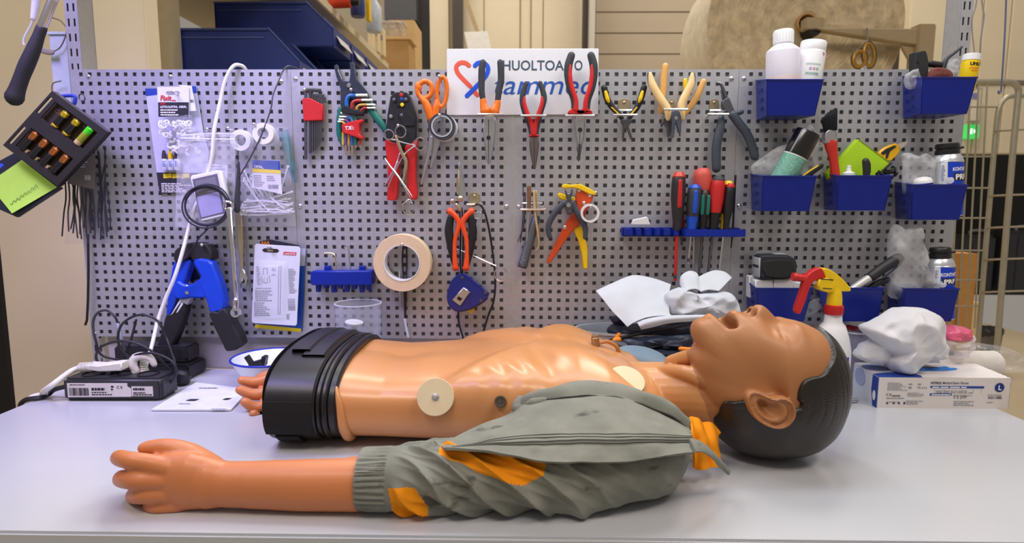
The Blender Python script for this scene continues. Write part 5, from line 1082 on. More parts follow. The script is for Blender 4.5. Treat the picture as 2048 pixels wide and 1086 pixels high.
driver('red screwdriver half hidden behind the tallest black and red one', (1060, 250), (1095, 430), .011, rb, None, .018, (1098, 545), dsteel)
driver('insulated black and red screwdriver with a long red shaft', (1080, 78), (1066, 448), .0142, M('driver_black', (44, 40, 44), .45), dsteel, .036, (1054, 772), rb, None, rb, M('cap_red', (206, 60, 40), .4), .0033)
driver('bright blue and black screwdriver, second from the left', (1182, 158), (1158, 455), .0142, gripd, dsteel, .036, (1137, 665), steel, bl, bl, bl)
driver('black screwdriver with teal inlays in the middle of the rail', (1246, 192), (1228, 448), .0110, black, None, .034, (1206, 745), dsteel, None, tealp)
driver('red ribbed screwdriver with black cap and black neck', (1336, 102), (1298, 445), .0138, rb, None, .036, (1266, 715), dsteel, black, None, gripd, .0028)
driver('black and yellow screwdriver near the right rail end', (1398, 135), (1366, 440), .0110, black, None, .030, (1336, 700), chrome, yellow, None, yellow, .0022)
driver('short black screwdriver with a red end at the right rail end', (1412, 150), (1378, 440), .0098, black, None, .042, None, None, None, None, rb)
b = MB(); b.tube([A(*G9([(1441, 100)])[0], .036), A(*G9([(1424, 445)])[0], .036), A(*G9([(1412, 560)])[0], .036)], [.0020, .0022, .0012], 8); one('needle_file', 'thin black needle file rightmost in the blue rail', 'file', b, M('file_black', (40, 40, 44), .4, .5))
b = MB(); b.tube([A(*G9([(1174, 440)])[0], .03), A(*G9([(1170, 692)])[0], .03)], .0018, 8); one('steel_rod', 'plain steel rod hanging through the rail beside the blue screwdriver', 'rod', b, steel)

# ================================================================ left panel: bags, cards, cables
# hammer
t = T('hammer', 'hammer hanging head up with a black rubber grip and chrome shaft', 'hammer'); ho = .20
b = MB(); b.tube(L(G1([(205, 140), (165, 245), (115, 360), (72, 478)]), ho, 5), [.0088, .0090, .0108, .0118, .0124, .0118, .0124, .0150], 18, flat=((0, 1, 0), .85)); t.p('grip', b, rubber)
b = MB(); b.tube([A(*G1([(262, 0)])[0], ho), A(*G1([(203, 146)])[0], ho)], .0072, 14); a = A(*G1([(262, 0)])[0], ho); d = (a-A(*G1([(203, 146)])[0], ho)).normalized(); b.tube([a, a+d*.17], .0072, 14); t.p('shaft', b, chrome)
b = MB(); c = a+d*.182; b.box(c, (.034, .028, .034), Matrix.Rotation(math.atan2(d.x, d.z), 3, 'Y'), bev=.004); sd = Vector((d.z, 0, -d.x)); b.cyl(c+sd*.015, c+sd*.055, .013, 18, bev=.002); b.tube([c-sd*.015, c-sd*.06], [.012, .003], 8, flat=((0, 1, 0), .8)); t.p('head', b, dsteel); t.done()
hc = c
t = T('hook_rail', 'steel rail above the left panel edge that the hammer hangs from', 'rail'); b = MB(); b.box((hc.x+.04, hc.y, hc.z-.028), (.16, .036, .006), bev=.001); b.box((-.80, hc.y/2+.01, hc.z-.028), (.16, abs(hc.y)+.05, .006), bev=.001); b.box((-.86, hc.y, hc.z-.028), (.12, .03, .006)); t.p('rail', b, gal); t.done()
t = T('usb_cable', 'white cable with a moulded plug hanging beside the hammer', 'cable'); b = MB(); b.tube(L(G1([(186, -60), (178, 10), (166, 88)]), .10, 3), [.0062, .0068, .0050], 10); t.p('plug', b, white); b = MB(); b.tube(L(G1([(165, 92), (150, 130), (124, 178), (116, 205), (120, 222)]), .10, 5), .0018, 6); t.p('lead', b, M('lead_grey', (206, 206, 204), .5)); t.done()
t = T('cable_duct', 'pale grey vertical cable duct behind the left upright', 'duct'); b = MB(); xa, xb = A(99, 130, -.03).x, A(136, 130, -.03).x; z1 = A(110, 68, -.03).z; b.box(((xa+xb)/2, .048, (z1+.46)/2), (xb-xa, .028, z1-.46), bev=.002); t.p('channel', b, M('duct_pale', (196, 206, 216), .45)); b = MB(); b.box(((xa+xb)/2, .047, z1+.002), (xb-xa+.004, .034, .006), bev=.001); t.p('cap', b, M('duct_pale', (196, 206, 216), .45)); t.done()
t = T('usb_plug', 'grey plug on a thin cable behind the hammer', 'plug'); b = MB(); b.tube(L(G1([(206, 248), (232, 256), (256, 258)]), -.02, 3), .0056, 8, flat=FL); t.p('shell', b, M('plug_grey', (150, 142, 130), .45)); b = MB(); b.tube(L(G1([(250, 86), (285, 96), (308, 112), (330, 150), (300, 230), (256, 258)]), -.025, 5), .0013, 6); t.p('lead', b, M('lead_brown', (120, 108, 92), .5)); b = MB(); b.tube(L(G1([(300, 400), (262, 412), (256, 445), (270, 470)]), -.02, 5), .0013, 6); t.p('lead', b, M('lead_brown', (120, 108, 92), .5)); t.done()

# battery tray with its cells
ux0, ux1, ux2, ux3 = [A(*p, .060) for p in G1([(285, 455), (555, 655), (310, 920), (45, 720)])]
def uv(u, v, h=0.0): return ux0*(1-u)*(1-v)+ux1*u*(1-v)+ux2*u*v+ux3*(1-u)*v+Vector((0, -h, 0))
def holed(mb, us, vs, hole, h0, h1):
    N = len(us)*len(vs); nu = len(us); Fc = []; V = [uv(u, v, h1) for v in vs for u in us]+[uv(u, v, h0) for v in vs for u in us]
    hs = lambda i, j: 0 <= i < nu-1 and 0 <= j < len(vs)-1 and not hole((us[i]+us[i+1])/2, (vs[j]+vs[j+1])/2)
    for j in range(len(vs)-1):
        for i in range(nu-1):
            if not hs(i, j): continue
            a, c, d, e = j*nu+i, j*nu+i+1, (j+1)*nu+i+1, (j+1)*nu+i
            Fc += [(a, c, d, e), (e+N, d+N, c+N, a+N)]
            for (p, q, ii, jj) in ((a, c, i, j-1), (c, d, i+1, j), (d, e, i, j+1), (e, a, i-1, j)):
                if not hs(ii, jj): Fc.append((q, p, p+N, q+N))
    return mb.add(V, Fc)
t = T('battery_tray', 'tilted black battery tray hung at the left edge of the panel', 'battery tray')
hol = lambda u, v: (.03 < u < .08 and (.08 < v < .36 or .62 < v < .93)) or (.14 < u < .90 and (.09 < v < .385 or .57 < v < .90))
b = MB(); holed(b, [0, .03, .08, .14, .90, 1], [0, .08, .09, .36, .385, .57, .62, .90, .93, 1], hol, .010, .014); t.p('frame', b, M('tray_black', (40, 38, 36), .5))
b = MB(); b.prism([uv(*p, .004) for p in ((.11, .02), (1, .02), (1, .98), (.11, .98))], (0, .003, 0)); t.p('floor', b, M('tray_floor', (62, 50, 40), .6))
b = MB()
for (a, c, d, e) in ((0, 0, 1, .012), (0, .988, 1, 1), (.988, 0, 1, 1), (.11, .45, 1, .47)): b.prism([uv(a, c, .010), uv(d, c, .010), uv(d, e, .010), uv(a, e, .010)], (0, .009, 0))
t.p('side_wall', b, M('tray_black', (40, 38, 36), .5)); wd_ = M('clip_tan', (206, 176, 128), .6)
for (u, v) in ((.34, .36), (.55, .36), (.76, .36), (.28, .88), (.46, .88), (.66, .88)): b = MB(); b.prism([uv(u-.04, v-.02, .012), uv(u+.04, v-.02, .012), uv(u+.04, v+.05, .012), uv(u-.04, v+.05, .012)], (0, .008, 0), .0006); t.p('cell_clip', b, wd_)
b = MB(); b.text('CC', uv(.17, .23, .0045), ux1-ux0, ux0-ux3, .011); t.p('moulded_mark', b, M('mark_tan', (150, 100, 60), .6)); t.done()
gold = M('cell_gold', (214, 186, 40), .3, .6); copper = M('cell_copper', (200, 120, 60), .3, .8); cbk = M('cell_black', (28, 26, 24), .35)
cells = [(.36, .12, .37, 0, 'gold and black battery, left one of the upper tray row'), (.56, .12, .37, 0, 'gold and black battery, middle one of the upper tray row'), (.78, .10, .38, 1, 'battery with bright green end in the upper tray row')]
cells += [(.235, .59, .885, 2, 'copper topped battery, first in the lower tray row'), (.42, .59, .885, 2, 'copper topped battery, second in the lower tray row'), (.61, .59, .885, 2, 'copper topped battery, third in the lower tray row'), (.80, .59, .885, 2, 'copper topped battery, last in the lower tray row')]
for u, v0, v1, kd, lab in cells:
    t = T('battery', lab, 'battery', 'batteries in the tilted tray'); a, c = uv(u, v1, .012), uv(u, v0, .012); d = c-a; Ln = d.length; d.normalize(); r = .0066
    if kd == 0: sg = [(0, .12, gold, 'end_band'), (.12, .72, cbk, 'wrapper'), (.72, 1, gold, 'end_band')]
    elif kd == 1: sg = [(0, .2, wd_, 'end_band'), (.2, .68, M('cell_olive', (150, 160, 40), .35), 'wrapper'), (.68, 1, M('cell_green', (70, 230, 30), .4), 'end_band')]
    else: sg = [(0, .64, cbk, 'wrapper'), (.64, 1, copper, 'end_band')]
    for p, q, m_, nm in sg: b = MB(); b.cyl(a+d*Ln*p, a+d*Ln*q, r, 16, bev=.0008); t.p(nm, b, m_)
    b = MB(); b.cyl(c, c+d*.0012, .0025, 10); t.p('terminal', b, steel); t.done()
b = MB(); b.tube(L(G1([(300, 520), (282, 495), (290, 478), (350, 472), (372, 478), (368, 510)]), .050, 5), .0034, 8); one('blue_hanger', 'blue plastic hanger loop that holds the battery tray', 'hanger', b, M('hanger_blue', (40, 62, 170), .4))
b = MB(); b.ring(A(*G1([(405, 482)])[0], .03), .0068, .0012, (.2, 1, .2), 20, 6); one('key_ring', 'small steel ring on the panel above the black cable ties', 'ring', b, dsteel)
# dark folder with sticky note
t = T('folder', 'dark folder edge sticking out below the battery tray', 'folder'); b = MB(); b.prism([A(*p, .042) for p in G1([(-260, 930), (68, 755), (305, 930), (85, 1074), (-60, 1010)])], (0, .006, 0), .001); t.p('cover', b, M('folder_dark', (40, 44, 58), .45)); b = MB(); b.prism([A(*p, .0425) for p in G1([(-260, 950), (-40, 830), (5, 806), (20, 815), (-20, 850), (-240, 975)])], (0, .0006, 0)); t.p('stripe', b, M('folder_blue', (60, 90, 220), .45)); t.done()
t = T('sticky_note', 'lime green sticky note with a pencilled scrawl on the dark folder', 'note'); P = []
for i in range(9):
    f = i/8; a, c = Vector(G1([(-60, 905)])[0]+(0,)).lerp(Vector(G1([(108, 790)])[0]+(0,)), f), Vector(G1([(60, 1054)])[0]+(0,)).lerp(Vector(G1([(282, 925)])[0]+(0,)), f)
    P.append([A(q.x, q.y, .0428+.006*(k/8)**3*(1-f)) for k in range(9) for q in [a.lerp(c, k/8)]])
b = MB(); b.grid(P, thick=.0004); t.p('paper', b, M('note_lime', (196, 246, 96), .7, var=.03)); b = MB(); zz = [(50+9*k, 1008-6.4*k+(7 if k % 2 else -6)+(4 if k % 5 == 0 else 0)) for k in range(16)]
b.tube(L(G1(zz), .0465, 3), .00045, 5); t.p('scrawl', b, M('pencil_green', (96, 140, 70), .8)); t.done()
# bag with black cable ties
def sheet(px4, off, bulge=.006, nu=14, nv=18, seed=1., wr=.003):
    a, c, d, e = [A(*p, off) for p in px4]; P = []
    for i in range(nu+1):
        u = i/nu; row = []
        for j in range(nv+1):
            v = j/nv; q = a*(1-u)*(1-v)+c*u*(1-v)+d*u*v+e*(1-u)*v
            row.append(q+Vector((wr*.6*noisef((u*4, v*4, seed), 1.0), -bulge*math.sin(PI*u)*math.sin(PI*min(1, v*1.1))-abs(wr*noisef((u*5, v*5, seed+9), 1.0)), wr*.5*noisef((u*4, v*4, seed+4), 1.0))))
        P.append(row)
    b = MB(); b.grid(P); return b
t = T('tie_bag', 'clear bag of long black cable ties hanging behind the battery tray', 'bag')
t.p('film', sheet(G1([(352, 482), (540, 490), (556, 1200), (320, 1205)]), .022, .008, seed=2), dimf); rr = random.Random(4)
for k in range(22):
    x0 = 312+rr.uniform(0, 230); x1 = x0+rr.uniform(-22, 26); o0 = .006+.012*rr.random(); y1 = 1130+rr.uniform(-10, 60)
    b = MB(); b.tube(L(G1([(x0+rr.uniform(-30, 30), 860+rr.uniform(-150, 40)), (x0, 950), ((x0+x1)/2+rr.uniform(-8, 8), 1050), (x1, y1)]), o0, 4), .0019, 4, flat=((0, 1, 0), .4), rnd=False); t.p('cable_tie', b, M('tie_black', (44, 40, 46), .45))
b = MB(); b.plate(G1([(380, 780), (470, 760), (464, 935), (330, 905)]), .0232, .0236); o = t.p('label_card', b, M('bag_card', (120, 112, 110), .6)); b = MB(); slits(b, A(*G1([(385, 795)])[0], .0240), X_, Z_, .024, .014, 3, seed=5); t.p('print', b, inkw, sub=o); b = MB(); bars(b, A(*G1([(420, 890)])[0], .0240), X_, Z_, .012, .010, 12); t.p('bar_code', b, inkw, sub=o); t.done()
b = MB(); b.tube([A(176, 470, .01), A(177, 540, .012), A(176, 600, .012), A(174, 640, .014), A(171, 649, .014)], .0024, 6); one('loose_tie', 'single black cable tie dangling at the left panel edge', 'cable tie', b, black)

# carded glue tubes, packet, large bag
t = T('glue_card', 'white blister card with blue corners holding small yellow-labelled tubes', 'card'); kx = [(32, 150), (108, 150), (330, 134), (358, 136), (402, 420), (440, 560), (420, 815), (126, 822)]
b = MB(); b.plate(G2(kx), .003, .0042); t.p('sheet', b, M('card_lilac', (198, 200, 228), .6)); b = MB(); b.plate(G2([(32, 150), (108, 150), (110, 190), (38, 198)]), .0043, .0046); t.p('corner_patch', b, inkb); b = MB(); b.plate(G2([(332, 134), (358, 136), (364, 178), (338, 180)]), .0043, .0046); t.p('corner_patch', b, inkb)
b = MB(); b.plate(G2([(105, 686), (425, 690), (420, 815), (126, 822)]), .0043, .0047); o = t.p('dark_panel', b, ink); b = MB(); slits(b, A(*G2([(136, 752)])[0], .0048), X_, Z_, .062, .020, 6, .5, seed=8); t.p('print', b, inkw, sub=o)
for x in (148, 205, 262): b = MB(); b.plate(G2([(x, 695), (x+52, 692), (x+54, 720), (x+2, 724)]), .0047, .0052); t.p('yellow_patch', b, inky)
t.done()
for x, lab in ((152, 'left of the three small glue tubes under the white packet'), (193, 'middle of the three small glue tubes, with a yellow cap'), (234, 'right of the three small glue tubes under the white packet')):
    t = T('glue_tube', lab, 'glue tube', 'small glue tubes on the white card'); c0 = A(*G2([(x+6, 672)])[0], .012); c1 = A(*G2([(x, 545)])[0], .012); d = (c1-c0).normalized(); Ln = (c1-c0).length
    b = MB(); b.lathe([(.0062, 0), (.0066, .002), (.0066, Ln*.5), (.0045, Ln*.58)], c0, d, 16, scale=(1, .8)); t.p('body', b, M('tube_silver', (200, 205, 220), .35)); b = MB(); b.lathe([(.0046, Ln*.58), (.0042, Ln*.8), (.0024, Ln), (0, Ln)], c0, d, 14); t.p('cap', b, yellow if x == 193 else M('tube_cap', (60, 60, 70), .35)); b = MB(); slits(b, A(*G2([(x-12, 612)])[0], .0195), X_, Z_, .008, .012, 4, .5, seed=x); t.p('print', b, inkb); t.done()
t = T('clip_packet', 'hanging packet of white cable clips with a red and black header', 'packet')
b = MB(); b.plate(G2([(110, 140), (312, 138), (312, 335), (116, 332)]), .019, .0205); hd = t.p('header_card', b, card)
b = MB(); b.plate(G2([(240, 126), (328, 132), (358, 292), (318, 294), (312, 170)]), .015, .0165); h2 = t.p('header_card', b, card); b = MB(); bars(b, A(*G2([(322, 240)])[0], .0168), X_, Z_, .007, .006, 8); t.p('bar_code', b, ink, sub=h2)
b = MB(); b.plate(G2([(115, 238), (311, 238), (311, 334), (117, 331)]), .0206, .0208); t.p('black_panel', b, ink, sub=hd); b = MB(); b.plate(G2([(163, 174), (175, 166), (245, 166), (256, 175), (245, 188), (175, 188)]), .0206, .0212, .0002); t.p('hang_slot', b, M('slot_grey', (150, 152, 158), .5), sub=hd)
b = MB(); fit_text(b, 'Fixit', A(*G2([(130, 226)])[0], .0212), A(*G2([(204, 226)])[0], .0212), .0098, shear=.2, bold=.03); t.p('lettering', b, inkr, sub=hd); b = MB(); slits(b, A(*G2([(206, 222)])[0], .0208), X_, Z_, .012, .003, 1, .8); t.p('print', b, inkr, sub=hd)
b = MB(); fit_text(b, 'LETKULIITIN, 10KPL', A(*G2([(130, 274)])[0], .0212), A(*G2([(300, 274)])[0], .0212), .0042, bold=.03); t.p('lettering', b, inkw, sub=hd); b = MB(); slits(b, A(*G2([(130, 280)])[0], .0212), X_, Z_, .036, .014, 3, .5, seed=2); t.p('print', b, inkw, sub=hd); b = MB(); slits(b, A(*G2([(130, 240)])[0], .0212), X_, Z_, .016, .005, 1, .6, seed=3); t.p('print', b, inkr, sub=hd)
t.p('film', sheet(G2([(118, 330), (330, 318), (372, 468), (110, 470)]), .030, .008, seed=5), film); rr = random.Random(9)
for k in range(44):
    x, y = rr.uniform(132, 335), rr.uniform(366, 452); c = A(x, y, 0); c = A(*G2([(x, y)])[0], .018+.010*rr.random()); b = MB(); a = rr.uniform(0, 6.3); b.ring(c, .0042, .0015, (math.cos(a), 1, math.sin(a)*.6), 12, 5); b.box(c+Vector((.003, 0, -.002)), (.003, .0036, .006), Matrix.Rotation(a, 3, 'Y')); t.p('cable_clip', b, white)
t.p('peg', peg(*G2([(212, 172)])[0], .036), chrome); t.done()
t = T('zip_bag', 'large milky zip bag of small parts behind the white framed gauge', 'bag')
t.p('film', sheet(G2([(245, 440), (610, 430), (612, 1030), (225, 1038)]), .026, .008, seed=7, wr=.005), film2)
b = MB(); b.tube(L(G2([(262, 468), (430, 472), (600, 476)]), .034, 5), .0014, 6); b.tube(L(G2([(262, 450), (430, 440), (600, 440)]), .033, 5), .001, 6); t.p('zip_strip', b, M('zip_lip', (240, 240, 246), .35))
for k in range(26):
    x, y = rr.uniform(165, 380), rr.uniform(470, 560); c = A(*G2([(x, y)])[0], .014+.01*rr.random()); b = MB(); a = rr.uniform(0, 6.3); b.tube([c+Vector((math.cos(a), .2, math.sin(a)))*.006, c, c+Vector((math.cos(a+1.9), -.2, math.sin(a+1.9)))*.007], .0024, 6); t.p('white_part', b, white)
b = MB(); b.plate(G2([(420, 630), (560, 640), (556, 760), (420, 740)]), .016, .0166); o = t.p('leaflet', b, M('leaflet_lilac', (224, 222, 244), .6)); b = MB(); slits(b, A(*G2([(440, 640)])[0], .0168), X_, Z_, .035, .03, 6, .4, seed=12); t.p('print', b, inkg, sub=o); t.done()
for x, y, lab in ((640, 480, 'left white tape roll inside the milky zip bag'), (785, 437, 'right white tape roll hanging above the bag of white ties')):
    f = A(*G2([(x, y)])[0], .044 if x > 700 else .024); b = MB(); b.pipe(0, .0208, .0112, Vector((f.x, f.y+.014, f.z)), f, 40); one('white_tape', lab, 'tape roll', b, white, 'small white tape rolls')
b = peg(*G2([(728, 378)])[0], .046); one('wall_peg', 'chrome peg through the right white tape roll', 'peg', b, chrome)
b = peg(*G2([(428, 410)])[0], .036); one('wall_peg', 'chrome peg at the left top of the milky zip bag', 'peg', b, chrome)
b = peg(*G2([(562, 404)])[0], .036); one('wall_peg', 'chrome peg at the middle top of the milky zip bag', 'peg', b, chrome)
# bag of white ties with header label
t = T('white_tie_bag', 'clear bag of white cable ties with a blue and yellow label', 'bag')
t.p('film', sheet(G2([(640, 405), (940, 398), (1000, 1030), (610, 1030)]), .030, .008, seed=11, wr=.004), film); rr = random.Random(21); tw = M('tie_white', (238, 240, 244), .4)
for k in range(34):
    if k < 24: y = rr.uniform(850, 955); pts = [(rr.uniform(648, 700), y+rr.uniform(-10, 14)), (800, y+rr.uniform(-14, 14)), (rr.uniform(930, 988), y+rr.uniform(-50, 20))]
    else: x = rr.uniform(655, 780); pts = [(x, rr.uniform(670, 760)), (x+70, 840), (x+rr.uniform(110, 200), rr.uniform(880, 950))]
    if k == 33: pts = [(946, 648), (925, 710), (900, 800)]
    b = MB(); P = L(G2(pts), .010+.014*rr.random(), 4); b.tube(P, .0015, 4, flat=((0, 1, 0), .5), rnd=False); b.box(P[0], (.0036, .003, .0042)); t.p('cable_tie', b, tw)
b = MB(); b.plate(G2([(720, 606), (892, 610), (908, 826), (716, 782)]), .034, .0348); lb = t.p('label_card', b, M('label_lilac', (226, 224, 236), .6)); b = MB(); b.plate(G2([(720, 606), (892, 612), (896, 672), (719, 660)]), .0349, .0352); t.p('blue_band', b, inkb, sub=lb); b = MB(); b.plate(G2([(719, 660), (896, 672), (897, 694), (718, 684)]), .0349, .0352); t.p('yellow_band', b, inky, sub=lb)
b = MB(); fit_text(b, 'OPAL.', A(*G2([(728, 656)])[0], .0356), A(*G2([(790, 660)])[0], .0356), .0052, bold=.03); t.p('lettering', b, inkw, sub=lb); b = MB(); slits(b, A(*G2([(724, 700)])[0], .0350), X_, Z_, .024, .024, 7, .4, seed=13); slits(b, A(*G2([(810, 704)])[0], .0350), X_, Z_, .022, .012, 3, .4, seed=14); bars(b, A(*G2([(820, 790)])[0], .0350), X_, Z_, .020, .008, 20); t.p('print', b, inkg, sub=lb)
t.done()
b = sheet(G2([(880, 425), (945, 410), (1005, 750), (975, 752)]), .010, .006, seed=17); one('green_pouch', 'thin blue-green pouch edge behind the bag of white ties', 'pouch', b, FILM('pouch_teal', (70, 130, 140), .7))
# white framed gauge with coiled lead
t = T('gauge_panel', 'white framed grey display hanging tilted on the left panel', 'gauge'); fr = [(318, 716), (330, 705), (500, 672), (516, 682), (575, 935), (566, 958), (400, 1000), (384, 994)]
b = MB(); b.plate(G2(fr), .038, .052, .002); t.p('case', b, white); b = MB(); b.plate(G2([(334, 730), (492, 694), (545, 945), (386, 984)]), .0521, .0526); s_ = t.p('screen', b, M('screen_grey', (108, 108, 120), .3)); b = MB(); b.plate(G2([(362, 842), (504, 806), (530, 940), (392, 974)]), .0527, .0530); t.p('lower_window', b, M('window_lavender', (168, 166, 206), .3), sub=s_); b = MB(); b.plate(G2([(352, 742), (480, 712), (500, 800), (368, 836)]), .0527, .0529); t.p('upper_window', b, M('window_grey', (128, 126, 138), .3), sub=s_); t.done()
t = T('coiled_lead', 'coiled thin black lead hung over the white framed gauge', 'cable'); rr = random.Random(3)
for k in range(4): b = MB(); cx, cy = 428+rr.uniform(-10, 10), 900+rr.uniform(-8, 8); b.tube(cr([A(*G2([(cx+(134+5*k)*math.cos(a), cy+(118+6*k)*math.sin(a))])[0], .056+.003*k+.003*math.sin(a*2+k)) for a in [2*PI*i/20 for i in range(20)]], 3, True), .0017, 6, True); t.p('turn', b, M('lead_dark', (46, 46, 58), .45))
b = MB(); b.tube(L(G2([(432, 1030), (420, 1060), (380, 1100), (330, 1180), (230, 1300)]), .05, 5), .0017, 6); t.p('tail', b, M('lead_dark', (46, 46, 58), .45)); t.done()
t = T('test_probe', 'dark tapered test probe on a black lead in front of the bag', 'probe'); b = MB(); b.tube(L(G2([(626, 548), (628, 620)]), .045, 3), .0012, 8); b.tube(L(G2([(629, 620), (630, 700), (624, 800), (620, 925)]), .045, 4), [.0022, .0036, .005, .0062], 12); t.p('body', b, M('probe_dark', (56, 58, 64), .4)); b2 = MB(); b2.tube(cr([A(600, 139, -.03), A(578, 132, -.006), A(566, 142, .010), A(558, 160, .024), A(546, 190, .035), A(541, 220, .04), A(522, 272, .045), A(498, 320, .048), A(479, 352, .048)], 5), .0016, 6); t.p('lead', b2, M('lead_charcoal', (64, 64, 72), .45)); t.done()
t = T('white_cable', 'white power cable looping over the board top and down to the power strip', 'cable')
wp = [(500, 160, -.04), (492, 140, -.022), (482, 131, -.004), (466, 133, .012), (450, 162, .018), (440, 205, .022), (428, 262, .034), (424, 310, .036), (416, 345, .034), (400, 388, .034), (382, 440, .046), (366, 500, .068), (350, 552, .082), (331, 598, .085), (316, 640, .095), (304, 690, .125), (296, 718, .145), (289, 742, .155)]
b = MB(); b.tube(L(wp, .03, 6), .0036, 10); t.p('lead', b, white); cpos = A(287, 750, .156); b = MB(); b.lathe([(.006, -.004), (.0105, .0), (.0105, .018), (.007, .026), (.0055, .045), (.0038, .05)], cpos-Z_*.014, (0, .1, 1), 16); t.p('plug', b, M('plug_cream', (226, 222, 212), .4))
for k in range(5): b = MB(); b.ring(cpos+Vector((0, .001, .012+.0045*k)), .0064-.0004*k, .0008, (0, .1, 1), 16, 5); t.p('strain_rib', b, M('plug_cream', (226, 222, 212), .4))
t.done()
t = T('plug_clip', 'chunky white curved plastic clip on the power strip', 'clip'); b = MB(); b.tube(cr([A(272, 742, .165), A(266, 730, .165), A(268, 718, .165), A(282, 712, .165), A(300, 716, .165), A(308, 728, .165)], 6), [.007, .0085, .008, .0075, .007, .006], 12, flat=FL); t.p('arch', b, M('plug_cream', (226, 222, 212), .4)); b = MB(); b.tube([A(268, 756, .165), A(270, 742, .165)], .007, 10, flat=FL); t.p('foot', b, M('plug_cream', (226, 222, 212), .4)); t.done()
# spanners
t = T('ring_spanner', 'long chrome ring spanner hanging left of the carded adhesive', 'spanner'); b = MB(); b.plate(G3([(712, -190), (760, -190), (796, 380), (818, 600), (782, 600), (764, 380), (738, 20)]), .062, .068, .0015); t.p('shank', b, chrome); b = MB(); c = A(*G3([(792, 692)])[0], .074); b.tube(L(G3([(800, 590), (797, 650)]), .067, 2), .0062, 10); b.pipe(0, .0092, .0060, c+Y_*.010, c, 24); t.p('ring_end', b, chrome); b = MB(); b.ring(A(*G3([(736, -200)])[0], .064), .0085, .003, (0, 1, .2), 20, 8); t.p('ring_end', b, chrome); t.done()
t = T('open_spanner', 'brass tinted open ended spanner hanging behind the ring spanner', 'spanner'); b = MB(); b.plate(G3([(800, -190), (845, -190), (858, 100), (866, 330), (838, 350), (818, 120)]), .010, .0145, .001); t.p('shank', b, brass); b = MB(); b.plate(G3([(838, 330), (868, 330), (892, 400), (890, 450), (872, 500), (866, 460), (872, 420), (858, 410), (846, 440), (840, 490), (820, 440), (826, 380)]), .009, .016, .0012); t.p('jaw', b, chrome); t.done()
# spring clamp
bc = M('clamp_blue', (12, 66, 205), .36, coat=.2)
t = T('spring_clamp', 'big blue spring clamp with black jaw pads, handles down', 'clamp')
b = MB(); b.plate(G3([(435, 250), (575, 248), (618, 330), (655, 420), (690, 525), (706, 660), (640, 690), (582, 698), (555, 610), (520, 520), (480, 430), (505, 405), (470, 330)]), .030, .056, .004, 2); t.p('right_arm', b, bc)
b = MB(); b.plate(G3([(285, 262), (370, 250), (430, 255), (400, 330), (372, 420), (330, 500), (300, 570), (255, 705), (215, 712), (225, 600), (232, 480), (255, 380)]), .020, .046, .004, 2); t.p('left_arm', b, bc)
b = MB(); b.plate(G3([(300, 425), (350, 450), (390, 462), (440, 450), (520, 400), (550, 470), (560, 560), (480, 570), (420, 568), (360, 575), (300, 575), (270, 520)]), .034, .054, .003, 2); t.p('hinge_plate', b, bc)
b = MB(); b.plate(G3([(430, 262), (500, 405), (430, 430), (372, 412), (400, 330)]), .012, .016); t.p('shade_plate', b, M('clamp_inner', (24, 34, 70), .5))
b = MB(); b.plate(G3([(400, 270), (428, 262), (396, 385), (378, 382)]), .030, .034, .001); t.p('spring_leg', b, white)
b = MB(); b.plate(G3([(282, 200), (300, 160), (372, 118), (440, 108), (560, 130), (600, 250), (440, 262), (420, 215), (380, 250), (285, 265)]), .020, .050, .006, 2); t.p('jaw_pad', b, rubber)
b = MB(); b.plate(G3([(215, 705), (262, 700), (335, 610), (392, 605), (345, 790), (270, 965), (215, 1005), (125, 1022), (160, 900), (190, 800)]), .024, .048, .005, 2); t.p('handle_sleeve', b, rubber); b = MB(); b.plate(G3([(570, 702), (640, 688), (706, 655), (770, 790), (848, 962), (730, 1018), (690, 960)]), .028, .060, .006, 2); t.p('handle_sleeve', b, rubber)
for p in ([(255, 712), (272, 700), (352, 580), (335, 575)], [(300, 690), (312, 692), (362, 615), (345, 605)]): b = MB(); b.plate(G3(p), .0465, .0485, .0005); t.p('spring_wire', b, white)
b = MB(); b.plate(G3([(340, 580), (420, 565), (395, 628), (350, 605)]), .034, .05, .001); t.p('spring_plate', b, M('spring_pale', (180, 180, 188), .4, .5)); b = MB(); c = A(*G3([(392, 524)])[0], .0545); b.lathe([(0, -.001), (.0036, -.001), (.0036, .0012), (.0018, .002), (0, .0012)], c, (0, -1, 0), 14); t.p('bolt', b, chrome); b = MB(); c = A(*G3([(392, 466)])[0], .05); b.ell(c, (.0042, .004, .003), n=12, m=8); t.p('spring_end', b, chrome); t.p('peg', peg(*G3([(516, 124)])[0], .058), chrome); t.done()
# adhesive blister card and cards behind
t = T('backing_card', 'blue and yellow carded pack hanging behind the white blister card', 'card'); b = MB(); b.plate(G3([(1000, 130), (1385, 150), (1352, 850), (962, 800)]), .003, .0045); t.p('sheet', b, M('card_blue', (22, 74, 170), .5)); b = MB(); b.plate(G3([(964, 786), (1346, 824), (1344, 852), (960, 818)]), .0046, .0050); t.p('yellow_strip', b, inky); b = MB(); b.plate(G3([(1338, 150), (1385, 152), (1376, 300), (1336, 300)]), .0046, .0049); t.p('clear_window', b, M('window_pale', (176, 182, 200), .3)); t.done()
t = T('battery_card', 'black card with orange lettering peeking out above the blister card', 'card'); b = MB(); b.plate(G3([(1002, 92), (1090, 80), (1330, 128), (1330, 330), (1002, 300)]), .0085, .0098, .0003); o = t.p('sheet', b, ink); b = MB(); fit_text(b, 'AAA', A(*G3([(1010, 116)])[0], .0103), A(*G3([(1084, 120)])[0], .0103), .0062, bold=.04); t.p('lettering', b, M('print_orange', (235, 130, 30), .6)); t.done()
t = T('adhesive_card', 'white blister card with a clear bubble, red logo and bar code', 'card')
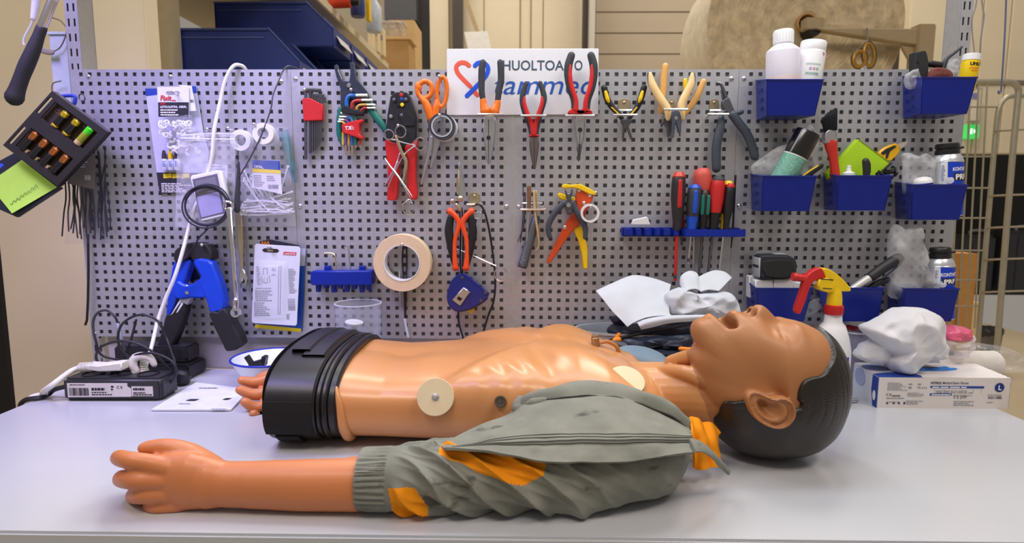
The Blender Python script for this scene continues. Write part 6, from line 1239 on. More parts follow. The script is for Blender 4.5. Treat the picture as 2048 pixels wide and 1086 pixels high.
b = MB(); b.plate(G3([(958, 128), (972, 116), (1325, 138), (1340, 156), (1310, 786), (1298, 800), (945, 778), (931, 760)]), .018, .0192, .0004); t.p('sheet', b, M('card_bluewhite', (222, 226, 236), .5, var=.01)); b = MB(); b.plate(G3([(1018, 168), (1036, 152), (1146, 158), (1163, 174), (1146, 190), (1034, 184)]), .0193, .0197, .0002); o = t.p('hang_slot', b, M('slot_dark', (40, 38, 30), .5)); b = MB(); b.plate(G3([(1064, 162), (1112, 165), (1110, 180), (1062, 178)]), .0198, .0202); t.p('slot_gleam', b, brass, sub=o)
b = MB(); b.plate(G3([(1200, 182), (1308, 188), (1302, 214), (1194, 208)]), .0193, .0196, .0001); o = t.p('logo_patch', b, inkr); b = MB(); fit_text(b, 'LOCTITE', A(*G3([(1206, 205)])[0], .0199), A(*G3([(1298, 209)])[0], .0199), .0035, bold=.03); t.p('lettering', b, inkw, sub=o)
P = []
for i in range(10):
    u = i/9; row = []
    for j in range(14):
        v = j/13; x = 968+u*268-v*22; y = 250+v*480+u*8; e = min(u, 1-u)*9; g = min(v, 1-v)*13; row.append(A(*G3([(x, y)])[0], .0194+.014*sm(min(e, 1.5)/1.5)*sm(min(g, 1.5)/1.5)))
    P.append(row)
b = MB(); b.grid(P); t.p('blister', b, FILM('blister', (240, 244, 250), .14, .06, 8.0))
for (x0, y0, w_, h_, rws, sd) in ((972, 300, .008, .04, 9, 1), (960, 500, .036, .024, 6, 2), (952, 600, .034, .03, 7, 3), (1238, 320, .016, .052, 14, 4), (1222, 700, .010, .012, 5, 5), (965, 480, .036, .003, 1, 6)): b = MB(); slits(b, A(*G3([(x0, y0)])[0], .0195), X_, Z_, w_, h_, rws, .45, seed=sd); t.p('print', b, inkg)
b = MB(); P0 = A(*G3([(1238, 672)])[0], .0195)
for k, (q, h_) in enumerate(((0, .6), (1.2, .9), (3, .5), (4.2, 1.2), (6.2, .7), (7.6, 1.3), (10, .5), (11.5, 1.1), (14, .8), (16, 1.4), (19, .6), (21, 1.0))): b.quad(P0+Z_*q*.0011, P0+X_*.0148+Z_*q*.0011, P0+X_*.0148+Z_*(q+h_)*.0011, P0+Z_*(q+h_)*.0011)
t.p('bar_code', b, inkg)
b = MB(); ol = [[(1030, 370), (1030, 320), (1062, 318), (1064, 370)], [(1020, 380), (1010, 395), (1022, 420), (1018, 445)], [(1082, 380), (1078, 400), (1086, 420), (1082, 440)], [(1036, 400), (1034, 440), (1062, 440), (1064, 400)], [(1100, 330), (1118, 318), (1132, 330), (1118, 342), (1100, 330)], [(1098, 380), (1120, 366), (1132, 380)], [(1160, 300), (1178, 302), (1170, 700), (1152, 698), (1160, 300)]]
for q in ol: b.tube([A(*p, .0196) for p in G3(q)], .0005, 4)
t.p('drawing', b, inkg); t.p('peg', peg(*G3([(1076, 142)])[0], .03), chrome); t.done()

# ================================================================ on the bench, left
# power strip
sp = [tb(126, 803), tb(325, 803)]; d = (sp[1]-sp[0]); d.z = 0; Ln = d.length; d.normalize(); nb = Vector((-d.y, d.x, 0)); ps0 = sp[0]
t = T('power_strip', 'black power strip with white rating labels lying at the bench left', 'power strip'); Rz = Matrix(((d.x, nb.x, 0), (d.y, nb.y, 0), (0, 0, 1))); c = ps0+d*Ln/2+nb*.028
b = MB(); b.box(c+Z_*.0215, (Ln, .056, .042), Rz, bev=.006, seg=3); t.p('body', b, M('strip_black', (44, 44, 48), .42))
fl = lambda x, z, o=.0006: ps0+d*x-nb*o+Z_*z
b = MB(); b.prism([fl(.010, .008), fl(.123, .009), fl(.123, .024), fl(.117, .028), fl(.117, .034), fl(.010, .034)], nb*.001); lb = t.p('rating_label', b, M('rating_white', (214, 208, 202), .55)); b = MB(); b.prism([fl(.124, .010), fl(.162, .010), fl(.162, .028), fl(.124, .028)], nb*.001); l2 = t.p('rating_label', b, M('rating_white', (214, 208, 202), .55))
b = MB(); bars(b, fl(.013, .011), d, Z_, .036, .0145, 30, 4); t.p('bar_code', b, ink, sub=lb); b = MB(); b.text('C E', fl(.098, .024), d, Z_, .007, .02); slits(b, fl(.053, .026), d, Z_, .036, .006, 1, .8, seed=3); slits(b, fl(.053, .019), d, Z_, .04, .008, 2, .5, seed=4); slits(b, fl(.088, .030), d, Z_, .006, .010, 2, .7, seed=5); slits(b, fl(.015, .0325), d, Z_, .03, .003, 1, .5, seed=6); t.p('print', b, ink, sub=lb)
b = MB(); slits(b, fl(.127, .026), d, Z_, .03, .006, 1, .7, seed=7); slits(b, fl(.127, .018), d, Z_, .033, .007, 2, .6, seed=8); t.p('print', b, ink, sub=l2)
for k in range(3): b = MB(); q = c+d*(-.05+.05*k)+Z_*.0435; b.lathe([(.017, -.002), (.0185, -.002), (.0185, .0008), (.017, .0008), (.017, -.002)], q, n=24); t.p('socket_rim', b, black)
t.done()
wc = M('cord_white', (228, 226, 216), .45)
t = T('mains_plug', 'flat white plug with ribbed cord lying on the power strip', 'plug'); pz = .046; pl = [ps0+d*(.025)+nb*.03+Z_*.055, ps0+d*.10+nb*.03+Z_*.060]
b = MB(); b.prism([p for p in [pl[0]-nb*.006-Z_*.004, pl[0]+d*.03-nb*.012-Z_*.006, pl[1]-nb*.016-Z_*.008, pl[1]-nb*.016+Z_*.008, pl[0]+d*.03-nb*.012+Z_*.006, pl[0]-nb*.006+Z_*.006]], nb*.026, .002); t.p('body', b, wc)
for k in range(6): b = MB(); q = pl[0]+d*(.004*k-.010); b.ring(q, .0075+.0002*k, .001, d, 16, 5); t.p('strain_rib', b, wc)
b = MB(); b.tube(cr([pl[0]+d*.02, pl[0]-d*.02-Z_*.004, tb(105, 770, .032), tb(86, 784, .014), (-.868, -.185, .0065), (-.888, -.192, .002), (-.897, -.195, -.02), (-.90, -.197, -.12)], 6), .0052, 10); t.p('cord', b, wc); t.done()
t = T('mains_cable', 'black mains cord leaving the left end of the power strip', 'cord'); b = MB(); b.tube(cr([ps0+nb*.028+Z_*.022+d*.004, tb(112, 778, .018), tb(98, 788, .0055), (-.866, -.200, .0052), (-.888, -.207, .002), (-.896, -.209, -.02), (-.90, -.21, -.12)], 6), .0042, 8); t.p('cord', b, black); t.done()
# black supplies behind
t = T('power_supply', 'black slotted power supply box standing against the left upstand', 'power supply'); p0, p1 = tb(225, 758), tb(405, 752); b = MB(); zc = A(300, 716, .03).z; b.box(((p0.x+p1.x)/2-.01, -.035, .048), (p1.x-p0.x-.02, .05, .034), bev=.004); t.p('case', b, M('supply_black', (36, 36, 40), .5)); b = MB(); b.box(((p0.x+p1.x)/2-.01, -.042, .016), (p1.x-p0.x, .07, .030), bev=.004); t.p('base', b, black)
for k in range(5): b = MB(); b.box(((p0.x+p1.x)/2+.02+.014*k, -.0605, .050), (.008, .002, .018), bev=.0006); t.p('vent', b, dark)
t.done()
t = T('round_plug', 'black round plug lying at the right end of the black supplies', 'plug'); p = tb(398, 752); b = MB(); b.lathe([(.012, 0), (.016, .003), (.016, .02), (.010, .026), (0, .026)], (p.x-.004, -.105, .004), (.3, .2, 1), 18); t.p('body', b, black); b = MB(); b.cyl((p.x-.012, -.105, .012), (p.x-.04, -.10, .012), .006, 12, bev=.001); t.p('neck', b, black); t.done()
lk = M('lead_black', (36, 37, 42), .45)
def loose(name, label, pts, r=.0023, cat='cable'): b = MB(); b.tube(cr(pts, 7), r, 8); return b
t = T('charger_lead', 'black lead with a grey sleeved plug curling up at the left panel edge', 'cable')
t.p('lead', loose('', '', [A(262, 722, .09), A(206, 712, .10), A(191, 680, .10), A(186, 645, .09), A(196, 625, .08), A(214, 621, .07), A(230, 634, .07), A(235, 646, .07)]), lk); b = MB(); b.tube([A(235, 648, .07), A(241, 672, .075), A(244, 682, .075)], [.0032, .0038, .003], 10); t.p('sleeve', b, M('sleeve_grey', (150, 156, 172), .4)); b = MB(); b.tube([A(244, 682, .075), A(252, 706, .08), A(262, 722, .085)], .0026, 8); t.p('tail', b, lk); t.done()
for pts, lab in (([A(262, 722, .11), A(238, 690, .115), A(240, 655, .11), A(262, 635, .10), A(290, 630, .10), A(318, 645, .10), A(338, 690, .105), A(350, 730, .165), A(340, 750, .125)], 'black lead arching highest above the power strip'), ([A(340, 740, .13), A(300, 700, .145), A(250, 682, .15), A(205, 692, .15), A(192, 715, .15), A(208, 735, .15), A(240, 740, .14)], 'black lead looping left round the white plug'),
                 ([A(232, 742, .16), A(260, 715, .165), A(300, 706, .17), A(340, 720, .17), A(353, 745, .17), A(335, 768, .17), A(290, 768, .17), A(245, 752, .165), A(222, 740, .16)], 'black lead making an oval loop in front of the strip'), ([A(272, 640, .09), A(262, 680, .10), A(252, 706, .10), A(246, 730, .10)], 'short black lead hanging straight behind the loops')):
    one('loose_lead', lab, 'cable', loose('', '', pts), lk, 'black leads tangled over the power strip')
# leaflet
t = T('leaflet', 'white folded leaflet with small printed diagrams lying on the bench', 'leaflet'); q = [tb(302, 822, .001), tb(462, 822, .001), tb(500, 782, .001), tb(392, 768, .001)]; b = MB(); b.prism(q, (0, 0, .0018), .0004); t.p('sheet', b, M('leaflet_white', (222, 226, 236), .6)); b = MB(); b.prism([q[0]+Z_*.002, q[1]+Z_*.002, q[2]+Z_*.003, q[3]+Z_*.003], (0, 0, .0006)); o = t.p('cover', b, M('leaflet_white', (222, 226, 236), .6)); ex = (q[1]-q[0]).normalized(); ey = Vector((.18, 1, 0)).normalized()
for (px, py, w_) in ((380, 801, .016), (450, 799, .010)): b = MB(); p = tb(px, py, .0052); b.prism([p-ex*w_/2, p+ex*w_/2, p+ex*w_*.7+ey*.008, p-ex*w_*.3+ey*.008], (0, 0, .0002)); t.p('diagram', b, ink, sub=o)
b = MB(); slits(b, tb(400, 775, .0052), ex, ey, .055, .006, 1, .7, seed=3); slits(b, tb(360, 806, .0052), ex, ey, .03, .005, 1, .7, seed=4); slits(b, tb(425, 817, .0052), ex, ey, .03, .005, 1, .7, seed=5); t.p('print', b, inkg, sub=o); t.done()
# enamel bowl with black fitting
bx = tb(540, 770); bc_ = Vector((at(545, 735, -.075).x, -.085, 0)); Rb = .072
t = T('enamel_bowl', 'white enamel bowl with a blue rim behind the hip band', 'bowl'); b = MB(); b.lathe([(0, .001), (.038, .001), (.045, .004), (.060, .030), (.0705, .0505), (.0715, .052), (.069, .052), (.058, .030), (.042, .006), (0, .005)], bc_, n=44); t.p('shell', b, M('enamel_white', (236, 240, 248), .25, coat=.3)); b = MB(); b.ring(bc_+Z_*.052, .0712, .0022, (0, 0, 1), 48, 8); t.p('rim', b, M('enamel_blue', (24, 50, 180), .3)); t.done()
t = T('black_fitting', 'small black plastic fitting lying in the enamel bowl', 'fitting'); f0 = at(508, 726, -.105); b = MB(); b.cyl(f0+Vector((-.014, 0, .014)), f0+Vector((-.002, 0, -.006)), .0058, 12, bev=.001); t.p('spout', b, black); b = MB(); b.box(f0+Vector((.008, 0, -.002)), (.03, .02, .014), Matrix.Rotation(-.3, 3, 'Y'), bev=.002); b.box(f0+Vector((.02, .002, .006)), (.008, .016, .016), Matrix.Rotation(.2, 3, 'Y'), bev=.001); t.p('body', b, black); b = MB(); b.cyl(f0+Vector((.006, .004, -.004)), f0+Vector((.012, .01, -.048)), .006, 10); t.p('stem', b, black); t.done()
# clear beaker with funnel
kc = at(717, 640, -.053); kc.z = 0; kr = .0455; zt_ = at(717, 606, -.053).z
t = T('beaker', 'clear plastic beaker standing between hip band and masking tape', 'beaker'); b = MB(); b.lathe([(.040, .002), (kr*.9, .002), (kr, zt_), (kr-.0012, zt_), (kr*.9-.0012, .003), (.040, .003), (.040, .002)], kc, n=44); t.p('wall', b, FILM('beaker_clear', (214, 222, 240), .10, .05)); b = MB(); b.lathe([(0, .001), (.041, .001), (.041, .003), (0, .003)], kc, n=36); t.p('bottom', b, FILM('beaker_clear', (214, 222, 240), .10, .05)); b = MB(); b.ring(kc+Z_*zt_, kr, .0014, (0, 0, 1), 44, 6); t.p('lip', b, FILM('beaker_lip', (226, 232, 246), .55, .05)); t.done()
t = T('mushroom_stopper', 'white mushroom shaped plastic knob inside the clear beaker', 'knob'); q = kc+Vector((-.018, -.006, 0)); z0 = at(700, 672, -.062).z; b = MB(); b.lathe([(.0, 0), (.016, 0), (.0165, z0*.5), (.018, z0-.012), (.019, z0), (.008, z0+.004), (.0065, z0+.016), (.008, z0+.022), (.017, z0+.026), (.0175, z0+.029), (0, z0+.031)], q+Z_*.003, (.12, -.1, 1), 28); t.p('body', b, white); t.done()

# ================================================================ open bins on the right panel and what is in them
binm = M('bin_plastic', (3, 28, 132), .34, var=.04, spec=.5); binin = None
def small_bin(label, tl, tr, bl, br, bk, bkb, d=.078):
    t = T('open_bin', label, 'bin', 'open blue bins on the right panel'); FL_, FR_ = A(*tl, d), A(*tr, d); z0 = A(*bl, d-.006).z; fl_, fr_ = A(*bl, d-.006), A(*br, d-.006); BL_ = A(*bk, .003); bl_ = A(*bkb, .003); bl_.z = z0; fl_.z = fr_.z = z0
    dx = FL_.x-BL_.x; BR_ = Vector((FR_.x+dx*.6, BL_.y, BL_.z)); br_ = Vector((fr_.x+(fl_.x-bl_.x)*.6, bl_.y, z0)); zt = (FL_.z+FR_.z)/2; FL_.z = FR_.z = zt; th = .0018
    def wall(nm, q, n_): b = MB(); b.prism(q, Vector(n_)*th, .0003); t.p(nm, b, binm)
    wall('front_wall', [FL_, FR_, fr_, fl_], (0, 1, 0)); wall('back_wall', [BL_, BR_, br_, bl_], (0, -1, 0)); wall('side_wall', [BL_, FL_, fl_, bl_], (1, 0, 0)); wall('side_wall', [BR_, FR_, fr_, br_], (-1, 0, 0)); wall('bottom', [bl_, br_, fr_, fl_], (0, 0, 1))
    b = MB(); b.tube([BL_, FL_, FR_, BR_], .0016, 6, rnd=False); t.p('rim', b, binm)
    for k in range(3): b = MB(); f = .25+.25*k; q = BL_.lerp(FL_, .55).lerp(bl_.lerp(fl_, .55), f); b.box(q-X_*.0006, (.0012, .007, .005)); t.p('embossed_mark', b, M('bin_mark', (12, 28, 96), .4))
    t.done(); return FL_, FR_, z0
def can(t, bot, top, r, segs, n=28):      # revolved stack: segs = (name, [(radius factor, height fraction)...], material)
    a, c = Vector(bot), Vector(top); d = c-a; Ln = d.length; d.normalize()
    for nm, pr_, m_ in segs: b = MB(); b.lathe([(r*x, Ln*y) for x, y in pr_], a, d, n); t.p(nm, b, m_)
    return a, d, Ln
def wrapt(mb, s, a, d, r, h, ang, size, w_, **k):         # lettering bent round a can, centred on angle ang from the viewer side
    m2 = MB(); fit_text(m2, s, (0, 0, 0), (w_, 0, 0), size, **k); d = Vector(d); side = d.cross(Vector((0, -1, 0))).normalized()*-1; fr_ = side.cross(d).normalized()
    if fr_.y > 0: fr_ = -fr_
    side = d.cross(fr_)*-1
    if side.x < 0: side = -side
    return mb.add([Vector(a)+d*(h+v[2])+(fr_*math.cos(ang+(v[0]-w_/2)/r)+side*math.sin(ang+(v[0]-w_/2)/r))*(r+.0004) for v in m2.v], m2.f)
def blob(out, Y, dep, amp=.004, fs=60., seed=1., n=72, m=22, k=3, pw=.55, ridge=True):    # crumpled solid lying behind an outline, with its own depth
    P3 = cr([A(x, y, -Y) for x, y in out], k, True); nn = len(P3); c = sum(P3, Vector())/nn; rows = []
    for j in range(m+1):
        ph = -PI/2+PI*j/m*.996+.002*PI; row = []
        for q in P3:
            s_ = abs(math.cos(ph))**pw; p = c+(q-c)*s_; p = p+Vector((0, dep*math.sin(ph), 0))
            g = noisef(p, fs, seed); g = (.5-abs(g)*2) if ridge else g; g2 = noisef(p, fs*2.3, seed+5); g += (.5-abs(g2)*2)*.28 if ridge else 0; p = p+Vector((.35*g2*s_**.2, -g*(1 if ph < 0 else -1), .35*g))*amp*(1-.75*s_**8); row.append(p)
        rows.append(row)
    b = MB(); b.grid(rows, cv=True); o = len(b.v)-(m+1)*nn; b.f += [[o+i for i in range(nn)], [o+m*nn+i for i in reversed(range(nn))]]; b.m += [0, 0]; return b
R1 = lambda p: C(4.096, 1480, 20, p); R2 = lambda p: C(4.267, 1480, 210, p); R3 = lambda p: C(4.096, 1460, 440, p)
small_bin('open blue bin at the top left holding a clear bottle and a white jar', *R1([(215, 572), (685, 572), (220, 865), (615, 865), (130, 580), (140, 850)]))
small_bin('open blue bin at the top right holding black parts and yellow glue', *R1([(1490, 555), (1945, 552), (1480, 850), (1860, 850), (1335, 548), (1340, 840)]))
small_bin('open blue bin in the middle row left holding a black capped aerosol', *R2([(190, 612), (655, 605), (185, 905), (590, 905), (90, 590), (100, 880)]))
small_bin('open blue bin in the middle row holding a brush and green pad', *R2([(835, 612), (1305, 600), (825, 900), (1235, 900), (710, 585), (720, 870)]))
small_bin('open blue bin in the middle row right with a spray can and clear bag', *R2([(1470, 685), (1945, 680), (1460, 980), (1870, 975), (1320, 660), (1330, 945)]))
small_bin('open blue bin in the bottom row left under the black pouch', *R3([(215, 562), (680, 562), (230, 830), (605, 820), (135, 500), (140, 770)]))
small_bin('open blue bin in the bottom row behind the spray bottle head', *R3([(720, 560), (1260, 560), (800, 830), (1215, 825), (690, 530), (770, 780)]))
small_bin('open blue bin in the bottom row right under the long clear bag', *R3([(1430, 570), (1880, 560), (1420, 830), (1810, 830), (1290, 520), (1295, 800)]))
# bottle and jar
o1 = .042; t = T('screw_bottle', 'translucent white bottle with a ribbed white screw cap', 'bottle'); pb = M('bottle_milky', (228, 224, 238), .3, trans=.0, var=.02); zz = lambda x, y: A(x, y, o1)
a, c = A(1564, 224, o1), A(1567, 61, o1)
can(t, a, c, .0305, [('body', [(.94, 0), (1, .02), (1, .73), (.97, .755), (.62, .815), (.56, .82), (.56, .85)], pb), ('cap', [(.55, .83), (.60, .84), (.585, .985), (.55, 1), (0, 1)], white)])
d = (c-a).normalized(); Ln = (c-a).length
for k in range(22): b = MB(); th = 2*PI*k/22; q = a+d*Ln*.845+Vector((math.cos(th), math.sin(th), 0))*.0180; b.tube([q, q+d*Ln*.125], .0006, 4); t.p('cap_rib', b, white)
b = MB(); b.lathe([(1.004*.0305, Ln*.06), (1.006*.0305, Ln*.42), (1.003*.0305, Ln*.425)], a, d, 28); t.p('liquid_level', b, M('liquid_blush', (226, 206, 206), .35)); t.done()
o1 = .040; t = T('powder_jar', 'white powder jar with pale printed letters leaning beside the bottle', 'jar'); a, c = A(1605, 222, o1), A(1628, 84, o1); jr = .0242
a, d, Ln = can(t, a, c, jr, [('body', [(.94, 0), (1, .02), (1, .83), (.95, .86)], M('jar_white', (236, 236, 240), .35)), ('cap', [(.94, .86), (.95, .865), (.95, .985), (.9, 1), (0, 1)], white)])
b = MB(); wrapt(b, 'POWDER', a, d, jr, Ln*.49, -.15, .0048, .024, bold=.02); t.p('lettering', b, M('print_green', (120, 170, 160), .6)); b = MB(); wrapt(b, 'FOOT', a, d, jr, Ln*.56, -.2, .0055, .014, bold=.03); t.p('lettering', b, M('print_violet', (120, 120, 190), .6)) if False else None
b = MB(); wrapt(b, 'llllllllllll', a, d, jr, Ln*.63, -.15, .0036, .026); t.p('print', b, M('print_green', (120, 170, 160), .6))
for k, cl in enumerate(((120, 150, 200), (220, 120, 140), (120, 170, 120))): b = MB(); wrapt(b, 'O', a, d, jr, Ln*.56, -.35+.25*k, .005, .0045, bold=.04); t.p('coloured_dot', b, M('dot_%d' % k, cl, .6))
b = MB(); wrapt(b, 'V', a, d, jr, Ln*.78, .55, .006, .008, bold=.05); t.p('corner_mark', b, M('print_rose', (200, 110, 140), .6)); t.done()
# top right bin
t = T('grip_piece', 'upright black plastic grip piece in the top right bin', 'grip'); b = MB(); b.plate(R1([(1435, 362), (1450, 345), (1515, 330), (1530, 345), (1548, 420), (1545, 560), (1540, 640), (1448, 640)]), .030, .050, .003, 2); t.p('body', b, M('part_black', (38, 40, 44), .5)); b = MB(); c = A(*R1([(1458, 428)])[0], .0503); b.cyl(c, c-Y_*.0008, .002, 10); t.p('screw_hole', b, dark); t.done()
b = MB(); b.tube(L(R1([(1560, 440), (1640, 452)]), .034, 2), .0062, 14); one('rubber_sleeve', 'short black rubber sleeve lying behind the sanding pad', 'sleeve', b, rubber)
b = MB(); b.tube(L(R1([(1652, 600), (1668, 480), (1688, 410), (1715, 380), (1770, 340), (1815, 302)]), .038, 5), [.0036, .004, .004, .0036, .003, .0022], 10); one('bent_lever', 'bent dark lever standing out of the top right bin', 'lever', b, M('lever_dark', (60, 66, 76), .4, .3))
t = T('sanding_pad', 'worn brown sanding pad at the front of the top right bin', 'pad'); b = blob(R1([(1535, 545), (1568, 485), (1610, 472), (1680, 480), (1735, 515), (1738, 560), (1700, 640), (1560, 640)]), -.056, .009, .002, 90, 3); t.p('grit_face', b, M('grit_brown', (120, 62, 56), .85, bump=.6, bs=1200, var=.15)); t.done()
b = blob(R1([(1352, 548), (1400, 500), (1445, 484), (1460, 560), (1450, 640), (1370, 640)]), -.045, .012, .004, 80, 4); one('clear_wrap', 'crumpled clear wrap at the left of the top right bin', 'wrap', b, film2)
b = blob(R1([(1640, 480), (1680, 420), (1750, 402), (1790, 440), (1806, 520), (1790, 640), (1660, 640)]), -.028, .014, .005, 80, 5); one('clear_wrap', 'crumpled clear wrap beside the yellow glue bottle', 'wrap', b, film2)
t = T('glue_bottle', 'yellow glue bottle with a white cap leaning in the top right bin', 'bottle'); a, c = A(*R1([(1846, 660)])[0], .052), A(*R1([(1902, 366)])[0], .052); gr = .0146
a, d, Ln = can(t, a, c, gr, [('body', [(.94, 0), (1, .02), (1, .82)], M('glue_yellow', (250, 214, 10), .4)), ('cap', [(1.0, .82), (1.05, .825), (1.02, .985), (.95, 1), (0, 1)], white)])
b = MB(); wrapt(b, 'UHU', a, d, gr, Ln*.66, -.05, .0062, .0172, bold=.05); t.p('lettering', b, ink); b = MB(); wrapt(b, 'plastic', a, d, gr, Ln*.57, -.05, .0036, .0170, bold=.02); wrapt(b, 'extra', a, d, gr, Ln*.50, -.05, .003, .011, bold=.02); t.p('lettering', b, M('print_orange2', (236, 120, 20), .6)); t.done()
# aerosol bin
b = blob(R2([(98, 520), (200, 440), (330, 350), (400, 330), (520, 240), (596, 165), (640, 215), (680, 290), (690, 400), (716, 500), (650, 620), (500, 720), (220, 720), (120, 610)]), -.026, .016, .008, 26, 7); one('clear_bag', 'big crumpled clear bag round the black capped aerosol', 'bag', b, bagf)
t = T('aerosol_can', 'tilted aerosol with a black glossy cap and green speckled body', 'can'); a, c = A(*R2([(330, 700)])[0], .046), A(*R2([(588, 222)])[0], .058); ar_ = .0228
a, d, Ln = can(t, a, c, ar_, [('body', [(.94, 0), (1, .01), (1, .555), (.93, .57)], M('can_green', (120, 176, 160), .5, var=.35, vs=420)), ('label_edge', [(1.005, .545), (1.01, .56), (.98, .565)], M('paper_edge', (226, 230, 226), .6)), ('cap', [(.9, .57), (1.02, .572), (1.02, .95), (.95, .985), (.6, .99), (.55, .965), (0, .965)], M('cap_gloss', (18, 16, 18), .18, coat=.5))]); t.done()
def knife(nm, label, p0, p1, off, wd): 
    t = T(nm, label, 'knife'); a, c = A(*p0, off), A(*p1, off); d = (c-a).normalized(); b = MB(); b.tube([a, c], wd, 10, flat=((0, 1, 0), .45)); t.p('handle', b, black); n_ = Vector((-d.z, 0, d.x)); b = MB(); b.tube([a+n_*wd*.75, a.lerp(c, .5)+n_*wd*.85, c+n_*wd*.55], wd*.34, 8); t.p('slider', b, yellow); return t.done()
knife('cutter_knife', 'black and yellow snap knife lying in front of the aerosol', R2([(520, 640)])[0], R2([(690, 520)])[0], .064, .0052)
# brush bin
t = T('paint_brush', 'paint brush standing bristles up with a red handle', 'brush'); a = A(*R2([(812, 650)])[0], .046)
b = MB(); b.tube(L(R2([(818, 640), (808, 540), (795, 440), (782, 370), (775, 325)]), .046, 4), [.0085, .0088, .0085, .0100, .0122, .0128], 14, flat=((0, 1, 0), .55)); t.p('handle', b, M('brush_red', (200, 46, 34), .3, coat=.3))
b = MB(); b.plate(R2([(712, 290), (725, 230), (760, 200), (828, 212), (835, 325), (735, 335), (722, 320)]), .040, .052, .003); t.p('ferrule', b, steel); rr = random.Random(5); b = MB()
for k in range(420):
    u = rr.random(); w_ = rr.random(); q0 = Vector(A(*R2([(716+112*u, 228-14*u)])[0], .041+.010*w_)); q1 = Vector(A(*R2([(700+u*122+rr.uniform(-8, 8), 125-30*u+rr.uniform(-18, 18))])[0], .038+.016*w_)); q2 = Vector(A(*R2([(712+u*116+rr.uniform(-10, 8)+18*(1-u), 60-26*u+rr.uniform(-12, 26)+40*(1-u)**3)])[0], .040+.012*w_)); b.tube([q0, q1, q2], [.0007, .0007, .0003], 3, rnd=False)
t.p('bristles', b, M('bristle_black', (26, 30, 38), .6), kind='stuff'); t.done()
t = T('note_pad', 'block of lime green notes standing on its corner in the bin', 'note pad'); b = MB(); q = R2([(1012, 290), (1282, 498), (1150, 690), (800, 690), (745, 580)]); b.plate(q, .022, .038, .0004); t.p('block', b, M('pad_lime', (176, 222, 34), .65, var=.03)); b = MB(); b.plate(R2([(1016, 292), (1286, 494), (1280, 500), (1010, 298)]), .021, .0385); t.p('top_edge', b, M('pad_edge', (120, 150, 20), .7)); t.done()
t = T('box_cutter', 'yellow safety cutter with a pale blade behind the green notes', 'knife'); b = MB(); b.plate(R2([(1188, 412), (1240, 362), (1330, 328), (1360, 350), (1366, 400), (1300, 470), (1262, 480), (1200, 440)]), .014, .024, .003, 2); t.p('handle', b, M('cutter_yellow', (246, 186, 24), .4)); b = MB(); b.plate(R2([(1205, 408), (1250, 375), (1320, 345), (1335, 355), (1280, 395), (1262, 450), (1244, 458), (1250, 410), (1222, 425)]), .0241, .0250); t.p('slot', b, ink); b = MB(); b.plate(R2([(1345, 335), (1395, 315), (1436, 308), (1425, 330), (1372, 378)]), .018, .0195); t.p('blade', b, M('blade_pale', (222, 206, 190), .35, .3)); t.done()
t = T('black_marker', 'black capped marker standing before the green notes', 'marker'); b = MB(); b.tube(L(R2([(1080, 660), (1078, 560), (1072, 480)]), .058, 3), .0062, 14); t.p('barrel', b, M('part_black', (38, 40, 44), .5)); b = MB(); b.tube(L(R2([(1098, 480), (1108, 510), (1108, 575)]), .060, 3), .0018, 6, flat=FL); t.p('pocket_clip', b, black); t.done()
t = T('nozzle_tube', 'white tube nozzle poking over the bin rim', 'nozzle'); b = MB(); a = A(*R2([(925, 640)])[0], .062); c = A(*R2([(930, 515)])[0], .062); can(t, a, c, .0112, [('body', [(1, 0), (1, .48), (.9, .5)], white), ('spout', [(.9, .5), (.45, .58), (.32, .88), (.36, .9), (.3, 1), (0, 1)], white)]); t.done()
t = T('chain_coil', 'small heap of black coiled chain at the right of the brush bin', 'chain')
for k in range(13): c = A(*R2([(1185+rr.uniform(0, 150), 600-rr.uniform(0, 80)*(.4+.6*rr.random()))])[0], .035+.02*rr.random()); b = MB(); b.ring(c, .0052, .0016, (rr.uniform(-1, 1), rr.uniform(-1, 1), rr.uniform(-1, 1)), 14, 6, .7); t.p('chain_link', b, black)
b = MB(); b.tube(L(R2([(1160, 620), (1220, 560), (1290, 495)]), .044, 3), .0022, 6); t.p('pin', b, black); t.done()
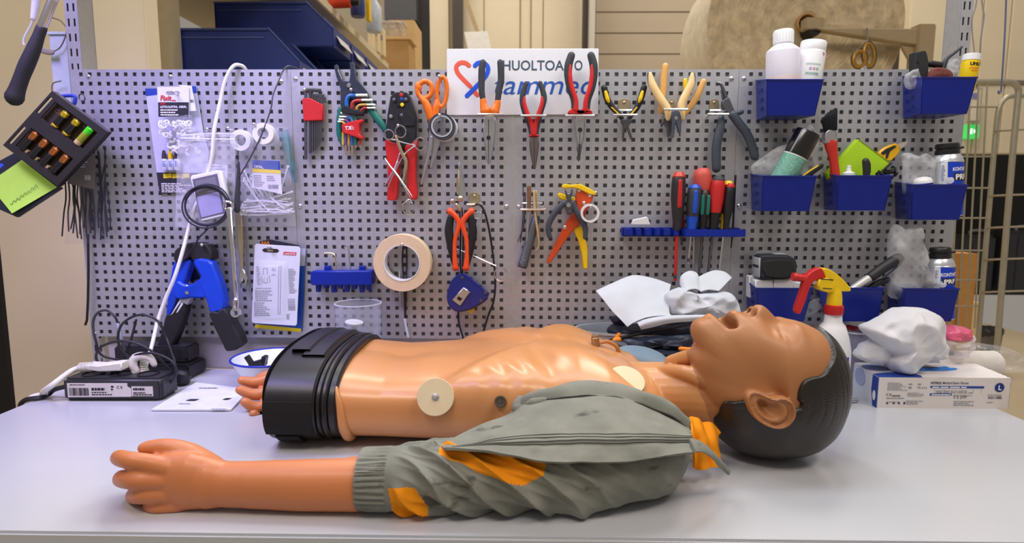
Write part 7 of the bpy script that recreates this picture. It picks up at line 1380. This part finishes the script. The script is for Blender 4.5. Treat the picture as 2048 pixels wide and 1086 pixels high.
# spray can bins
def spray(label, cx, ytop, ysh, ybot, r, off, ty1, ty2, t1, t2, t3=None):
    t = T('spray_can', label, 'can', 'contact spray cans in the right bins'); a, c = A(cx, ybot, off), A(cx+2, ytop, off); H_ = (c-a).length; f = lambda y: (ybot-y)/(ybot-ytop); d = (c-a).normalized(); sv = M('can_silver', (206, 208, 214), .3, .6)
    can(t, a, c, r, [('body', [(1, 0), (1.02, .008), (1, .015), (1, f(ysh+14)), (.97, f(ysh+11)), (.90, f(ysh+5)), (.74, f(ysh))], sv), ('shoulder_ring', [(1.0, f(ysh+15)), (1.03, f(ysh+14)), (1.0, f(ysh+13))], sv),
                     ('cap', [(.72, f(ysh)), (.76, f(ysh-2)), (.74, f(ysh-9)), (.66, f(ysh-10)), (.66, f(ysh-12)), (.74, f(ysh-13)), (.73, f(ytop+2)), (.66, 1), (0, 1)], M('cap_black', (28, 28, 32), .35))])
    b = MB(); n_ = 40; h0, h1 = H_*.02, H_*f(ysh+16); P = [[a+d*h+Vector((math.sin(th)*(r+.0003), -math.cos(th)*(r+.0003), 0)) for h in (h0, h1)] for th in np.linspace(-.55, 2.2, n_)]; b.grid(P); lb = t.p('blue_label', b, M('can_blue', (20, 62, 196), .35)); b = MB(); n_ = 14; P = [[a+d*h+Vector((math.sin(th)*(r+.0005), -math.cos(th)*(r+.0005), 0)) for h in (h0, h1)] for th in np.linspace(-.95, -.57, n_)]; b.grid(P); t.p('white_label', b, M('can_white', (226, 230, 236), .4)); b = MB(); slits(b, a+d*H_*f(ysh+22)+Vector((math.sin(-.9)*(r+.0007), -math.cos(-.9)*(r+.0007), 0)), Vector((math.cos(-.78), math.sin(-.78), 0)), Z_, r*.25, .03, 12, .4, seed=cx); t.p('print', b, inkb)
    b = MB(); wrapt(b, 'KONTAKT', a, d, r, H_*f(ty1), t1[1], t1[0], t1[2], bold=.03); t.p('lettering', b, inkw, sub=lb)
    b = MB(); P = [[a+d*h+Vector((math.sin(th)*(r+.0005), -math.cos(th)*(r+.0005), 0)) for h in (H_*f(ty2)-.002, H_*f(ty2)+t2[0]+.002)] for th in np.linspace(t2[1]-t2[2]/2/r-.1, t2[1]+t2[2]/2/r+.1, 14)]; b.grid(P); t.p('name_patch', b, ink, sub=lb); b = MB(); wrapt(b, 'PRF', a, d, r+.0003, H_*f(ty2), t2[1], t2[0], t2[2], bold=.04); t.p('lettering', b, inkw, sub=lb)
    b = MB(); c = a+d*H_*f(ty2+2)+Vector((math.sin(-.42)*(r+.0004), -math.cos(-.42)*(r+.0004), 0)); b.lathe([(0, 0), (.0065, 0), (0, .0003)], c, (math.sin(-.42), -math.cos(-.42), 0), 20); t.p('pale_spot', b, M('spot_pale', (206, 210, 232), .4), sub=lb)
    b = MB(); q = c*0+a+d*H_*f(ytop+9); b.cyl(q+Vector((r*.7, -.004, 0)), q+Vector((r*1.0, -.006, .0012)), .0026, 10); t.p('spray_nozzle', b, M('cap_black', (28, 28, 32), .35)); return t.done()
spray('contact spray can with black cap in the middle row bin', 1892.5, 287, 309, 432, .0268, .045, 342, 359, (.0066, .30, .030), (.0098, .36, .024), None)
spray('contact spray can with black cap in the bottom row bin', 1878.5, 495, 516, 636, .0250, .045, 549, 563, (.0066, .12, .034), (.0080, .10, .022), None)
b = blob(R2([(1385, 680), (1392, 500), (1385, 425), (1440, 408), (1530, 440), (1585, 412), (1660, 470), (1650, 560), (1645, 690), (1600, 780), (1420, 780)]), -.045, .014, .007, 30, 11); one('clear_bag', 'clear folded bag beside the spray can in the middle row', 'bag', b, bagf)
t = T('blue_cap_part', 'white domed part with a blue base in the middle row bin', 'part'); a, c = A(*R2([(1566, 760)])[0], .06), A(*R2([(1560, 612)])[0], .06); can(t, a, c, .0165, [('base', [(1, 0), (1, .62)], blue), ('dome', [(1, .62), (.98, .75), (.8, .9), (.4, .98), (0, 1)], white)]); t.done()
b = blob(R3([(1292, 540), (1300, 250), (1310, 120), (1350, 35), (1420, 75), (1480, 60), (1552, 30), (1560, 160), (1600, 215), (1612, 300), (1580, 400), (1640, 440), (1690, 480), (1706, 570), (1650, 596), (1560, 570), (1500, 640), (1320, 640)]), -.050, .020, .011, 20, 13, n=90, m=30); one('clear_bag', 'long clear bag spilling over the bottom right bin', 'bag', b, bagf)
# bottom left bin
t = T('black_pouch', 'black rounded tape case resting on white boxes in the bin', 'case'); b = MB(); b.plate(R3([(240, 470), (248, 300), (270, 288), (340, 285), (480, 290), (540, 330), (550, 370), (545, 440), (510, 475), (440, 484), (300, 480)]), .026, .062, .005, 2, 3); t.p('body', b, M('case_rubber', (42, 46, 54), .45)); b = MB(); b.plate(R3([(232, 470), (240, 310), (256, 310), (248, 474)]), .024, .060, .001); t.p('side_strip', b, M('strip_pale', (180, 184, 190), .4)); b = MB(); b.plate(R3([(350, 290), (380, 272), (440, 272), (480, 292)]), .034, .050, .002); t.p('top_button', b, M('button_grey', (150, 158, 168), .35)); b = MB(); b.plate(R3([(275, 340), (480, 330), (520, 370), (515, 460), (300, 465)]), .0622, .0640, .001, 2); t.p('grip_panel', b, rubber); t.done()
for (x0, y0, x1, y1), o_, lab in (((158, 458, 250, 640), .03, 'white little box furthest left under the black case'), ((208, 492, 356, 640), .056, 'white little box at the front under the black case'), ((362, 488, 522, 640), .056, 'white little box right of the middle under the black case'), ((526, 510, 604, 640), .052, 'white little box at the right end under the black case')):
    b = MB(); b.plate(R3([(x0, y0), (x1, y0), (x1, y1), (x0, y1)]), o_-.02, o_, .002, 2 if False else 0); one('small_box', lab, 'box', b, card, 'white boxes in the bottom left bin')
b = blob(R3([(180, 300), (240, 250), (300, 245), (370, 265), (330, 300), (240, 320)]), -.02, .008, .004, 80, 17); one('film_scrap', 'wisp of clear film behind the black tape case', 'film', b, film)
b = blob(R3([(612, 700), (730, 640), (755, 720), (620, 790)]), -.03, .004, .002, 80, 18); one('film_scrap', 'pale clear strip hanging between two bottom bins', 'film', b, film2)
# pens
t = T('fat_marker', 'silver marker with a black cap leaning in the bottom middle bin', 'marker'); b = MB(); b.tube(L(R3([(960, 600), (1160, 462)]), .056, 3), .0078, 16); t.p('barrel', b, M('marker_silver', (214, 212, 210), .3, .3)); b = MB(); b.tube(L(R3([(1160, 462), (1250, 395), (1372, 318)]), .056, 3), [.0098, .0100, .0104, .0110], 16); t.p('cap', b, M('part_black', (38, 40, 44), .5)); b = MB(); b.tube(L(R3([(1260, 470), (1400, 355)]), .062, 3), .0022, 8, flat=FL); t.p('pocket_clip', b, M('clip_blueblack', (50, 58, 84), .35)); t.done()
b = MB(); b.tube(L(R3([(1080, 610), (1180, 530), (1290, 490)]), .046, 3), .0062, 12); one('dark_pen', 'dark pen lying behind the silver marker', 'pen', b, M('pen_dark', (48, 52, 60), .4))

# ================================================================ bench, right
sy = .20; cx_ = 1667; t = T('spray_bottle', 'white spray bottle with a yellow head and red trigger', 'spray bottle'); foot = tb(1667, 803); a = Vector((at(1667, 625, -.186).x, -.186, 0)); sc_ = lambda x, y: at(x, y, a.y)
zt = sc_(cx_, 628).z; zs = sc_(cx_, 700).z; b = MB(); b.lathe([(.029, 0), (.033, .004), (.034, zs*.55), (.033, zs), (.029, zs+.022), (.0215, zs+.044), (.0158, zt-.014), (.0142, zt)], a, n=36, scale=(1, .8)); t.p('body', b, M('bottle_white', (234, 236, 242), .35))
b = MB(); P = [[a+Vector((math.sin(th)*.0346, -math.cos(th)*.0280, z)) for z in (.02, zs*.93)] for th in np.linspace(-.4, .62, 16)]; b.grid(P); lb = t.p('label_panel', b, M('label_blue', (40, 60, 190), .4)); b = MB(); P = [[a+Vector((math.sin(th)*.0349, -math.cos(th)*.0283, z)) for z in (zs*.70, zs*.84)] for th in np.linspace(.1, .64, 12)]; b.grid(P); t.p('red_patch', b, inkr, sub=lb)
zr0, zr1 = sc_(cx_, 628).z, sc_(cx_, 610).z; b = MB(); b.lathe([(.0148, 0), (.0152, .001), (.0150, zr1-zr0), (.0128, zr1-zr0+.001)], a+Z_*zr0, n=36); cl = t.p('collar', b, red)
for k in range(26): th = 2*PI*k/26; q = a+Vector((math.cos(th)*.0151, math.sin(th)*.0151, zr0+.003)); b = MB(); b.tube([q, q+Z_*.010], .0007, 4); t.p('collar_rib', b, red, sub=cl)
so = -a.y; R3p = lambda pts, o0, o1, bv=.002: MB().plate(R3(pts), o0, o1, bv, 2)
b = MB(); b.lathe([(.0128, 0), (.0124, .012), (.0112, .022), (.010, .03)], a+Z_*(zr1-.001), n=28); t.p('neck', b, yellow)
t.p('head', R3p([(760, 402), (800, 400), (860, 430), (930, 490), (975, 540), (992, 566), (985, 586), (905, 586), (850, 600), (806, 596), (740, 570), (738, 486), (790, 476)], so-.009, so+.009, .003), yellow)
t.p('pump_block', R3p([(736, 485), (850, 492), (852, 590), (738, 576)], so-.011, so+.011, .002), yellow)
for q in ([(742, 478), (850, 488), (850, 493), (742, 483)], [(762, 556), (838, 562), (838, 568), (762, 562)]): t.p('vent_slit', MB().plate(R3(q), so+.0092, so+.0116), ink)
t.p('trigger', R3p([(790, 474), (758, 402), (735, 394), (690, 410), (640, 448), (612, 500), (590, 590), (560, 680), (542, 745), (552, 768), (576, 770), (600, 720), (630, 640), (655, 560), (690, 500), (740, 484)], so-.0075, so+.0075, .0025), red)
b = MB(); q0, q1 = A(*R3([(622, 480)])[0], so), A(*R3([(512, 464)])[0], so); dd = (q1-q0).normalized(); Ln = (q1-q0).length; b.lathe([(.006, 0), (.0072, .004), (.0066, Ln*.7), (.0078, Ln*.75), (.0072, Ln), (0, Ln)], q0, dd, 14); t.p('nozzle', b, red); b = MB(); b.tube([A(*R3([(740, 505)])[0], so), A(*R3([(680, 505)])[0], so)], .0042, 10); t.p('piston', b, white); t.done()
q = tb(1706, 806); b = MB(); b.cyl(q+Vector((-.006, 0, .0045)), q+Vector((.0085, .003, .0045)), .0044, 16, bev=.0005); one('steel_pin', 'short steel pin lying on the bench beside the dark hair', 'pin', b, steel)
# glove box
g0, g1, gb = tb(1752.7, 815.6), tb(2016.8, 817.8), tb(1704, 781); ex = g1-g0; W_ = ex.length; ex.normalize(); ey = Vector((-ex.y, ex.x, 0)); D_ = (gb-g0).length; ey = (gb-g0).normalized(); hz = at(1757, 754.6, g0.y).z
t = T('glove_box', 'white carton of blue examination gloves with printed panels', 'box'); gbx = lambda u, v, w_: g0+ex*(u*W_)+ey*(v*D_)+Z_*(w_*hz)
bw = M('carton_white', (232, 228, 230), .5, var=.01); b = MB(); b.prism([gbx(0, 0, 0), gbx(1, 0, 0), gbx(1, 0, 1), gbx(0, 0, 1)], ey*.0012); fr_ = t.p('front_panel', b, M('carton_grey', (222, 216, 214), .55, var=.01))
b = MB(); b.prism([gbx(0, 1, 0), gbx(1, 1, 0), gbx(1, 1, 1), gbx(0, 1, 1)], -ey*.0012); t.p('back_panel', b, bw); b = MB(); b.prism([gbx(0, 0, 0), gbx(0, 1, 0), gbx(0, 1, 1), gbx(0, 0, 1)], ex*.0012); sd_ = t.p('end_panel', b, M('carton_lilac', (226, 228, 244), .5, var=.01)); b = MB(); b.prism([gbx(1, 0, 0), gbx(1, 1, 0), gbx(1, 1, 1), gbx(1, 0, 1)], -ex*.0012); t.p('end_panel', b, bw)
b = MB(); ce = (.50, .58); ov = [gbx(ce[0]+.235*math.cos(2*PI*k/40), ce[1]+.16*math.sin(2*PI*k/40), 1) for k in range(40)]; ot = []
for k in range(40):
    a_ = 2*PI*k/40; cx, sx_ = math.cos(a_), math.sin(a_); m_ = 1/max(abs(cx)/(.5), abs(sx_)/(.5)); ot.append(gbx(min(max(.5+cx*m_, 0), 1), min(max(.5+sx_*m_, 0), 1), 1))
for (u, v) in ((0, 0), (1, 0), (1, 1), (0, 1)): j = min(range(40), key=lambda i: (ot[i]-gbx(u, v, 1)).length); ot[j] = gbx(u, v, 1)
b.grid([[p for p in ov], [p for p in ot]], cv=True); tp = t.p('top_panel', b, bw)
lf = .0005; b = MB(); b.prism([gbx(-.001, .0, .98)-ey*lf, gbx(-.001, 0, 0)-ey*lf, gbx(-.003, .14, 0), gbx(-.003, .22, .5), gbx(-.003, .2, .99)], -ex*.0003); t.p('blue_print', b, inkb, sub=sd_)
b = MB(); b.prism([gbx(0, 0, 1.006), gbx(.33, 0, 1.006), gbx(.345, .12, 1.006), gbx(.31, .3, 1.006), gbx(.24, .33, 1.006), gbx(.12, .3, 1.006), gbx(0, .22, 1.006)], Z_*.0002); t.p('blue_print', b, inkb, sub=tp)
b = MB(); b.lathe([(0, 0), (.022, 0), (0, .0002)], gbx(.10, .62, 1.006), (0, 0, 1), 28, scale=(1, 1)); t.p('pale_circle', b, M('print_pale', (150, 164, 216), .6), sub=tp)
b = MB(); c = gbx(-.004, .70, .66); b.prism([c+ey*.020*math.cos(2*PI*k/24)+Z_*.016*math.sin(2*PI*k/24) for k in range(24)], -ex*.0002); t.p('pale_circle', b, M('print_pale2', (176, 186, 226), .6), sub=sd_)
b = MB(); c = gbx(-.005, .10, .36); b.prism([c+ey*.0055*math.cos(2*PI*k/20)+Z_*.009*math.sin(2*PI*k/20) for k in range(20)], -ex*.0002); t.p('round_mark', b, inkw, sub=sd_)
F = lambda u, w_, o=.0004: gbx(u, 0, w_)-ey*o
b = MB(); fit_text(b, 'NITRILE', F(.395, .80), F(.475, .80), .0040, bold=.03); fit_text(b, 'Medical Exam Gloves', F(.485, .80), F(.68, .80), .0042, bold=.01); t.p('lettering', b, M('print_dark', (60, 60, 78), .7), sub=fr_)
for (u0, u1, w0, w1) in ((.395, .80, .665, .735), (.395, .56, .42, .49)): b = MB(); b.prism([F(u0, w0), F(u1, w0), F(u1, w1), F(u0, w1)], -ey*.0001); o = t.p('blue_bar', b, inkb, sub=fr_); b = MB(); slits(b, F(u0+.012, w1-.01, .0006), ex, Z_, (u1-u0-.02)*W_, (w1-w0)*hz*.8, 1, .6, seed=int(u1*100)); t.p('bar_print', b, inkw, sub=fr_)
c = F(.915, .70, .0006); b = MB(); b.prism([c+ex*.0082*math.cos(2*PI*k/32)+Z_*.0082*math.sin(2*PI*k/32) for k in range(32)], -ey*.0001); t.p('size_disc', b, M('print_navy', (22, 52, 130), .6), sub=fr_); b = MB(); b.text('L', c-ex*.0028-Z_*.0042-ey*.0003, ex, Z_, .0118, .03); t.p('size_letter', b, inkw, sub=fr_)
for (u, w_, wd, h, rws, sd) in ((.07, .84, .035, .015, 7, 1), (.23, .84, .006, .012, 2, 2), (.30, .84, .008, .012, 2, 3), (.225, .52, .03, .008, 4, 4), (.22, .26, .036, .008, 3, 5), (.07, .36, .034, .004, 1, 6), (.07, .22, .034, .003, 1, 7), (.57, .46, .050, .003, 1, 8), (.58, .26, .046, .010, 3, 9), (.83, .48, .030, .003, 1, 10), (.83, .24, .014, .003, 1, 11), (.44, .6, .07, .006, 2, 12)): b = MB(); slits(b, F(u, w_), ex, Z_, wd, h, rws, .4, seed=sd); t.p('print', b, inkg, sub=fr_)
b = MB(); b.text('C E', F(.065, .40), ex, Z_, .0062, .01); b.text('C E 2777', F(.575, .33), ex, Z_, .0062, .01); b.text('AG11085', F(.835, .33), ex, Z_, .0062, .02); slits(b, F(.11, .43), ex, Z_, .022, .003, 1, .7, seed=4); t.p('lettering', b, M('print_dark', (60, 60, 78), .7), sub=fr_)
for u in (.07, .12, .16, .20): b = MB(); b.prism([F(u, .13), F(u+.016, .13), F(u+.013, .2), F(u+.004, .21)], -ey*.0001); t.p('symbol', b, M('print_dark', (60, 60, 78), .7), sub=fr_)
for u in (.23, .245, .33, .345, .36): b = MB(); b.prism([F(u, .64), F(u+.009, .64), F(u+.006, .70), F(u+.002, .70)], -ey*.0001); t.p('symbol', b, inkg, sub=fr_)
for u in (.43, .50, .64, .72, .78): b = MB(); b.prism([F(u, .52), F(u+.0016, .52), F(u+.0016, .65), F(u, .65)], -ey*.0001); t.p('table_line', b, inkg, sub=fr_)
t.done()
for k in range(4):
    c = gbx(.34+.11*k, .58+.04*(k % 2), .86); P = []
    n1, n2 = 14, 18
    for i in range(n1+1):
        f = i/n1; row = []
        for j in range(n2): th = 2*PI*j/n2; r = .016*math.sin(PI*min(max(f, .03), .97))**.6; q = c+ex*(.034*(f-.5)*2)+ey*(r*math.cos(th))+Z_*(r*.55*math.sin(th)); q = q+Vector((0, 0, 1))*.004*noisef(q, 90, k)+ey*.003*noisef(q, 70, k+4); row.append(q)
        P.append(row)
    b = MB(); b.grid(P, cv=True); one('nitrile_glove', ('leftmost','second','third','rightmost')[k]+' blue glove bunched in the opening of the glove carton', 'glove', b, M('glove_blue', (60, 140, 226), .5), 'gloves in the carton opening')
# cloth on the box, film, pink bag, roll
C5 = lambda p: C(4.525, 1640, 590, p)
cw = M('cloth_white', (224, 224, 230), .85, bump=.25, bs=500, var=.02); yc = -.165
t = T('crumpled_cloth', 'white crumpled cloth heaped on the glove carton', 'cloth'); b = blob(C5([(380, 300), (480, 240), (600, 180), (720, 130), (820, 108), (940, 118), (1020, 160), (1060, 240), (1075, 320), (1085, 400), (1040, 470), (960, 560), (860, 640), (800, 690), (740, 712), (660, 690), (610, 640), (600, 580), (640, 520), (560, 470), (470, 400)]), yc, .045, .015, 19, 21, k=5, m=48); t.p('heap', b, cw, ang=90)
b = blob(C5([(430, 420), (520, 380), (620, 420), (680, 520), (620, 600), (500, 622), (400, 598), (310, 550), (360, 480)]), yc+.012, .022, .008, 34, 22, k=5, m=26); t.p('fold', b, cw, ang=90); b = blob(C5([(1000, 430), (1080, 400), (1130, 450), (1128, 520), (1100, 575), (1000, 585), (930, 570)]), yc+.02, .02, .006, 40, 23, k=4); t.p('fold', b, cw, ang=90); t.done()
t = T('wrapped_roll', 'white paper roll in clear wrap lying behind the glove carton', 'roll'); q0, q1 = at(1860, 728, -.085), at(1990, 728, -.07); b = MB(); dd = (q1-q0).normalized(); rr0 = .026; b.lathe([(0, 0), (rr0*.95, 0), (rr0, .003), (rr0, (q1-q0).length-.003), (rr0*.9, (q1-q0).length), (0, (q1-q0).length)], q0, dd, 32); t.p('paper', b, M('roll_white', (226, 222, 218), .7, bump=.15, bs=80)); b = blob(C5([(1380, 460), (1480, 446), (1590, 462), (1700, 480), (1780, 530), (1815, 600), (1805, 660), (1740, 690), (1620, 690), (1500, 680), (1400, 620)]), -.08, .034, .010, 50, 24, k=4, m=30); t.p('clear_wrap', b, film); t.done()
b = MB(); q = Vector(((q0.x+q1.x)/2, -.078, 0)); z_ = q0.z-rr0-.001; b.box((q.x-.012, q.y-.004, z_/2), (.10, .05, z_), bev=.003); one('flat_carton', 'white flat carton under the wrapped roll', 'carton', b, bw)
t = T('pink_pack', 'pink and clear soft pack lying behind the white cloth', 'pack'); b = blob(C5([(1080, 330), (1140, 290), (1220, 282), (1300, 288), (1326, 320), (1310, 390), (1240, 412), (1120, 400), (1075, 390)]), -.095, .03, .005, 50, 25, k=4); t.p('pink_part', b, M('pack_pink', (222, 96, 132), .3, coat=.2)); b = blob(C5([(1100, 400), (1200, 408), (1290, 390), (1350, 350), (1362, 430), (1320, 500), (1260, 560), (1160, 560), (1110, 500)]), -.10, .03, .006, 55, 26, k=4); t.p('clear_part', b, film2); b = MB(); b.prism([A(*p, .131) for p in C5([(1140, 520), (1210, 515), (1212, 545), (1142, 550)])], (0, .001, 0)); t.p('label_print', b, inkg); t.done()
t = T('red_marker', 'small red cap sticking out above a clear tray behind the bottle', 'cap'); b = MB(); b.tube([A(*p, .03) for p in C5([(258, 292), (370, 316)])], .0052, 12); t.p('cap', b, red); t.done()
t = T('clear_tray', 'small clear plastic tray between spray bottle and white cloth', 'tray'); q = at(1712, 690, -.06); zt2 = at(1712, 664, -.06).z; b = MB(); b.lathe([(.014, .002), (.02, zt2*.6), (.024, zt2), (.0228, zt2), (.019, zt2*.6), (.013, .003), (.014, .002)], (q.x, -.055, 0), n=28); t.p('wall', b, FILM('tray_violet', (160, 160, 190), .35, .08)); b = MB(); b.ring((q.x, -.055, zt2), .024, .0016, (0, 0, 1), 30, 6); t.p('lip', b, FILM('tray_lip', (206, 210, 230), .5, .08)); t.done()
# tub with tissue and dark gloves behind the head
C6 = lambda p: C(5.172, 1140, 530, p)
tx0, tx1 = at(1147, 672, -.075).x, at(1420, 672, -.075).x; ztub = at(1200, 655, -.075).z; cxx, rx = (tx0+tx1)/2, (tx1-tx0)/2
t = T('grey_tub', 'light grey oval tub behind the mannequin neck', 'tub'); b = MB(); b.lathe([(0, .001), (.82, .001), (.86, .006), (.97, ztub-.006), (1.0, ztub-.004), (1.0, ztub), (.96, ztub), (.93, ztub-.008), (.83, .008), (0, .006)], (cxx, -.078, 0), n=56, scale=(rx, .062)); t.p('shell', b, M('tub_grey', (170, 176, 184), .35)); t.done()
nav = M('navy_fabric', (30, 36, 54), .5, bump=.4, bs=260, var=.2); yt_ = -.10
t = T('work_glove', 'dark navy work gloves with orange trim heaped on the grey tub', 'gloves')
b = blob(C6([(385, 660), (480, 620), (600, 640), (760, 640), (1000, 600), (1200, 575), (1300, 600), (1320, 660), (1260, 700), (1000, 710), (760, 740), (600, 740), (480, 720), (400, 710)]), yt_, .035, .008, 40, 31, k=4); t.p('upper_glove', b, nav)
b = blob(C6([(500, 740), (640, 730), (900, 705), (1200, 700), (1300, 700), (1330, 780), (1320, 850), (1150, 870), (960, 865), (760, 850), (600, 870), (490, 820)]), yt_-.025, .03, .010, 40, 32, k=4); t.p('lower_glove', b, M('navy_slate', (44, 54, 76), .4, bump=.3, bs=200, var=.15)); b = blob(C6([(430, 545), (520, 535), (560, 600), (520, 622), (440, 600)]), yt_+.02, .02, .004, 60, 33, k=3); t.p('cuff_end', b, nav)
b = blob(C6([(860, 870), (1100, 880), (1320, 870), (1330, 900), (1200, 945), (980, 960), (900, 910)]), yt_-.05, .03, .006, 40, 34, k=4); t.p('thumb', b, nav)
b = MB(); b.tube([A(*p, .132) for p in C6([(505, 725), (490, 745)])], .005, 10); b.tube([A(*p, .14) for p in C6([(430, 825), (440, 795), (470, 775), (505, 770)])], .0055, 10); t.p('orange_trim', b, M('trim_orange', (245, 140, 20), .5), kind=None); b = MB(); b.tube([A(*p, .165) for p in C6([(1145, 868), (1220, 876), (1325, 874)])], .0045, 10); t.p('orange_trim', b, M('trim_orange', (245, 140, 20), .5)); b = MB(); b.tube([A(*p, .14) for p in C6([(370, 790), (560, 745), (800, 690), (1100, 640), (1260, 600)])], .003, 8); t.p('strap', b, black)
b = MB(); b.tube([A(*p, .145) for p in C6([(440, 800), (500, 830), (570, 850)])], [.004, .008, .010], 12); t.p('finger', b, M('finger_grey', (78, 82, 88), .5)); t.done()
b = MB(); b.tube([A(*p, .13) for p in C6([(1392, 548), (1464, 545)])], .0032, 8); one('yellow_tag', 'small yellow tag showing above the mannequin chin', 'tag', b, yellow)
tis = M('tissue_white', (208, 214, 224), .8, bump=.2, bs=400, var=.02)
def patch(crv, n1=10, n2=14, amp=.003, fs=30, th=.0012, seed=1):     # sheet lofted through given lines (points with depth)
    rows = [cr([A(*p[:2], p[2]) for p in c], n2) for c in crv]; m = min(len(r) for r in rows); P = []
    for j in range(m):
        col = cr([r[j] for r in rows], n1); P.append([q+Vector((.3, -1, .3))*amp*noisef(q, fs, seed) for q in col])
    b = MB(); b.grid(P, thick=th); return b
Q = lambda pts: [(1140+p[0]/5.172, 530+p[1]/5.172, p[2]) for p in pts]
t = T('tissue', 'big crumpled white tissue spread over the dark gloves', 'tissue')
t.p('main_sheet', patch([Q([(262, 272, .10), (450, 185, .08), (650, 110, .06), (850, 140, .06), (1040, 205, .07)]), Q([(330, 350, .115), (500, 270, .10), (690, 220, .085), (880, 240, .085), (1030, 290, .09)]), Q([(430, 470, .13), (560, 400, .12), (740, 360, .11), (900, 370, .11), (1025, 400, .11)]), Q([(520, 560, .14), (640, 510, .135), (800, 470, .13), (920, 470, .13), (1030, 500, .13)]), Q([(598, 640, .148), (680, 588, .148), (800, 545, .145), (930, 530, .145), (1060, 530, .145)])], 8, 8), tis, ang=70)
t.p('lower_fold', patch([Q([(700, 600, .148), (800, 560, .15), (1000, 530, .15), (1250, 522, .15), (1460, 520, .148)]), Q([(715, 630, .158), (820, 590, .160), (1010, 555, .160), (1250, 540, .158), (1440, 535, .154)]), Q([(738, 664, .155), (850, 640, .157), (1020, 600, .157), (1240, 580, .156), (1420, 556, .152)])], 6, 8, .002), tis, ang=70)
b = blob(C6([(985, 320), (1060, 255), (1160, 235), (1300, 290), (1440, 290), (1560, 280), (1650, 290), (1710, 350), (1745, 430), (1755, 500), (1720, 560), (1600, 560), (1450, 535), (1200, 540), (1030, 525), (1010, 430)]), -.105, .030, .013, 28, 41, k=4, m=30); t.p('crumple', b, tis, ang=90)
t.p('petal', patch([Q([(1140, 200, .09), (1150, 115, .085), (1230, 66, .08), (1300, 80, .08), (1325, 125, .085)]), Q([(1160, 240, .105), (1180, 175, .10), (1240, 135, .095), (1300, 140, .095), (1330, 165, .095)]), Q([(1190, 290, .12), (1225, 260, .118), (1270, 250, .115), (1310, 250, .115), (1350, 270, .115)])], 6, 6), tis, ang=70)
t.p('petal', patch([Q([(1325, 130, .085), (1400, 90, .078), (1500, 58, .075), (1600, 74, .078), (1672, 135, .085)]), Q([(1330, 200, .10), (1400, 170, .095), (1490, 150, .092), (1560, 155, .094), (1620, 185, .10)]), Q([(1350, 280, .115), (1400, 262, .113), (1450, 255, .112), (1500, 262, .112), (1540, 270, .114)])], 6, 6), tis, ang=70)
t.done()
